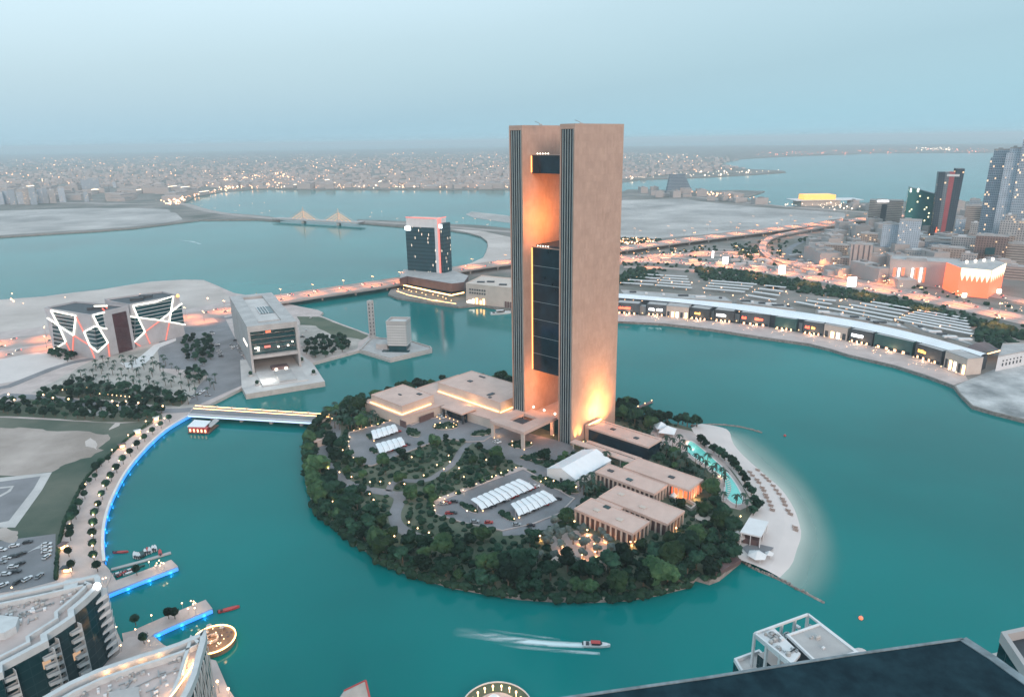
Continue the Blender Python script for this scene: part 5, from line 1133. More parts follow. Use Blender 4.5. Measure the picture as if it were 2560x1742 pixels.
# ------------------------------------------------------------------ vegetation
def lump(b, c, r, n=9, m=6, am=.28, fr=.55, sz=.85, sd=0.):
    def pt(i, j):
        th, ph = math.pi*j/m, 6.2832*(i % n)/n; d = Vector((math.sin(th)*math.cos(ph), math.sin(th)*math.sin(ph), math.cos(th)*sz))
        q = Vector(c)+d*r; k = 1+am*noise.noise(q*fr+Vector((sd, sd*2, 0)))*2
        return Vector(c)+d*r*k
    for j in range(m):
        for i in range(n):
            q = [pt(i, j), pt(i, j+1), pt(i+1, j+1), pt(i+1, j)]
            if j == 0: q = q[:3]
            if j == m-1: q = [q[0], q[1], q[3]]
            b.face(q)
def leaves(b, c, r, k, s, sz=.85, rng=random):
    for _ in range(k):
        d = Vector((rng.gauss(0, 1), rng.gauss(0, 1), rng.gauss(0, 1)+.3)).normalized(); q = Vector(c)+Vector((d.x, d.y, d.z*sz))*r*rng.uniform(.8, 1.18)
        n = (d+Vector((rng.uniform(-.8, .8), rng.uniform(-.8, .8), rng.uniform(-.3, .9)))).normalized(); u = n.orthogonal().normalized(); v = n.cross(u); a = s*rng.uniform(.6, 1.3)
        b.face([q+u*a, q+v*a*.7, q-u*a, q-v*a*.7])
def tree_kind(name, label, seed, r=4.2, h=8., leaf='leaf', lobes=7, flat=.8):
    def mk():
        rg = random.Random(seed); t_ = thing(name, label, 'tree')
        b = LB(); b.cone((0, 0, -.3), .38, .22, h*.55, 6); lobes_ = []
        for k in range(lobes):
            a = 6.2832*k/lobes+rg.uniform(-.4, .4); d = r*.55*rg.uniform(.5, 1.05) if k else 0
            c = (d*math.cos(a), d*math.sin(a), h*.62+rg.uniform(-.15, .28)*h*(1-.3*d/r)); lobes_.append(c); b.bar((0, 0, h*.3), (c[0]*.8, c[1]*.8, c[2]-.5), .16)
        b.build('trunk', M['bark'], t_); b = LB()
        for c in lobes_:
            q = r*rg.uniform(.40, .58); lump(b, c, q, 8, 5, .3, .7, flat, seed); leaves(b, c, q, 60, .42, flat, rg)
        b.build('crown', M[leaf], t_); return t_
    return Kind(mk)
BT = [tree_kind('broadleaf_tree', 'dense dark green tree', s, 4.1+.5*(s % 3), 7.2+1.1*(s % 2), 'leaf_light' if s in (2, 5) else 'leaf', 6+s % 3, .72+.1*(s % 3)) for s in range(1, 7)]
GT = [tree_kind('olive_tree', 'pale grey green olive tree in the lit garden court', 11, 3.2, 6.2, 'olive', 6)]
PTk = [tree_kind('park_tree', 'small dark park tree', s, 3.4, 6.4, 'leaf', 5) for s in (21, 22)]
RTk = Kind(lambda: None)
def round_tree():
    t_ = thing('clipped_tree', 'small round clipped tree on the promenade', 'tree'); rg = random.Random(5)
    b = LB(); b.cone((0, 0, -.2), .2, .14, 3.4, 6); b.build('trunk', M['bark'], t_); b = LB(); lump(b, (0, 0, 4.1), 2.0, 10, 7, .16, .9, .85); leaves(b, (0, 0, 4.1), 2.0, 160, .28, .85, rg); b.build('crown', M['leaf'], t_); return t_
RTk = Kind(round_tree)
def palm():
    t_ = thing('palm_tree', 'date palm', 'palm tree'); b = LB()
    for k in range(4): b.cone((0, 0, -.3+k*2.1), .30-.03*k, .26-.03*k, 2.1, 6)
    b.build('trunk', M['bark'], t_); b = LB(); rg = random.Random(3)
    for k in range(20):
        a = 6.2832*k/20*1.618*3; ri = rg.uniform(.1, 1.0); L_ = 3.1; p = Vector((0, 0, 8)); dr = Vector((math.cos(a), math.sin(a), 0)); sd = Vector((-math.sin(a), math.cos(a), 0)); pr = None
        for i in range(5):
            s = i/4; q = p+dr*L_*s+Vector((0, 0, ri*1.6*s-2.6*s*s)); w_ = .6*(1-s*.7)
            if pr: b.face([pr[0]-sd*pr[1], q-sd*w_, q+Vector((0, 0, .12)), pr[0]+Vector((0, 0, .12))]); b.face([pr[0]+Vector((0, 0, .12)), q+Vector((0, 0, .12)), q+sd*w_, pr[0]+sd*pr[1]])
            pr = (q, w_)
    b.build('crown', M['palmleaf'], t_); return t_
PM = Kind(palm)
# where nothing may grow on the island
BLD = [[EN(e, n) for e, n in q] for q in (((-156, -54), (-101, -54), (-101, -20), (-42, -18), (-42, 42), (-146, 38)), ((-50, -28), (-16, -28), (-16, 8), (-50, 8)), ((-42, -3), (4, -3), (4, 52), (-42, 52)), ((0, -6), (52, -6), (52, 31), (0, 31)), ((13, -46), (40, -46), (40, -7), (13, -7)), ((48, -19), (96, -19), (96, 2), (48, 2)), ((40, -34), (84, -34), (84, -17), (40, -17)), ((58, -56), (104, -56), (104, -36), (58, -36)), ((56, -75), (97, -75), (97, -56), (56, -56)), ((50, -6), (68, -6), (68, 3), (50, 3)))]
GARD = PP([(1670, 1243), (1686, 1232), (1745, 1264), (1728, 1278)], 3)
NOGO = BLD+[PK1, PK2, CRT, SQ, PT, GARD, inset(PP([(1840, 1300), (1880, 1285), (1930, 1300), (1930, 1400), (1840, 1390)], 3), 0)]
def seg_d(p, a, c):
    ax, ay = c[0]-a[0], c[1]-a[1]; l2 = ax*ax+ay*ay or 1; t_ = max(0, min(1, ((p[0]-a[0])*ax+(p[1]-a[1])*ay)/l2)); return math.hypot(p[0]-a[0]-ax*t_, p[1]-a[1]-ay*t_)
def line_d(p, ln): return min(seg_d(p, a, c) for a, c in zip(ln, ln[1:]))
def clear(p, m_=0):
    if any(inside(p, q) for q in NOGO): return False
    return not any(line_d(p, r) < (4.2 if i == 3 else 3.4)+m_ for i, r in enumerate(IR))
rg = random.Random(42); pts = []
def scatter(poly, spacing, tries, ok, acc, cap=9999, mind=None):
    x0, x1 = min(p[0] for p in poly), max(p[0] for p in poly); y0, y1 = min(p[1] for p in poly), max(p[1] for p in poly); o = []
    for _ in range(tries):
        if len(o) >= cap: break
        p = (rg.uniform(x0, x1), rg.uniform(y0, y1))
        if not inside(p, poly) or not ok(p): continue
        if any((p[0]-q[0])**2+(p[1]-q[1])**2 < spacing**2 for q in acc): continue
        acc.append(p); o.append(p)
    return o
ISLL = ISL+[ISL[0]]
beltn = [p for p in walk([tuple(q) for q in inset(ISL, 3.4)]+[tuple(inset(ISL, 3.4)[0])], 6.0)]
acc = []; tr = []
for x, y, h in beltn:
    p = (x, y)
    if not any(inside(p, q) for q in NOGO) and not (x > 110 and y > 290) and not (y > 420 and -60 < x < 60 and rg.random() < .5):
        acc.append(p); tr.append((p, 1.0))
for p in scatter(ISL, 6.2, 9000, lambda p: clear(p, 1.5) and line_d(p, ISLL) < 20 and not (p[0] > 108 and p[1] > 300), acc, 150): tr.append((p, 1.1))
for p in scatter(ISL, 7.6, 9000, lambda p: clear(p, .8) and not (p[0] > 112 and p[1] > 300), acc, 290-len(tr)): tr.append((p, .85))
tr.sort(key=lambda q: q[0][1])
rk = 0
for p, s in tr[:296]:
    near = line_d(p, ISLL); s *= .92
    if near < 14 and p[1] < 330: lb, gp = 'dense dark green tree in the thick belt along the near shore of the island', 'trees of the near shore belt'
    elif near < 14: lb, gp = 'dark green tree by the far or left shore of the island', 'trees of the far shore belt'
    elif p[0] > 40: lb, gp = 'dark garden tree growing round the low villas', 'trees round the villas'
    else:
        sub_ = 'between the ballroom car park and the shore road' if p[0] < -75 and p[1] > 370 else 'in the garden between the two hotel car parks' if p[1] > 345 else 'around the villa car park on the island'
        lb, gp = 'dark green tree '+sub_, 'trees '+sub_
    BT[rg.randrange(6)]((p[0], p[1], 2.5), rg.uniform(0, 6.28), s*rg.choice((.6, .8, .95, 1.05, 1.2, 1.4)), lb, gp)
# garden court: olives and palms with warm lights
oc = []
for p in scatter(PP([(1350, 1350), (1400, 1300), (1450, 1300), (1530, 1345), (1540, 1395), (1480, 1425), (1400, 1410), (1330, 1400)], 3), 6.0, 800, lambda p: not any(inside(p, q) for q in BLD), oc, 24):
    GT[0]((p[0], p[1], 2.5), rg.uniform(0, 6), rg.uniform(.7, 1.05), 'pale grey green olive tree in the lit garden court at the front', 'olive trees of the garden court')
pc = []
for poly, n_, lb, gp in ((PP([(800, 1040), (900, 1005), (1000, 1040), (1060, 1040), (985, 1052), (870, 1080), (830, 1075)], 3), 34, 'palm between the bridge end and the ballroom building', 'palms by the bridge end'), (PP([(1700, 1100), (1800, 1160), (1880, 1270), (1850, 1290), (1770, 1230), (1690, 1170), (1640, 1120)], 3), 34, 'palm beside the lagoon shaped pool', 'palms by the pool'), (PP([(1480, 1170), (1530, 1150), (1500, 1230), (1460, 1250), (1440, 1220)], 3), 10, 'palm between the marquee tent and the villas', 'palms by the marquee')):
    for p in scatter(poly, 4.2, 1500, lambda p: not any(inside(p, q) for q in BLD+[PK1, POOL]), pc, n_): PM((p[0], p[1], 2.5), rg.uniform(0, 6), rg.uniform(.75, 1.05), lb, gp)
for px, py in ((1752, 1108), (1762, 1116), (1785, 1130), (1797, 1140), (1812, 1148), (1826, 1158), (1835, 1170), (1846, 1180), (1855, 1192), (1862, 1205), (1868, 1222), (1878, 1235), (1884, 1255), (1890, 1272), (1883, 1285)):
    x, y = P(px, py, 3); PTk[0]((x, y, 2.5), rg.uniform(0, 6), rg.uniform(.75, 1.1), 'small dark tree in the row between the pool and the beach', 'trees between the pool and the beach')
for px, py in ((1695, 1052), (1707, 1049), (1718, 1055), (1730, 1056), (1742, 1056)):
    x, y = P(px, py+8, 3); PTk[1]((x, y, 2.5), rg.uniform(0, 6), 1.2, 'dark tree at the far tip of the sandy cove', 'trees at the far tip of the cove')
# shrubs and undergrowth as one mass
b = MB(); ac2 = []
for p in scatter(ISL, 3.6, 14000, lambda p: clear(p, .2) and not (p[0] > 112 and p[1] > 300), ac2, 1700):
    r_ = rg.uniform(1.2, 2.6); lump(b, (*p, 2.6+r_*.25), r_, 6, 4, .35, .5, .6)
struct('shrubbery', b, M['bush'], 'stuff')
b = MB(); kpts = [P(778, 1255, 2.5)]+PP([(805, 1288), (843, 1317), (877, 1345), (921, 1371), (947, 1397), (1037, 1431), (1127, 1457), (1231, 1476), (1377, 1491), (1480, 1493), (1565, 1489), (1640, 1477), (1719, 1457)], 2.5)
for x, y, h in walk(kpts, 1.5): lump(b, (x+rg.uniform(-1, 1), y+rg.uniform(-.8, 1.2), 1.8), rg.uniform(1.4, 2.6), 6, 4, .35, .5, .8)
struct('shore_mangroves', b, M['bush'], 'stuff')
# promenade: clipped trees and lamps, pixel positions read off the photograph
def c4(x, y): return P(x/3.594, 1000+y/3.594, 2.5)
for x, y in ((1525, 190), (1450, 245), (1375, 305), (1303, 368), (1238, 432), (1175, 500), (1110, 570), (1052, 648), (1003, 722), (960, 800), (922, 884), (888, 974), (860, 1058), (848, 1150), (842, 1240), (843, 1335), (850, 1440), (880, 1535)):
    q = c4(x, y+6); RTk((*q, 2.5), rg.uniform(0, 6), rg.uniform(.9, 1.1), 'round clipped tree in the row nearest the water on the curved promenade', 'clipped trees along the promenade')
for x, y in ((980, 555), (915, 590), (870, 645), (860, 712), (810, 750), (750, 820), (765, 880), (720, 970), (675, 1010), (685, 1062), (645, 1110), (638, 1190), (637, 1255), (622, 1400), (650, 1520)):
    q = c4(x, y+6); RTk((*q, 2.5), rg.uniform(0, 6), rg.uniform(.7, 1.25), 'round tree in the ragged inner row of the curved promenade', 'trees on the inner side of the promenade')
def lamp_post():
    r = thing('street_lamp', 'short street lamp with a warm globe', 'street lamp'); b = LB(); b.cone((0, 0, 0), .1, .07, 3.6, 5); b.build('pole', M['metal'], r); b = LB(); b.ball((0, 0, 3.9), .42); b.build('globe', M['g_lamp'], r); return r
M['g_lamp'] = glow('promenade_lamp', (1, .56, .26), 3.2)
LP = Kind(lamp_post); LPS = []
for i, (x, y) in enumerate(((1485, 195), (1415, 255), (1335, 316), (1268, 376), (1200, 442), (1137, 510), (1078, 582), (1025, 655), (978, 735), (938, 810), (903, 895), (873, 980), (850, 1073), (840, 1165), (838, 1260), (843, 1355), (857, 1455))):
    q = c4(x, y+14); LP((*q, 2.5), 0, 1, 'warm globe lamp in the row beside the clipped trees of the promenade', 'lamps along the promenade'); lamp('lamp_light', (*q, 6.9), 260, WARM, .4)
for i, (x, y) in enumerate(((1318, 220), (1160, 348), (1015, 483), (883, 633), (778, 795), (692, 970), (638, 1160), (620, 1360), (648, 1570))):
    q = c4(x, y+14); LP((*q, 2.5), 0, 1, 'warm globe lamp in the sparse inner row of the promenade', 'inner lamps of the promenade'); lamp('lamp_light', (*q, 6.9), 220, WARM, .4)
# island lamps
isl = [(831, 1052), (858, 1132), (822, 1178), (850, 1188), (880, 1200), (926, 1213), (952, 1212), (975, 1216), (1012, 1218), (1093, 1170), (1110, 1180), (1122, 1146), (1125, 1162), (1060, 1196), (1040, 1238), (1110, 1264), (1023, 1315), (1045, 1330), (1073, 1341), (925, 1243), (935, 1258), (900, 1262), (833, 1262), (838, 1264), (987, 1350), (880, 1268), (1148, 1178), (1160, 1200), (1030, 1150), (1216, 1157), (1230, 1200), (1253, 1190), (1540, 1410), (1626, 1408), (1850, 1300), (1838, 1312), (1756, 1338), (1812, 1322), (1735, 1398), (1720, 1345), (1224, 1422), (1168, 1286), (1440, 1226), (1384, 1210), (1364, 1204)]
for i, (x, y) in enumerate(isl):
    q = P(x, y+5, 2.5); LP((*q, 2.5), 0, .9, 'small garden lamp glowing among the island trees', 'garden lamps on the island')
    if i % 2 == 0: lamp('lamp_light', (*q, 6.5), 160, ORANGE, .3)
edge = [(875, 1096), (872, 1108), (873, 1120), (877, 1133), (884, 1148), (885, 1080), (900, 1076), (915, 1072), (930, 1068), (945, 1064), (960, 1060), (975, 1055), (1100, 1248), (1120, 1243), (1140, 1237), (1158, 1230), (1175, 1222), (1191, 1214), (1207, 1206), (1223, 1199), (1240, 1193), (1254, 1187), (1270, 1180), (1290, 1173), (1085, 1268), (1088, 1280), (1112, 1252)]
for i, (x, y) in enumerate(edge):
    q = P(x, y, 2.5); LP((*q, 2.5), 0, (.8, .8, .35), 'low warm lamp on the wall round a hotel car park', 'wall lamps of the car parks')
    if i % 3 == 0: lamp('lamp_light', (*q, 4.6), 110, WARM, .3)
for x, y in ((1405, 1370), (1380, 1385), (1448, 1352), (1468, 1330), (1468, 1345), (1408, 1375), (1486, 1365), (1487, 1385), (1455, 1393), (1510, 1348), (1436, 1308), (1382, 1325), (1576, 1360), (1588, 1360), (1690, 1325), (1350, 1345)):
    q = P(x, y+6, 2.5); r = LP((*q, 2.5), 0, (1.2, 1.2, .7), 'warm lantern in the lit garden court in front of the villas', 'lanterns of the garden court'); lamp('lamp_light', (q[0]+.5, q[1]-.5, 3.4), 260, (1, .42, .14), .3)
for x, y in ((1718, 1106), (1733, 1120), (1765, 1150), (1770, 1160), (1800, 1192)): lamp('pool_light', (*P(x, y, 2.5), 4), 160, WARM, .3)
# west park
wp = []; WPOLY = PP([(150, 975), (250, 905), (330, 905), (400, 900), (470, 940), (560, 950), (540, 975), (470, 1010), (320, 1000), (150, 985)], 3)
for p in scatter(WPOLY, 7.5, 4000, lambda p: True, wp, 110): PM((p[0], p[1], 2.5), rg.uniform(0, 6), rg.uniform(.6, .95), 'palm in the pale sandy park left of the hollow office block', 'palms in the west park')
wp2 = []
for (poly, n_), wh_ in zip(((PP([(110, 985), (200, 955), (300, 965), (400, 985), (465, 990), (455, 1015), (400, 1014), (300, 1000), (150, 990)], 3), 110), (PP([(0, 1005), (90, 995), (300, 1012), (405, 1030), (400, 1050), (300, 1052), (0, 1035)], 3), 90), (PP([(455, 850), (525, 840), (535, 900), (520, 915), (460, 900)], 3), 34), (PP([(470, 925), (515, 935), (505, 960), (470, 950)], 3), 8), (PP([(760, 850), (860, 845), (890, 868), (800, 895), (765, 885)], 3), 40), (PP([(120, 885), (160, 880), (200, 895), (170, 905)], 3), 12)), ('in the grove above the road to the island bridge', 'in the belt below the road to the island bridge', 'in the planted islands of the forecourt car park', 'beside the forecourt near the bridge end', 'in the garden between the hollow office block and the minaret', 'at the foot of the strip lit offices')):
    for p in scatter(poly, 6.0, 3000, lambda p: True, wp2, n_): PTk[rg.randrange(2)]((p[0], p[1], 2.5), rg.uniform(0, 6), rg.uniform(.7, 1.2), 'small dark tree '+wh_, 'trees '+wh_)
for i in range(20):
    q = lerp(P(158, 983, 3), P(358, 1004, 3), i/19); LP((*q, 2.5), 0, .9, 'white dot lamp in the straight row above the park road', 'row of lamps above the park road')
for x, y in ((175, 1015), (112, 1004), (284, 1020), (318, 1021), (349, 1025), (297, 1032), (221, 985), (25, 1003), (40, 1017), (410, 1033), (136, 1012)):
    q = P(x, y, 2.5); LP((*q, 2.5), 0, 1.5, 'warm lamp beside the road to the island bridge', 'lamps by the bridge road')
b = MB(); hp_ = PP([(378, 1054), (320, 1096), (262, 1149), (218, 1192), (187, 1248), (162, 1303), (150, 1350), (143, 1402), (140, 1450)], 2.5)
for x, y, h in walk(hp_, 1.1): lump(b, (x, y, 3.0), rg.uniform(.8, 1.2), 6, 4, .3, .8, .9)
tag(b.build('hedge', M['bush'], loc=(*hp_[4], 2.5)), 'long dark hedge along the inner edge of the curved promenade', 'hedge')
# roadside greenery on the mall side: too many and too far to count
b = MB()
for poly, n_ in ((PP([(1545, 690), (1600, 668), (1650, 690), (1600, 705), (1548, 715)], 3), 60), (PP([(1735, 672), (1840, 676), (2040, 710), (2060, 740), (1940, 722), (1860, 705), (1760, 700)], 3), 170), (PP([(2060, 716), (2240, 748), (2560, 830), (2560, 850), (2380, 800), (2180, 756), (2070, 740)], 3), 150), (PP([(1840, 622), (1890, 620), (1900, 650), (1850, 645)], 3), 24), (PP([(2440, 822), (2500, 840), (2560, 870), (2560, 890), (2450, 862)], 3), 30), (PP([(1990, 600), (2080, 590), (2100, 612), (2020, 615)], 3), 24), (PP([(1545, 596), (1660, 600), (1640, 608), (1545, 612)], 3), 40)):
    a_ = []
    for p in scatter(poly, 5, 3000, lambda p: True, a_, n_): lump(b, (*p, 4), rg.uniform(2.5, 5), 7, 4, .4, .3, .8)
RDS = [(HWD, 24), (HWE, 15), (HWL, 10), (HWM, 10), (HWN, 9), (HWC, 21), (HWF, 10), (HWG, 9)]; a_ = []
for p in scatter(PP([(1545, 640), (1800, 612), (1960, 600), (2050, 670), (2300, 715), (2560, 770), (2560, 850), (2060, 730), (1720, 680), (1545, 680)], 3), 9, 9000, lambda p: all(line_d(p, r_) > w2 for r_, w2 in RDS), a_, 200): lump(b, (*p, 3.6), rg.uniform(1.8, 3.8), 6, 4, .4, .3, .8)
struct('roadside_trees', b, M['bush'], 'stuff')

# ------------------------------------------------------------------ cars
def car_kind(name_mat, c):
    M[name_mat] = mat(name_mat, c, .35, 0)
    def mk():
        r = thing('parked_car', 'parked car', 'car'); b = LB(); b.prism([(-2.25, -.88), (2.15, -.88), (2.3, -.6), (2.3, .6), (2.15, .88), (-2.25, .88)], .32, .88); b.prism([(-1.9, -.8), (1.1, -.8), (1.1, .8), (-1.9, .8)], .88, .95); b.build('body', M[name_mat], r)
        b = LB(); lo, hi = [(-1.95, -.78), (1.0, -.78), (1.0, .78), (-1.95, .78)], [(-1.45, -.62), (.35, -.62), (.35, .62), (-1.45, .62)]
        for i in range(4): j = (i+1) % 4; b.face([(*lo[i], .9), (*lo[j], .9), (*hi[j], 1.42), (*hi[i], 1.42)])
        b.build('windows', M['cglass'], r); b = LB(); b.face([(*q, 1.43) for q in hi]); b.build('roof', M[name_mat], r)
        for x in (-1.4, 1.4):
            for y in (-.82, .82):
                b = LB()
                a = [(x+.34*math.cos(6.28*i/8), y-.08, .34+.34*math.sin(6.28*i/8)) for i in range(8)]; c_ = [(p[0], y+.08, p[2]) for p in a]
                b.face(a); b.face(c_[::-1]); [b.face([a[i], a[(i+1) % 8], c_[(i+1) % 8], c_[i]]) for i in range(8)]; b.build('wheel', M['tyre'], r)
        return r
    return Kind(mk)
CK = {'white': car_kind('white_car_paint', (.62, .63, .65)), 'silver': car_kind('silver_car_paint', (.30, .32, .34)), 'dark': car_kind('dark_car_paint', (.03, .035, .045)), 'red': car_kind('red_car_paint', (.35, .03, .03))}
def park(x, y, h, colr, where, grp, z=2.55): CK[colr]((x, y, z+.18), h, 1, f'{colr} car {where}', grp)
def c5(x, y): return P(x/3.577, 1300+y/3.577, 2.5)
for x, y, c, h in ((130, 238, 'white', .35), (250, 205, 'dark', .35), (22, 272, 'white', -.1), (60, 348, 'white', .2), (125, 332, 'dark', .2), (192, 312, 'dark', .9), (180, 400, 'dark', .95), (120, 425, 'white', .2), (55, 490, 'white', .1), (145, 468, 'dark', .2), (30, 590, 'white', .9), (247, 535, 'white', 1.2), (355, 508, 'silver', 1.5), (165, 560, 'dark', 1.2), (20, 385, 'silver', .1), (420, 225, 'white', .3), (420, 258, 'white', .3), (420, 290, 'white', .3), (420, 335, 'white', 1.5)):
    q = c5(x, y); park(*q, h, c, 'in the car park at the lower left', 'cars in the lower left car park')
def c6(x, y): return P(440+x/4.39, 720+y/4.39, 2.5)
for x, y in ((395, 490), (400, 505), (455, 625), (460, 645), (458, 665), (465, 690), (480, 710), (490, 735), (495, 755), (600, 630), (620, 650), (625, 665), (655, 580), (680, 640), (690, 660), (700, 690), (715, 710), (735, 735), (700, 610), (740, 800), (755, 825), (200, 900), (285, 855), (240, 1170), (290, 1135), (285, 1150), (350, 1185), (180, 1200), (60, 1240), (1480, 330), (1430, 470), (1390, 540), (1440, 560), (1430, 610), (1400, 650)):
    q = c6(x, y); park(*q, rg.choice((0, .1, 1.5)), rg.choice(('white', 'white', 'silver', 'dark')), 'on the forecourt around the hollow office block', 'cars around the hollow office block')
for px, n_, a, c in ((0, 7, (932, 1100), (1000, 1079)), (0, 8, (952, 1136), (1022, 1112)), (0, 12, (1215, 1274), (1345, 1216)), (0, 9, (1300, 1290), (1400, 1248)), (0, 4, (1105, 1262), (1140, 1256)), (0, 3, (1118, 1286), (1148, 1284)), (0, 5, (1170, 1305), (1345, 1318))):
    for k in range(n_):
        if rg.random() < .25: continue
        q = lerp(P(*a, 2.5), P(*c, 2.5), (k+.5)/n_); park(*q, AX+.75+rg.uniform(-.05, .05), rg.choice(('white', 'dark', 'dark', 'silver', 'red')), 'in a hotel car park on the island', 'cars in the hotel car parks', 2.75)
for px, py in ((1240, 1108), (1246, 1106), (1100, 1042), (1108, 1039), (1116, 1037), (1105, 1046)): q = P(px, py, 2.5); park(*q, AX, 'white', 'waiting on the hotel forecourt', 'cars on the hotel forecourt', 2.75)
# moving traffic with lights on
def traffic(head):
    def mk():
        r = thing('moving_car', 'car driving with its lights on', 'car'); b = LB(); b.prism([(-2.3, -.9), (2.3, -.9), (2.3, .9), (-2.3, .9)], .3, .95, bot=True); b.build('body', M['silver_car_paint'], r)
        b = LB(); b.prism([(-1.6, -.75), (.7, -.75), (.7, .75), (-1.6, .75)], .95, 1.5); b.build('cabin', M['cglass'], r)
        for y in (-.6, .6): b = LB(); b.ball((2.3, y, .7), .32, 5, 4); b.build('headlight', M['g_head'], r)
        for y in (-.6, .6): b = LB(); b.ball((-2.3, y, .8), .36, 5, 4); b.build('tail_light', M['g_tail'], r)
        return r
    return Kind(mk)
TK = traffic(1); nT = 0
def flow(path, zs, wd, step, lanes, lbl):
    global nT
    n_ = len(path)
    for ln in lanes:
        q = offs(path, ln*wd); rev = ln > 0
        for x, y, h in walk(q, step, rg.uniform(0, step)):
            if rg.random() < .35 or nT > 285: continue
            z = min(range(n_), key=lambda i: math.dist(path[i], (x, y))); nT += 1
            TK((x+rg.uniform(-.5, .5), y, zs[z]+.05), h+(math.pi if rev else 0), 1, *lbl)
L1_ = ('car with its lights on driving on the highway bridge or viaduct', 'traffic on the highway bridges'); L2_ = ('car with its lights on driving on the ground level highway', 'traffic on the highway')
flow(HWB, [7]*len(HWB), 44, 34, (-.33, -.2, .2, .33), L1_); flow(HWC, [10]*len(HWC), 34, 44, (-.3, .3), L1_)
flow(HWA, [2.7]*len(HWA), 46, 40, (-.3, -.15, .15, .3), L2_); flow(HWD, [2.7]*len(HWD), 40, 32, (-.36, -.2, .2, .36), L2_); flow(HWE, [2.7]*len(HWE), 22, 40, (-.25, .25), L2_)
# tall street lamps on the highways, with their sodium light
def mast():
    r = thing('highway_lamp', 'tall highway lamp with two heads', 'street lamp'); b = LB(); b.cone((0, 0, 0), .22, .12, 11.5, 6); b.build('mast', M['metal'], r)
    for s in (-1, 1):
        b = LB(); b.bar((0, 0, 11.4), (0, s*1.8, 12), .16); b.build('arm', M['metal'], r); b = LB(); b.ball((0, s*2.1, 12), .62, 6, 4, .6); b.build('lamp_head', M['g_far'], r)
    return r
MK = Kind(mast)
def masts(path, step, zs=2.5, pw=9000, each=1, cmax=99, lbl='tall lamp in the middle of a highway', grp='highway lamps'):
    for i, (x, y, h) in enumerate(walk(path, step, step/2)):
        if i > cmax: break
        MK((x, y, zs), h, 1, lbl, grp)
        if pw and i % each == 0: lamp('highway_light', (x, y, zs+15), pw*each*1.15, SODIUM, 1.5, 124, (x, y, 0), .5)
masts(HWL, 60, 2.5,  27000, lbl='tall lamp on the inner slip highway'); masts(HWM, 80, 2.5, 27000, lbl='tall lamp on the highway side road behind the tree belt')
masts(HWA, 45, 2.5, 20000, lbl='tall lamp on the highway behind the strip lit offices'); masts(HWA2, 50, 2.5, 16000, lbl='tall lamp on the nearer carriageway behind the strip lit offices'); flow(HWA2, [2.7]*len(HWA2), 24, 40, (-.25, .25), L2_); masts(HWB, 42, 7, 22000, lbl='tall lamp on the highway bridge over the channel')
masts(HWC, 60, 10, 32000, lbl='tall lamp on the elevated highway behind the tall tower'); masts(HWD, 48, 2.5, 30000, lbl='tall lamp on the wide highway in front of the city'); masts(HWE, 70, 2.5, 23400, lbl='tall lamp on the narrower highway in front of the city')
masts(HWF, 60, 8, 18000, lbl='lamp on the looping ramp bridge'); masts(HWI, 130, 2.5, 0, lbl='distant lamp on the causeway at the left'); masts(HWJ, 90, 2.5, 0, lbl='distant lamp on the causeway behind the channel hotel')

# ------------------------------------------------------------------ beach furniture
def lounger():
    r = thing('beach_lounger_set', 'pair of brown beach loungers', 'lounger')
    for y in (-.75, .75):
        b = LB(); b.prism([(-1.2, y-.45), (1.0, y-.45), (1.0, y+.45), (-1.2, y+.45)], .3, .5, bot=True); b.bar((-1.1, y, .5), (-1.7, y, 1.0), .8, .12)
        for x in (-.9, .8): b.box((x, y, 0), (.1, .8, .3))
        b.build('lounger', M['lounge'], r)
    b = LB(); b.box((-.4, 0, 0), (.4, .4, .6)); b.build('side_table', M['wood'], r); return r
LO = Kind(lounger)
for x, y in ((900, 580), (940, 620), (965, 642), (985, 664), (1018, 702), (1040, 735), (1062, 765), (1088, 802), (1098, 822), (1108, 850), (1130, 890), (1150, 915), (1185, 1010), (1190, 1030), (838, 610), (858, 636), (893, 668), (907, 690), (933, 730), (945, 752), (957, 785), (965, 805), (985, 835), (998, 867), (1010, 900)):
    q = P(1600+x/3.04, 980+y/3.04, 2); k = min(range(NB), key=lambda i: math.dist(I_[i], q)); s = math.dist(I_[k], q)/max(1, math.dist(I_[k], O_[k])); z = 2.55-.25*s/.35 if s < .35 else 2.3-.8*(s-.35)/.35 if s < .7 else 1.5-.9*(s-.7)/.2
    outer = x > 1015 or (y < 700 and x > 890 and y-x*.9 < -180)
    LO((*q, max(z, .3)), -.5, 1.0, 'pair of brown loungers on the sand in the row nearer the '+('water' if outer else 'trees'), 'loungers on the beach')
def sbed():
    r = thing('pool_lounger', 'white pool lounger', 'lounger'); b = LB(); b.prism([(-.9, -.35), (.6, -.35), (.6, .35), (-.9, .35)], .3, .42, bot=True); b.bar((.6, 0, .4), (1.0, 0, .85), .66, .1); b.build('mattress', M['white'], r)
    b = LB(); [b.box((x, 0, 0), (.1, .6, .3)) for x in (-.8, .5)]; b.build('frame', M['metal'], r); return r
SBd = Kind(sbed)
for k in range(13):
    x, y = P(1812+math.sin(k/12*3.14)*14, 1190+k*5.2, 2.6); SBd((x-.6, y, 2.62), .2, 1.1, 'white lounger in the curved row at the pool edge', 'loungers at the pool edge')
# buoy lamps
for i, (px, py) in enumerate(((2152, 1546), (1962, 1090))):
    x, y = P(px, py, 0); r = thing('marker_buoy', ['orange buoy off the lower right shore', 'small reddish buoy right of the beach cove'][i], 'buoy', (x, y, 0)); b = MB(); b.ball((x, y, .4), .9, 8, 6); b.build('float', M['g_orange'] if i == 0 else M['red'], r); b = MB(); b.cone((x, y, 1.2), .15, .1, .8, 5); b.build('post', M['metal'], r)

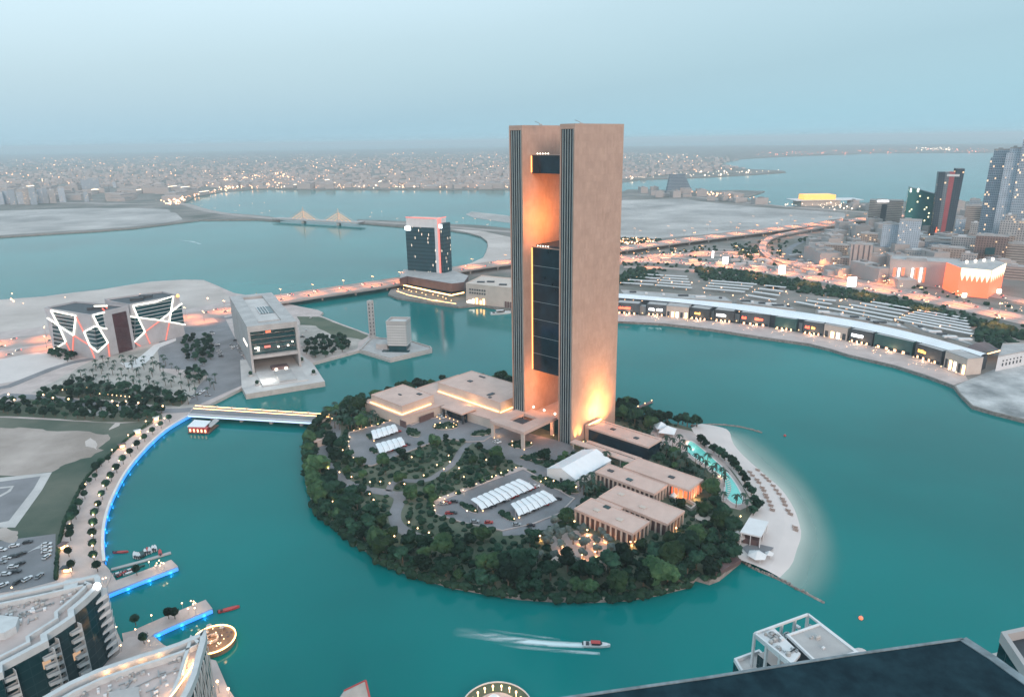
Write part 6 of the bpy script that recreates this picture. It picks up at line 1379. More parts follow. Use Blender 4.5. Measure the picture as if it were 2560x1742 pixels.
# ------------------------------------------------------------------ boats
def hull(b, L_, w_, h, z=-.2):
    n_ = 8; pr = []
    for i in range(n_+1):
        s = i/n_; x = -L_/2+L_*s; k = w_/2*(1 if s < .5 else math.cos((s-.5)*math.pi*.98)**.7); pr.append((x, k))
    for i in range(n_):
        (x0, k0), (x1, k1) = pr[i], pr[i+1]; z0, z1 = h+.4*(i/n_)**2, h+.4*((i+1)/n_)**2
        for s in (1, -1): b.face([(x0, s*k0*.7, z), (x1, s*k1*.7, z), (x1, s*k1, z1), (x0, s*k0, z0)])
        b.face([(x0, -k0, z0-.1), (x1, -k1, z1-.1), (x1, k1, z1-.1), (x0, k0, z0-.1)])
    b.face([(-L_/2, -w_*.35, z), (-L_/2, w_*.35, z), (-L_/2, w_/2, h), (-L_/2, -w_/2, h)])
def boat(name, label, cat, px, py, L_, w_, h, rz, mt='white', cab=None, grp=None, z=0, cm='white'):
    x, y = P(px, py, 0); r = thing(name, label, cat, (x, y, z), rz, grp); b = LB(); hull(b, L_, w_, h); b.build('hull', M[mt], r)
    if cab:
        b = LB(); b.prism([(-L_*.2, -w_*.3), (L_*.12, -w_*.3), (L_*.2, 0), (L_*.12, w_*.3), (-L_*.2, w_*.3)], h, h+cab, bot=True); b.build('cabin', M['cglass'], r); b = LB(); b.box((-L_*.05, 0, h+cab), (L_*.36, w_*.66, .15)); b.build('roof', M[cm], r)
    b = LB(); b.box((-L_*.35, 0, h-.1), (L_*.12, w_*.6, .5)); b.build('seat', M['dark'], r); b = LB(); b.box((-L_*.5-.3, 0, h-.5), (.5, .5, 1.2)); b.build('outboard_motor', M['dark'], r)
    return r
boat('motor_yacht', 'white motor yacht moored by the cultural building', 'yacht', 1252, 785, 24, 7, 2.2, .25, cab=2.4)
boat('speedboat', 'white and red speedboat racing across the foreground bay ahead of its wake', 'boat', 1492, 1614, 10.5, 2.9, .9, -.10, cab=.9, cm='red')
boat('wooden_dhow', 'small dark red wooden boat off the end of the second pier', 'boat', 573, 1524, 8.5, 2.0, .7, .4, 'red')
boat('wooden_dhow', 'small pale red boat near the promenade corner', 'boat', 303, 1381, 7, 1.6, .6, .05, 'red')
# wake: foam lying on the water
fm = bpy.data.materials.new('wake_foam'); fm.use_nodes = True; t = fm.node_tree; pb = t.nodes['Principled BSDF']; l = t.links.new
pb.inputs['Base Color'].default_value = (.62, .74, .76, 1); pb.inputs['Roughness'].default_value = .7
tc = t.nodes.new('ShaderNodeTexCoord'); nz_ = t.nodes.new('ShaderNodeTexNoise'); nz_.inputs['Scale'].default_value = .28; nz_.inputs['Detail'].default_value = 6; mpp = t.nodes.new('ShaderNodeMapping'); mpp.inputs['Scale'].default_value = (.35, 1.5, 1); mpp.inputs['Rotation'].default_value = (0, 0, -.05); l(tc.outputs['Object'], mpp.inputs[0]); l(mpp.outputs[0], nz_.inputs[0])
mr = t.nodes.new('ShaderNodeMapRange'); mr.inputs[1].default_value = .30; mr.inputs[2].default_value = .70; l(nz_.outputs['Fac'], mr.inputs[0])
uv = t.nodes.new('ShaderNodeUVMap'); sp = t.nodes.new('ShaderNodeSeparateXYZ'); l(uv.outputs[0], sp.inputs[0])
m1 = t.nodes.new('ShaderNodeMath'); m1.operation = 'MULTIPLY'; l(mr.outputs[0], m1.inputs[0]); l(sp.outputs[0], m1.inputs[1]); m1.use_clamp = True
a1 = t.nodes.new('ShaderNodeMath'); a1.operation = 'MULTIPLY'; l(m1.outputs[0], a1.inputs[0]); l(sp.outputs[1], a1.inputs[1]); l(a1.outputs[0], pb.inputs['Alpha'])
def foam(name, pts, wd, st, z=.03):
    b = MB(); n_ = len(pts)
    for i in range(n_-1):
        for k in range(4):
            k0, k1 = k/4-.5, (k+1)/4-.5; f = lambda j, kk: offs(pts, wd[j]*kk)[j]
            e = lambda kk: 1-(abs(kk)*2)**2
            b.face([(*f(i, k0), z), (*f(i+1, k0), z), (*f(i+1, k1), z), (*f(i, k1), z)], [(st[i], e(k0)), (st[i+1], e(k0)), (st[i+1], e(k1)), (st[i], e(k1))])
    return struct(name, b, fm, 'stuff')
foam('wake_foam', PP([(1486, 1613), (1430, 1611), (1370, 1608), (1310, 1602), (1250, 1594), (1190, 1584), (1130, 1578)]), [3.4, 3.8, 4.2, 4.6, 5.5, 6.5, 7], [2.6, 2.6, 2.0, 1.2, .8, .45, 0])
foam('wake_foam', PP([(1500, 1633), (1440, 1629), (1370, 1624), (1300, 1617), (1230, 1604)]), [2, 2.4, 2.4, 2.5, 2.5], [.7, .8, .6, .35, 0], .035)
foam('wake_foam', PP([(1400, 1598), (1330, 1588), (1270, 1581), (1210, 1571)]), [1.4, 1.6, 1.6, 1.4], [.5, .55, .4, 0], .04)
foam('wake_foam', PP([(500, 610), (480, 604), (455, 601), (415, 601)]), [10, 8, 5, 4], [1, 1.2, 1, .3])
# floating pavilion
FP = thing('floating_pavilion', 'floating red sided restaurant pavilion with a white roof beside the island bridge', 'pavilion', (*P(497, 1076, 0), 0))
fb = PP([(470, 1084), (522, 1086), (548, 1064), (510, 1062)], 0); b = MB(); b.prism(fb, -.4, .8, mt=1); b.build('pontoon', [M['dark'], M['wood']], FP)
fw_ = PP([(472, 1080), (519, 1083), (526, 1072), (486, 1068)], .8); b = MB(); b.prism(fw_, .8, 4.2); b.build('walls', M['red'], FP)
b = MB(); b.prism(PP([(468, 1066), (512, 1067), (527, 1052), (486, 1049)], 4.6), 4.25, 4.7, bot=True); b.build('roof', M['white_roof'], FP)
b = MB(); b.prism(PP([(516, 1065), (528, 1067), (548, 1050), (538, 1044)], 4.2), 3.9, 4.2, bot=True); b.build('gangway_roof', M['concrete'], FP)
for k in range(5): q = lerp(fw_[0], fw_[1], (k+.5)/5); b = MB(); b.box((q[0], q[1]-.15, 1.4), (1.0, .3, 2.0)); b.build('lit_window', M['g_far'], FP)

# planted islands of the forecourts and car parks
def planter(label, px, py, rx, ry, rot=0., n_=14, lit=0):
    c = P(px, py, 2.5); r = thing('planted_island', label, 'planter', (*c, 2.5)); k, q = math.cos(AX+rot), math.sin(AX+rot)
    o = [(c[0]+k*rx*math.cos(t_)-q*ry*math.sin(t_), c[1]+q*rx*math.cos(t_)+k*ry*math.sin(t_)) for t_ in [i*6.2832/20 for i in range(20)]]
    b = MB(); b.prism(o, 2.5, 3.15, mt=1); b.build('kerb', [M['paving'], M['grass']], r)
    b = MB()
    for _ in range(n_*2):
        t_, u_ = rg.uniform(0, 6.28), rg.uniform(0, .82)**.5; lump(b, (c[0]+k*rx*u_*math.cos(t_)-q*ry*u_*math.sin(t_), c[1]+q*rx*u_*math.cos(t_)+k*ry*u_*math.sin(t_), 3.4), rg.uniform(.8, 1.5), 7, 4, .35, .6, .8)
    b.build('shrubs', M['bush'], r)
    for i in range(lit):
        t_ = 6.28*i/lit; b = MB(); b.ball((c[0]+k*rx*.85*math.cos(t_)-q*ry*.85*math.sin(t_), c[1]+q*rx*.85*math.cos(t_)+k*ry*.85*math.sin(t_), 3.9), .34); b.build('garden_light', M['g_lamp'], r)
planter('oval planted island dotted with lights on the ballroom forecourt', 1113, 1067, 9, 5.5, .75, 14, 9)
planter('oval shrub island left of the ballroom forecourt, by the shades', 1034, 1083, 8, 4, -.35, 14)
planter('oval shrub island right of the ballroom forecourt', 1206, 1084, 8.5, 4, 1.15, 14)
planter('round planted island with yellow lights under the stone canopy', 1302, 1112, 8, 6, .75, 12, 5)
planter('narrow hedge island left of the nearer ballroom shade', 925, 1094, 4.5, 1.8, -.2, 9)
planter('narrow hedge island left of the farther ballroom shade', 936, 1128, 5, 2, -.2, 9)
planter('hedge island at the left end of the long villa car park shade', 1172, 1272, 6.5, 2.0, -.05, 10, 1)
planter('hedge island left of the shorter villa car park shade', 1268, 1292, 6.5, 2.2, -.1, 10, 1)
planter('long planted strip between the villa car park and the marquee', 1385, 1212, 17, 4.0, .08, 26, 3)
planter('planted strip beside the road in front of the marquee', 1338, 1143, 10, 4.0, .9, 16, 2)
# stalls on the promenade
def stall(label, x, y, mt, rz=.6):
    c = c4(x, y); r = thing('promenade_stall', label, 'stall', (*c, 2.5)); b = MB(); b.box((*c, 2.5), (3.4, 2.4, 2.3), rz); b.build('walls', M['beige'], r)
    b = MB(); b.box((*c, 4.81), (4.4, 3.4, .22), rz); b.build('roof', M[mt], r); b = MB(); b.box((c[0]+.9, c[1]-1.4, 3.3), (2.4, .2, 1.1), rz); b.build('lit_counter', M['g_cove'], r); lamp('stall_light', (c[0]+1.2, c[1]-2.4, 4.6), 200, ORANGE, .3)
stall('small white roofed stall with yellow light on the upper promenade', 1240, 300, 'white', .7)
stall('small brown roofed stall on the upper promenade', 1100, 425, 'brown', .8)
stall('small orange lit stall at the inner edge of the lower promenade', 570, 1330, 'brown', 1.4)
stall('dark roofed stall at the foot of the promenade by the apartment block', 600, 1540, 'dark', .1)
stall('pale roofed shelter at the top end of the promenade', 1405, 180, 'white', .5)
sheet('play_court', [(182, 1028), (190, 1016), (212, 1018), (208, 1034)], M['pale_paving'], 4); sheet('play_court', [(214, 1036), (224, 1018), (275, 1022), (278, 1036), (250, 1040)], M['pale_paving'], 4)
# ------------------------------------------------------------------ promenade edge, piers, round terraces
LEDP = smooth(PP([(476, 1036), (455, 1047), (412, 1073), (372, 1109), (334, 1151), (308, 1186), (287, 1226), (272, 1259), (261.5, 1293), (256.5, 1320), (254.8, 1348), (255.5, 1378), (259, 1404)], 2.5), 2)
PR = thing('promenade_edge', 'curved pale quay wall washed with blue light along the promenade', 'quay wall', (*LEDP[20], 0))
b = MB(); b.strip(offs(LEDP, .3), 1.4, 3.1, .7); b.build('coping', M['white'], PR)
b = MB(); b.strip(offs(LEDP, -.75 if offs(LEDP, -1)[20][0] > LEDP[20][0] else .75), .3, 2.3, 1.7); b.build('blue_led_wash', M['g_blue'], PR)  # LED line made wall high, its glow stands for the blue wash on the stone
sg_ = -1 if offs(LEDP, -1)[20][0] > LEDP[20][0] else 1
for q in walk(offs(LEDP, sg_*1.1), 14, 5)[2:]: lamp('blue_light', (q[0], q[1], 1.1), 260*min(1.6, max(.3, (450-q[1])/150)), (.02, .32, 1), .4)
def pier(label, px, led_px, lampsx=(), furn=0):
    p = PP(px, 2.2); r = thing('pier', label, 'pier', (*cen(p), 0)); b = MB(); b.prism(p, -1.5, 2.2, mt=1); b.build('deck', [M['quay'], M['paving']], r)
    q = PP(led_px, 2.0); b = MB(); b.strip([(a, c-.25) for a, c in q], .4, 2.0, 1.5); b.build('blue_led_wash', M['g_blue'], r)
    for x, y, h in walk([(a, c-.9) for a, c in q], 9, 3): lamp('blue_light', (x, y, .9), 130, (.02, .32, 1), .3)
    return r
pier('wide paved pier with moored boats and a blue lit edge, the upper of two', [(290, 1450), (360, 1425), (428, 1398), (445, 1415), (262, 1485), (254, 1490), (262, 1440), (278, 1430)], [(445, 1418), (350, 1454), (258, 1491)])
pier('paved pier with a blue lit edge, the lower of two', [(305, 1582), (330, 1576), (400, 1545), (514, 1498), (531, 1520), (386, 1583), (350, 1612), (310, 1612)], [(531, 1523), (460, 1553), (386, 1586)])
PD = thing('pontoon', 'slim floating pontoon with jet boats above the upper pier', 'pontoon', (*P(350, 1400, 0), 0)); b = MB(); b.strip(PP([(278, 1422), (350, 1403), (427, 1380)], .6), 2.0, .6, .5); b.build('deck', M['concrete'], PD)
for k, (x, y, mt) in enumerate(((1210, 1385, 'white'), (1228, 1390, 'white'), (1246, 1392, 'white'), (1262, 1385, 'shop_teal'), (1285, 1375, 'shop_teal'), (1305, 1360, 'white'), (1325, 1348, 'red'), (1345, 1345, 'white'), (1375, 1330, 'white'), (1395, 1325, 'white'), (1440, 1365, 'red'))):
    lbl = ['white jet boat, first from the shore on the pontoon', 'white jet boat, second from the shore on the pontoon', 'white jet boat, third from the shore on the pontoon', 'teal jet boat, nearer the shore on the pontoon', 'teal jet boat, farther from the shore on the pontoon', 'white boat between the teal and the red one on the pontoon', 'red striped boat in the middle of the pontoon', 'white boat just right of the red striped one', 'tall white boat near the pontoon end', 'white boat last but one on the pontoon', 'small red boat at the pontoon end'][k]
    boat('jet_boat', lbl, 'boat', x/3.594, 1000+y/3.594+3, 5.6, 1.6, .7, 2.1, mt, cab=.7 if k in (5, 8) else None, grp='boats on the pontoon')
for k, (x, y, mt, rz) in enumerate(((1060, 470, 'white', .5), (1090, 480, 'red', 1.0), (1130, 450, 'white', .6), (1165, 440, 'red', .4), (1200, 445, 'red', .5), (1250, 412, 'shop_teal', .3), (1150, 470, 'white', .6))):
    boat('jet_boat', ['white boat nearest the shore beside the upper pier', 'red boat nearest the shore beside the upper pier', 'white boat in the cluster beside the upper pier', 'red boat in the cluster beside the upper pier', 'second red boat in the cluster, farther from the shore', 'teal boat apart from the cluster beside the upper pier', 'white boat closest to the pier deck in the cluster'][k], 'boat', x/3.577, 1300+y/3.577+2, 4.6, 1.5, .6, rz, mt, grp='boats beside the upper pier')
for i, (x, y) in enumerate(((1340, 410), (1400, 440), (1430, 395), (1450, 415), (1470, 420), (1410, 420), (1440, 440), (1635, 780), (1690, 830), (1715, 760), (1735, 790), (1755, 780), (1750, 825), (1740, 765), (1362, 890), (1220, 1015), (1050, 995), (1090, 1160), (1340, 1120), (645, 490), (115, 640), (955, 550), (930, 560))):
    q = c5(x, y+8); LP((*q, 2.3), 0, .75, 'warm lantern on one of the two piers or the quay between them', 'lanterns on the piers'); 
    if i % 2 == 0: lamp('lamp_light', (*q, 5.6), 150, WARM, .3)
for k, (x, y) in enumerate(((1225, 480), (1510, 870), (1565, 870), (1290, 1095), (1215, 930))):
    q = c5(x, y+6); RTk((*q, 2.2), k, .9, ['clipped tree on the upper pier', 'clipped tree halfway along the lower pier', 'smaller clipped tree halfway along the lower pier', 'clipped tree where the lower pier meets the quay', 'clipped tree at the root of the lower pier'][k], 'clipped trees on the piers')
def disc(label, c, r_, z, mt, ring):
    t_ = thing('round_terrace', label, 'terrace', (*c, 0)); b = MB(); b.cone((*c, -1), r_, r_, z+1, 48); b.build('deck', M[mt], t_)
    b = MB(); o = [(c[0]+(r_+.1)*math.cos(6.2832*i/48), c[1]+(r_+.1)*math.sin(6.2832*i/48)) for i in range(49)]; b.strip(o, .28, z+.5, .5); b.build('edge_light', M[ring], t_)
    return t_
a, c = P(586, 1598, 2), P(545, 1560, 2); cdk = (a[0]-8.4, a[1])
D1 = disc('round terrace ringed with warm light beside the lower left towers', cdk, 8.3, 2.2, 'wood', 'g_cove')
for k in range(44):
    an = rg.uniform(0, 6.28); rr_ = rg.uniform(2, 7.5); x, y = cdk[0]+rr_*math.cos(an), cdk[1]+rr_*math.sin(an)
    if k < 16: b = MB(); b.cone((x, y, 2.9), .5, .5, .12, 8); b.cone((x, y, 2.2), .06, .06, .7, 4); b.build('table', M['brown'], D1)
    elif k < 24: b = MB(); b.cone((x, y, 4.3), 1.1, .05, .5, 8); b.cone((x, y, 2.2), .05, .05, 2.1, 4); b.build('parasol', M['beige'], D1)
    else: b = MB(); b.ball((x, y, 3.6), .22, 5, 4); b.build('table_lamp', M['g_lamp'], D1)
b = MB(); b.ring([(cdk[0]-.5+2.6*math.cos(k), cdk[1]+2.6*math.sin(k)) for k in [i*6.2832/16 for i in range(16)]], .6, 2.2, 3.2); b.build('round_bar', M['beige'], D1)
lamp('terrace_light', (*cdk, 5.5), 350, ORANGE, .6); lamp('terrace_light', (cdk[0]+6, cdk[1]-5, 4.5), 200, ORANGE, .5)
# second round platform, cut by the lower edge: circle through three points of the photograph
p1, p2, p3 = map(Vector, (P(1253, 1706, 2.2), P(1165, 1742, 2.2), P(1322, 1742, 2.2)))
ax_, ay_, bx_, by_ = p2.x-p1.x, p2.y-p1.y, p3.x-p1.x, p3.y-p1.y; d_ = 2*(ax_*by_-ay_*bx_); e_, f_ = ax_*ax_+ay_*ay_, bx_*bx_+by_*by_
cc2 = (p1.x+(by_*e_-ay_*f_)/d_, p1.y+(ax_*f_-bx_*e_)/d_); r2 = math.dist(cc2, p1)
D2 = disc('round garden platform with a pale rim cut by the lower edge', cc2, r2, 2.2, 'grass', 'rail')
b = MB(); b.cone((*cc2, 2.2), r2*.62, r2*.62, .25, 40); b.build('paved_ring', M['paving'], D2)
b = MB(); b.ball((cc2[0]-1, cc2[1]+r2*.30, 2.6), 2.6, 14, 8, .7); b.build('glass_dome', M['white_roof'], D2)
for k in range(8):
    an = math.pi*(.12+.76*k/7); q = (cc2[0]+r2*.72*math.cos(an), cc2[1]+r2*.72*math.sin(an)); b = MB(); b.cone((*q, 2.2), .12, .1, 1.6, 5); b.ball((*q, 4.1), .36, 6, 4, 1.5); b.build('torch', M['g_lamp'], D2)
    if k % 2: lamp('torch_light', (*q, 5), 120, ORANGE, .2)
x, y = P(880, 1745, 2); TS = thing('sail_sculpture', 'pointed grey sail shaped roof tip at the lower edge', 'roof', (x, y, 2))
b = MB(); A_, B_, C_, D_ = P(845, 1748, 3), P(925, 1748, 3), P(914, 1700, 9), P(860, 1726, 5); b.face([(*A_, 3), (*B_, 3), (*C_, 9), (*D_, 5)]); b.build('sail', M['quay'], TS); b = MB(); b.bar((*C_, 9.1), (*B_, 3.1), .6); b.bar((*C_, 9.1), (*D_, 5.1), .4); b.build('edge_beam', M['red'], TS); b = MB(); b.prism([A_, B_, (B_[0]-1, B_[1]-6), (A_[0]+1, A_[1]-6)], 0, 2.9); b.build('base', M['quay'], TS)

# ------------------------------------------------------------------ residential blocks, lower left
ZR = 34.
M['bal'] = mat('balcony_render', (.46, .48, .49), .7, .08, .3); M['resglass'] = facade('residential_glass', (.012, .045, .055), (.008, .036, .044), 3.4, 3.4, .95, .9, .012, (1, .6, .35), .3, .35, .12)
def block(name, label, px, deck_in):
    p = PP(px, ZR); r = thing(name, label, 'apartment block', (*cen(p), 2.5)); b = MB(); b.prism(inset(p, .6), 2.5, ZR-2.2, mt=1); b.build('facade', [M['resglass'], M['paving']], r)
    b = MB(); b.ring(p, 1.9, ZR-2.6, ZR); b.build('parapet', M['bal'], r)
    b = MB(); q = inset(p, deck_in); b.ring(q, 1.1, ZR-2.19, ZR-.2); b.build('inner_parapet', M['bal'], r)
    return r, ccw(p), q
PX1 = [(-400, 1560), (-150, 1520), (0, 1487), (120, 1462), (243, 1434), (250, 1440), (252, 1458), (237, 1474), (215, 1495), (184, 1521), (186, 1538), (150, 1563), (117, 1584), (120, 1600), (60, 1632), (6, 1660), (6, 1678), (-100, 1725), (-400, 1850)]
RB, pb1, q1 = block('apartment_block', 'curved apartment block with dark teal glass and stacked white balconies, left of the piers', PX1, 4.8)
def frontage(root, s0, s1, cols_, floors=9, w_=2.8, d=2.0, z1=ZR-3):
    a, c = P(*s0, ZR), P(*s1, ZR); u = Vector(vsub(c, a)).normalized(); n = Vector((-u.y, u.x)); n = n if n.y < 0 else -n; l_ = math.dist(a, c)
    for s in cols_:
        for k in range(floors):
            z = z1-3.35-k*3.4
            if z < 3: break
            m_ = Vector(a)+u*l_*s-n*.4; f = lambda x, y: (m_.x+u.x*x+n.x*y, m_.y+u.y*x+n.y*y)
            b = MB(); b.prism([f(-w_/2, 0), f(w_/2, 0), f(w_/2, d), f(-w_/2, d*.6)], z, z+.25, bot=True); b.ring([f(-w_/2, -.02), f(w_/2, -.02), f(w_/2, d), f(-w_/2, d*.6)], .18, z+.25, z+1.25); b.prism([f(w_/2-.2, 0), f(w_/2, 0), f(w_/2, d), f(w_/2-.2, d)], z+1.25, z+3.1); b.build('balcony', M['bal'], root)
frontage(RB, (117, 1584), (184, 1540), (.93, .07), w_=3.5); frontage(RB, (8, 1660), (120, 1600), (.05, .93), w_=3.4)
frontage(RB, (184, 1521), (237, 1474), (.30,), floors=0)
# angular balconies stacked at the prow
for k in range(9):
    z = ZR-5.6-k*3.4; t0, t1, t2 = P(237, 1474, ZR), P(252, 1458, ZR), P(250, 1440, ZR); e = lambda p, o: (p[0]+o, p[1]-o*.2)
    b = MB(); p = [t0, e(t0, .9), e(t1, 1.6), e(t2, 1.6), t2, t1]; pz = [(t0[0]-.5, t0[1]+.4), (t0[0]+.2, t0[1]-1.2), (t1[0]+2.0, t1[1]-.6), (t2[0]+1.8, t2[1]+.4), (t2[0]-.3, t2[1])]
    b.prism(pz, z, z+.4, bot=True); b.face([(*pz[1], z+.4), (*pz[2], z+.4), (*pz[2], z+1.9), (*pz[1], z+.9)]); b.face([(*pz[2], z+.4), (*pz[3], z+.4), (*pz[3], z+1.4), (*pz[2], z+1.9)]); b.build('prow_balcony', M['white'], RB)
x, y = P(241, 1457, ZR+1.6); b = MB(); b.ball((x, y, ZR+.2), 1.3, 10, 8, 1.2); b.build('lit_dome', M['g_sign_w'], RB)
def clutter(root, poly, n_, z, seed=1, k_=1.):
    r2_ = random.Random(seed); x0, x1 = min(p[0] for p in poly), max(p[0] for p in poly); y0, y1 = min(p[1] for p in poly), max(p[1] for p in poly); k = 0; t_ = 0
    while k < n_ and t_ < 4000:
        t_ += 1; p = (r2_.uniform(x0, x1), r2_.uniform(y0, y1))
        if not inside(p, poly): continue
        k += 1; b = MB(); ty = r2_.randrange(4); an = .55+r2_.choice((0, 1.57)); s = k_*r2_.uniform(.7, 1.5)
        if ty == 0: b.box((*p, z), (1.6*s, 1.1*s, .9*s), an); b.cone((*p, z+.9*s), .35*s, .35*s, .08, 8); b.build('air_conditioner', M['white'], root)
        elif ty == 1: b.box((*p, z), (4.5*s, .4, .35), an); b.box((p[0]+1, p[1]+.6, z), (.4, 2.2*s, .35), an); b.build('duct', M['metal'], root)
        elif ty == 2: b.cone((*p, z), .8*s, .8*s, 1.3*s, 12); b.cone((*p, z+1.3*s), .8*s, .1, .3, 12); b.build('water_tank', M['quay'], root)
        else: b.box((*p, z), (2.2*s, 1.8*s, .5), an); b.box((p[0]+.3, p[1], z+.5), (1.2*s, .9*s, .35), an); b.build('roof_hatch', M['concrete'], root)
clutter(RB, PP([(-20, 1518), (60, 1498), (150, 1476), (205, 1462), (198, 1478), (150, 1512), (100, 1545), (60, 1562), (-20, 1600)], ZR-2.2), 64, ZR-2.2, 4, .62)
b = MB(); b.prism(PP([(158, 1470), (160, 1448), (196, 1441), (192, 1466)], ZR), ZR-2.2, ZR-.4); b.build('stair_head', M['bal'], RB)
b = MB(); b.prism(PP([(-60, 1555), (0, 1540), (48, 1545), (40, 1568), (10, 1585), (-60, 1590)], ZR), ZR-2.2, ZR+.6); b.build('plant_room', M['bal'], RB)
for x, y in ((148, 1637), (43, 1670), (92, 1638)): q = onface(x, y, P(117, 1584, ZR), P(184, 1540, ZR), .5); b = MB(); b.ball(q, .28); b.build('wall_lamp', M['g_lamp'], RB)
PX2 = [(60, 1762), (103, 1742), (170, 1704), (240, 1672), (262, 1664), (349, 1635), (400, 1620), (447, 1604), (485, 1588), (511, 1573), (516, 1578), (514, 1600), (503, 1640), (492, 1683), (476, 1722), (452, 1765), (430, 1900), (60, 1900)]
RC, pb2, q2 = block('apartment_block', 'pointed apartment block with a warm lit roof edge and a white lattice wall', PX2, 4.6)
qq = PP([(497, 1633), (470, 1680), (440, 1722), (410, 1760)], ZR); b = MB(); b.strip([(x-.0, y) for x, y in qq], .35, ZR-.05, .25); b.build('roof_edge_light', M['g_cove'], RC)
for q in walk(qq, 3.0, 1): lamp('roof_light', (q[0]-1.8, q[1], ZR-.9), 170, ORANGE, .2)
qq = PP([(260, 1668), (330, 1648), (400, 1625)], ZR-1)
for q in walk(qq, 5, 1): lamp('roof_light', (q[0]+1.5, q[1]-3.2, ZR-1.2), 90, ORANGE, .2)
clutter(RC, PP([(190, 1742), (270, 1702), (350, 1672), (430, 1648), (455, 1650), (430, 1700), (400, 1742)], ZR-2.2), 44, ZR-2.2, 9, .6)
for q0_, q1_ in (((300, 1735), (395, 1690)), ((395, 1690), (470, 1668)), ((330, 1700), (300, 1742))): b = MB(); b.bar((*P(*q0_, ZR-2), ZR-1.9), (*P(*q1_, ZR-2), ZR-1.9), .22); b.build('roof_pipe', M['metal'], RC)
b = MB(); b.prism(PP([(270, 1722), (345, 1708), (350, 1760), (275, 1770)], ZR), ZR-2.2, ZR-1.0); b.build('roof_plinth', M['concrete'], RC)
# lattice of the right wall
la, lb_ = P(514, 1600, ZR), P(476, 1722, ZR); u = Vector(vsub(lb_, la)); l_ = u.length; u.normalize(); n = Vector((-u.y, u.x)); n = n if n.x > 0 else -n
for k in range(10):
    s0, s1 = l_*k/10, l_*(k+1)/10; A_ = Vector(la)+u*s0+n*.35; B_ = Vector(la)+u*s1+n*.35
    for zz in range(4):
        z1, z0 = ZR-2.4-zz*7.6, ZR-2.4-(zz+1)*7.6; b = MB(); b.bar((*A_, z1), (*B_, z0), .28) if (k+zz) % 2 else b.bar((*B_, z1), (*A_, z0), .28); b.bar((*A_, z1), (*A_, z0), .22); b.build('lattice_bar', M['bal'], RC)
# planted quay below the blocks
for k, (px, py) in enumerate(((548, 1731), (575, 1750))):
    q = P(px, py, 2.5); LP((*q, 2.5), 0, 1.3, ['bright lantern at the lower edge right of the pointed block', 'lantern at the very lower edge right of the pointed block'][k]); lamp('lamp_light', (*q, 6), 300, ORANGE, .3)

# ------------------------------------------------------------------ roofs at the lower right
ZB = 70.; fr4 = PP([(1887, 1583), (2020, 1535), (2147, 1633), (2020, 1690)], ZB)
WT = thing('white_framed_tower', 'tower top with white frames, dark glass and a grey flat roof at the lower right', 'tower', (*cen(fr4), 2.5))
b = MB(); b.prism(inset(fr4, .8), 2.5, ZB-6, mt=1); b.build('shaft', [M['resglass'], M['pale_paving']], WT)
gr = PP([(1968, 1588), (2049, 1560), (2143, 1632), (2046, 1662)], ZB); b = MB(); b.prism(gr, ZB-6, ZB, mt=1); b.build('penthouse', [M['dark'], M['concrete']], WT); b = MB(); b.ring([(x, y) for x, y in inset(gr, -.15)], .6, ZB-.4, ZB+.35); b.build('parapet', M['white'], WT)
for i in range(4):
    a, c = fr4[i], fr4[(i+1) % 4]; b = MB(); b.bar((*a, ZB), (*c, ZB), .55); b.build('top_beam', M['white'], WT)
    for k in range(4):
        q = lerp(a, c, k/4); b = MB(); b.box((*q, 2.5 if i in (0, 3) else ZB-6), (.6, .6, ZB-2.5 if i in (0, 3) else 6), .3); b.build('column', M['rail'] if k else M['white'], WT)
b = MB(); b.prism(PP([(1887, 1583), (1935, 1566), (2002, 1630), (1978, 1660)], ZB), ZB-1.2, ZB-.3, bot=True); b.build('terrace_slab', M['white'], WT)
clutter(WT, PP([(1900, 1584), (1932, 1572), (1990, 1630), (1975, 1648)], ZB), 14, ZB-.3, 3, .55); clutter(WT, PP([(1945, 1566), (2010, 1545), (2035, 1560), (1970, 1580)], ZB-4), 7, ZB-6, 5, .6); clutter(WT, inset(gr, 3), 4, ZB, 6, .4)
lw = PP([(1834, 1653), (1897, 1630), (1960, 1690), (1880, 1730)], ZB-10); b = MB(); b.prism(lw, 2.5, ZB-10, mt=1); b.build('lower_wing', [M['resglass'], M['pale_paving']], WT); b = MB(); b.ring(lw, .6, ZB-10, ZB-8.9); b.build('lower_parapet', M['white'], WT)
x, y = P(2155, 1620, 62); b = MB(); b.ball((x, y, 60), 2.2, 12, 8, .6); b.build('fabric_dome', M['beach'], WT)
ZO = 178.; lg = PP([(1395, 1747), (1760, 1695), (1977, 1660), (2145, 1634), (2407, 1597), (2483, 1646), (2620, 1745), (2700, 1900), (1395, 1900)], ZO)
M['ledge'] = mat('wet_dark_roofing', (.002, .014, .022), .7, 0, 1.6, c2=(.010, .034, .046), spec=.15, det=9); M['ledge_edge'] = mat('weathered_coping', (.16, .20, .22), .8, .3, 2.)
LG = thing('rooftop_ledge', 'dark blue roof ledge of the near building cut by the lower right corner', 'roof', (*cen(lg), ZO-4))
b = MB(); b.prism(lg, ZO-4, ZO, mt=0); b.build('roofing', M['ledge'], LG); b = MB(); b.strip(PP([(1395, 1747), (1760, 1695), (1977, 1660), (2145, 1634), (2407, 1597)], ZO), .08, ZO+.03, .1); b.build('drip_edge', M['ledge_edge'], LG)
b = MB(); b.strip(PP([(2407, 1597), (2483, 1646), (2620, 1745)], ZO), .28, ZO+.03, .2); b.build('coping', M['ledge_edge'], LG)
b = MB(); b.prism(inset(lg, .4), 2.5, ZO-4.01); b.build('wall', M['dark'], LG)
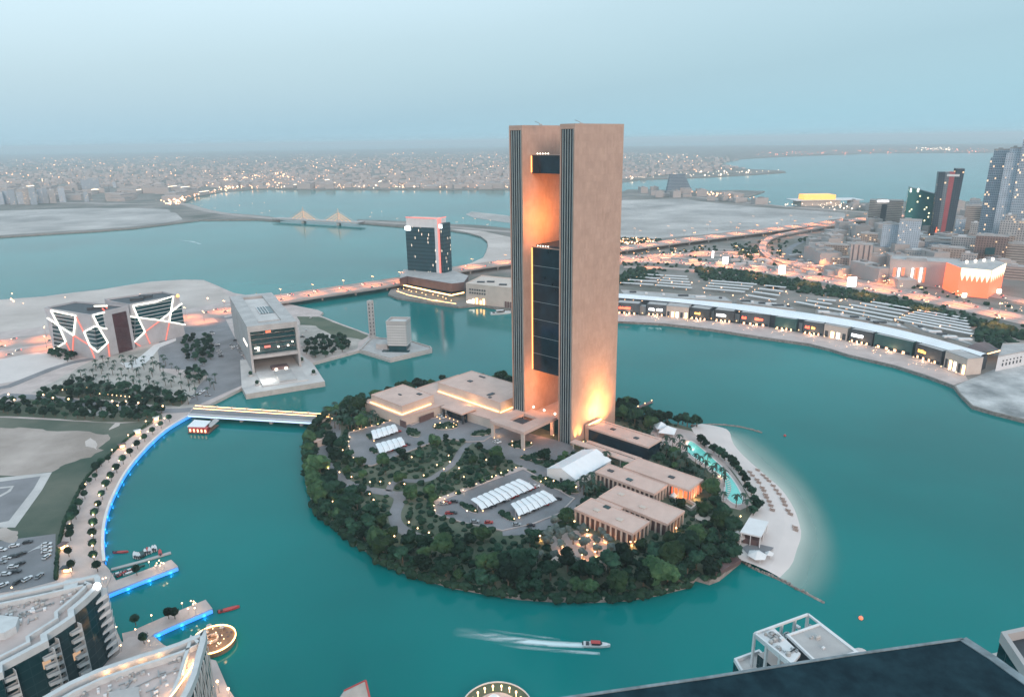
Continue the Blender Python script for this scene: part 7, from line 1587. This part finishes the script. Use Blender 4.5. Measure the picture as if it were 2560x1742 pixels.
ZC = 120.; cr_ = PP([(2505, 1579), (2640, 1550), (2800, 1650), (2600, 1720)], ZC); CB = thing('corner_roof', 'pale edged roof corner of another building at the right edge', 'roof', (*cen(cr_), 2.5))
b = MB(); b.prism(cr_, 2.5, ZC-1.5, mt=1); b.build('walls', [M['resglass'], M['dark']], CB); b = MB(); b.ring([(x, y) for x, y in inset(cr_, -.1)], .7, ZC-1.8, ZC); b.build('parapet', M['concrete'], CB)
lo = PP([(2470, 1635), (2500, 1628), (2640, 1720), (2620, 1800), (2500, 1700)], ZC-12); b = MB(); b.prism(lo, 2.5, ZC-12); b.build('lower_terrace', M['quay'], CB)

# ------------------------------------------------------------------ the far town
rf = random.Random(99); M['far_wall'] = mat('far_walls', (.31, .275, .265), .8, .2, .01, rnd=.35)
M['far_fac'] = facade('far_flats', (.38, .35, .34), (.18, .18, .20), 4, 3.6, .5, .5, .10, (1, .75, .5), 2.5)
def far_block():
    r = thing('town_building', 'small distant flat roofed building', 'building'); b = LB(); b.box((0, 0, 0), (1, 1, 1)); b.mi = [0]*4+[1]*2; b.build('walls', [M['far_fac'], M['far_wall']], r)
    b = LB(); b.box((.1, .1, 1), (.3, .3, .12)); b.build('stair_head', M['far_wall'], r); return r
FBk = Kind(far_block); n_ = 0
def strew(px, count, hmin, hmax, lb, gp, wmin=14, wmax=34):
    poly = PP(px, 3); acc_ = []
    for p in scatter(poly, 26, count*30, lambda p: True, acc_, count):
        w_, d, h = rf.uniform(wmin, wmax), rf.uniform(wmin, wmax), rf.uniform(hmin, hmax); FBk((p[0], p[1], 2.5), rf.uniform(-.3, .3), (w_, d, h), lb, gp)
strew([(2110, 700), (2230, 720), (2390, 690), (2560, 700), (2560, 600), (2400, 560), (2160, 570), (2040, 590), (2010, 640)], 90, 8, 26, 'low flat roofed building crowded between the towers of the right hand city', 'low buildings between the city towers')
strew([(1600, 494), (1720, 496), (1850, 508), (1964, 519), (1914, 507), (1850, 490), (1780, 482), (1600, 478)], 24, 8, 22, 'low waterside building on the spit round the stepped hotel', 'buildings on the hotel spit', 18, 44)
strew([(2100, 512), (2240, 512), (2560, 520), (2560, 548), (2180, 545), (2110, 530)], 26, 8, 20, 'low building on the shore behind the city towers', 'buildings on the shore behind the towers')
strew([(0, 505), (230, 500), (420, 505), (480, 490), (560, 475), (300, 470), (0, 470)], 60, 10, 26, 'distant block on the left shore behind the pale sand flat', 'buildings on the left far shore', 30, 70)
strew([(560, 472), (900, 472), (1270, 472), (1270, 460), (900, 458), (560, 460)], 60, 8, 24, 'distant waterfront building across the middle bay', 'buildings on the middle far waterfront', 26, 70)
for i, (x0, x1, yb, yt) in enumerate(((8, 22, 510, 478), (28, 40, 512, 474), (48, 60, 511, 480), (64, 74, 512, 472), (80, 92, 512, 470), (100, 112, 508, 473), (114, 122, 508, 470), (128, 140, 508, 476), (152, 164, 506, 470), (212, 246, 478, 446), (213, 222, 505, 480), (0, 10, 512, 480), (284, 290, 470, 456))):
    tower_(f'hazy distant tower on the left shore, number {i+1} from the left edge' if False else ['blunt', 'slim', 'broad', 'pointed', 'slabbed', 'pale', 'narrow', 'stepped', 'plain', 'broad square blue grey', 'dark thin', 'edge', 'isolated thin'][i]+' hazy tower in the cluster on the left far shore', x0, x1, yb, yt, FA[(2, 4, 2, 0, 4, 2, 4, 0, 2, 4, 4, 2, 2)[i]], 30, grp='hazy towers on the left far shore', name='distant_tower', cat='tower')
# everything beyond: one mass of small blocks, and one of lights
b = MB()
def rnd_in(px, n__):
    poly = PP(px, 3); ys = [p[1] for p in poly]; xs = [p[0] for p in poly]; o = []
    pxs = [a for a, _ in px]; pys = [c_ for _, c_ in px]
    while len(o) < n__:
        q = (rf.uniform(min(pxs), max(pxs)), rf.uniform(min(pys), max(pys)))
        if inside(q, px): o.append(P(*q, 3))
    return o
FARPX = [(0, 468), (0, 398), (1280, 380), (1560, 378), (1860, 398), (1810, 410), (1860, 422), (1700, 436), (1560, 448), (1270, 470)]
for x, y in rnd_in(FARPX, 3600):
    w_ = rf.uniform(12, 34); b.box((x, y, 2.5), (w_, rf.uniform(12, 28), rf.choice((4, 6, 8, 8, 12, 18))), rf.uniform(-.4, .4), bot=False)
for x, y in rnd_in([(1540, 650), (2010, 640), (2110, 700), (2030, 690), (1700, 655)], 40): b.box((x, y, 2.5), (rf.uniform(6, 16), rf.uniform(6, 12), rf.uniform(3, 6)), 0, bot=False)
struct('distant_town', b, M['far_wall'], 'stuff')
def lights(px, n__, s, mt, nm='distant_city_lights', h=(4, 12)):
    b = MB()
    for x, y in rnd_in(px, n__):
        d = math.hypot(x, y); r_ = s*d/1000*rf.choice((.5, .7, .7, 1, 1.5)); b.ball((x, y, rf.uniform(*h)), r_, 4, 2)
    struct(nm, b, M[mt], 'stuff')
M['g_ca'] = glow('amber_city_light', (1, .50, .26), 2.2); M['g_cw'] = glow('white_city_light', (1, .74, .52), 1.7); M['g_cr'] = glow('red_city_light', (1, .3, .18), 2.2)
lights(FARPX, 900, .55, 'g_ca'); lights(FARPX, 260, .5, 'g_cw')
lights([(560, 473), (1270, 472), (1270, 462), (900, 456), (560, 455)], 260, .6, 'g_ca'); lights([(560, 472), (1270, 471), (1270, 466), (560, 464)], 70, .9, 'g_cw')
lights([(560, 470), (400, 508), (440, 510), (500, 490), (760, 455), (700, 430), (560, 440)], 240, .7, 'g_ca'); lights([(405, 512), (455, 512), (470, 498), (440, 490)], 60, 1.0, 'g_ca')
lights([(1545, 452), (1770, 442), (1960, 430), (1960, 427), (1780, 430), (1560, 438)], 60, .9, 'g_cw'); lights([(1590, 484), (1780, 492), (1960, 514), (1900, 500), (1780, 482)], 90, .8, 'g_ca'); lights([(1960, 516), (2120, 528), (2160, 520), (2060, 506)], 70, .8, 'g_cw')
lights([(1880, 392), (2200, 384), (2460, 382), (2560, 378), (2560, 372), (2200, 374), (1900, 382)], 110, .5, 'g_cr'); lights([(2290, 378), (2380, 377), (2380, 370), (2290, 370)], 50, .6, 'g_cw')
lights([(1545, 600), (1640, 600), (1630, 612), (1545, 614)], 70, .9, 'g_ca', h=(4, 8))
lights([(1545, 655), (1700, 650), (1900, 665), (2100, 700), (2560, 800), (2560, 780), (2150, 690), (1900, 640), (1700, 628), (1545, 640)], 90, .7, 'g_ca', 'roadside_lights', (4, 11))
lights([(2020, 640), (2120, 690), (2560, 690), (2560, 600), (2300, 560), (2100, 560)], 260, .75, 'g_ca', 'roadside_lights', (4, 14)); lights([(2020, 640), (2120, 690), (2560, 690), (2560, 600), (2300, 560), (2100, 560)], 60, .75, 'g_cw', 'roadside_lights', (4, 14))
lights([(1545, 718), (1560, 700), (1640, 695), (2060, 735), (2500, 850), (2440, 850), (2040, 775), (1700, 735)], 90, .7, 'g_ca', 'car_park_lights', (4, 6))
lights([(1541, 795), (1720, 800), (1922, 822), (2178, 870), (2390, 940), (2384, 948), (2170, 884), (1900, 832), (1720, 808), (1541, 800)], 60, .45, 'g_ca', 'promenade_lights', (3.5, 4.5))
lights([(0, 742), (200, 724), (450, 700), (560, 722), (560, 760), (300, 800), (0, 840)], 8, 1.0, 'g_ca', 'site_lights', (6, 9))
# tall lamps standing on the sand flats and the causeway
for i, (px, py) in enumerate(((1586, 588), (1670, 582), (1710, 594), (1730, 588), (1768, 578), (1774, 570), (1826, 572), (1848, 576), (1882, 556), (1976, 554), (1600, 594), (1953, 566), (632, 520), (662, 518), (675, 540), (600, 525), (930, 545), (955, 542), (1158, 560), (1188, 562), (1226, 566))):
    q = P(px, py, 2.5); MK((*q, 2.5), .3, 1.15, 'tall lamp standing on the far sand flats or causeway', 'lamps on the sand flats and causeways')
# ------------------------------------------------------------------ haze
hz = bpy.data.materials.new('haze'); hz.use_nodes = True; t = hz.node_tree; t.nodes.clear()
vo = t.nodes.new('ShaderNodeVolumePrincipled'); vo.inputs['Color'].default_value = (.80, .94, 1.0, 1); vo.inputs['Density'].default_value = HAZE_D if 'HAZE_D' in globals() else .95e-4
vo.inputs['Anisotropy'].default_value = .1
mo = t.nodes.new('ShaderNodeOutputMaterial'); t.links.new(vo.outputs[0], mo.inputs['Volume'])
b = MB(); b.prism([(-61000, -1600), (61000, -1600), (61000, 61000), (-61000, 61000)], -6, 215, bot=True)
struct('haze', b, hz, 'stuff')
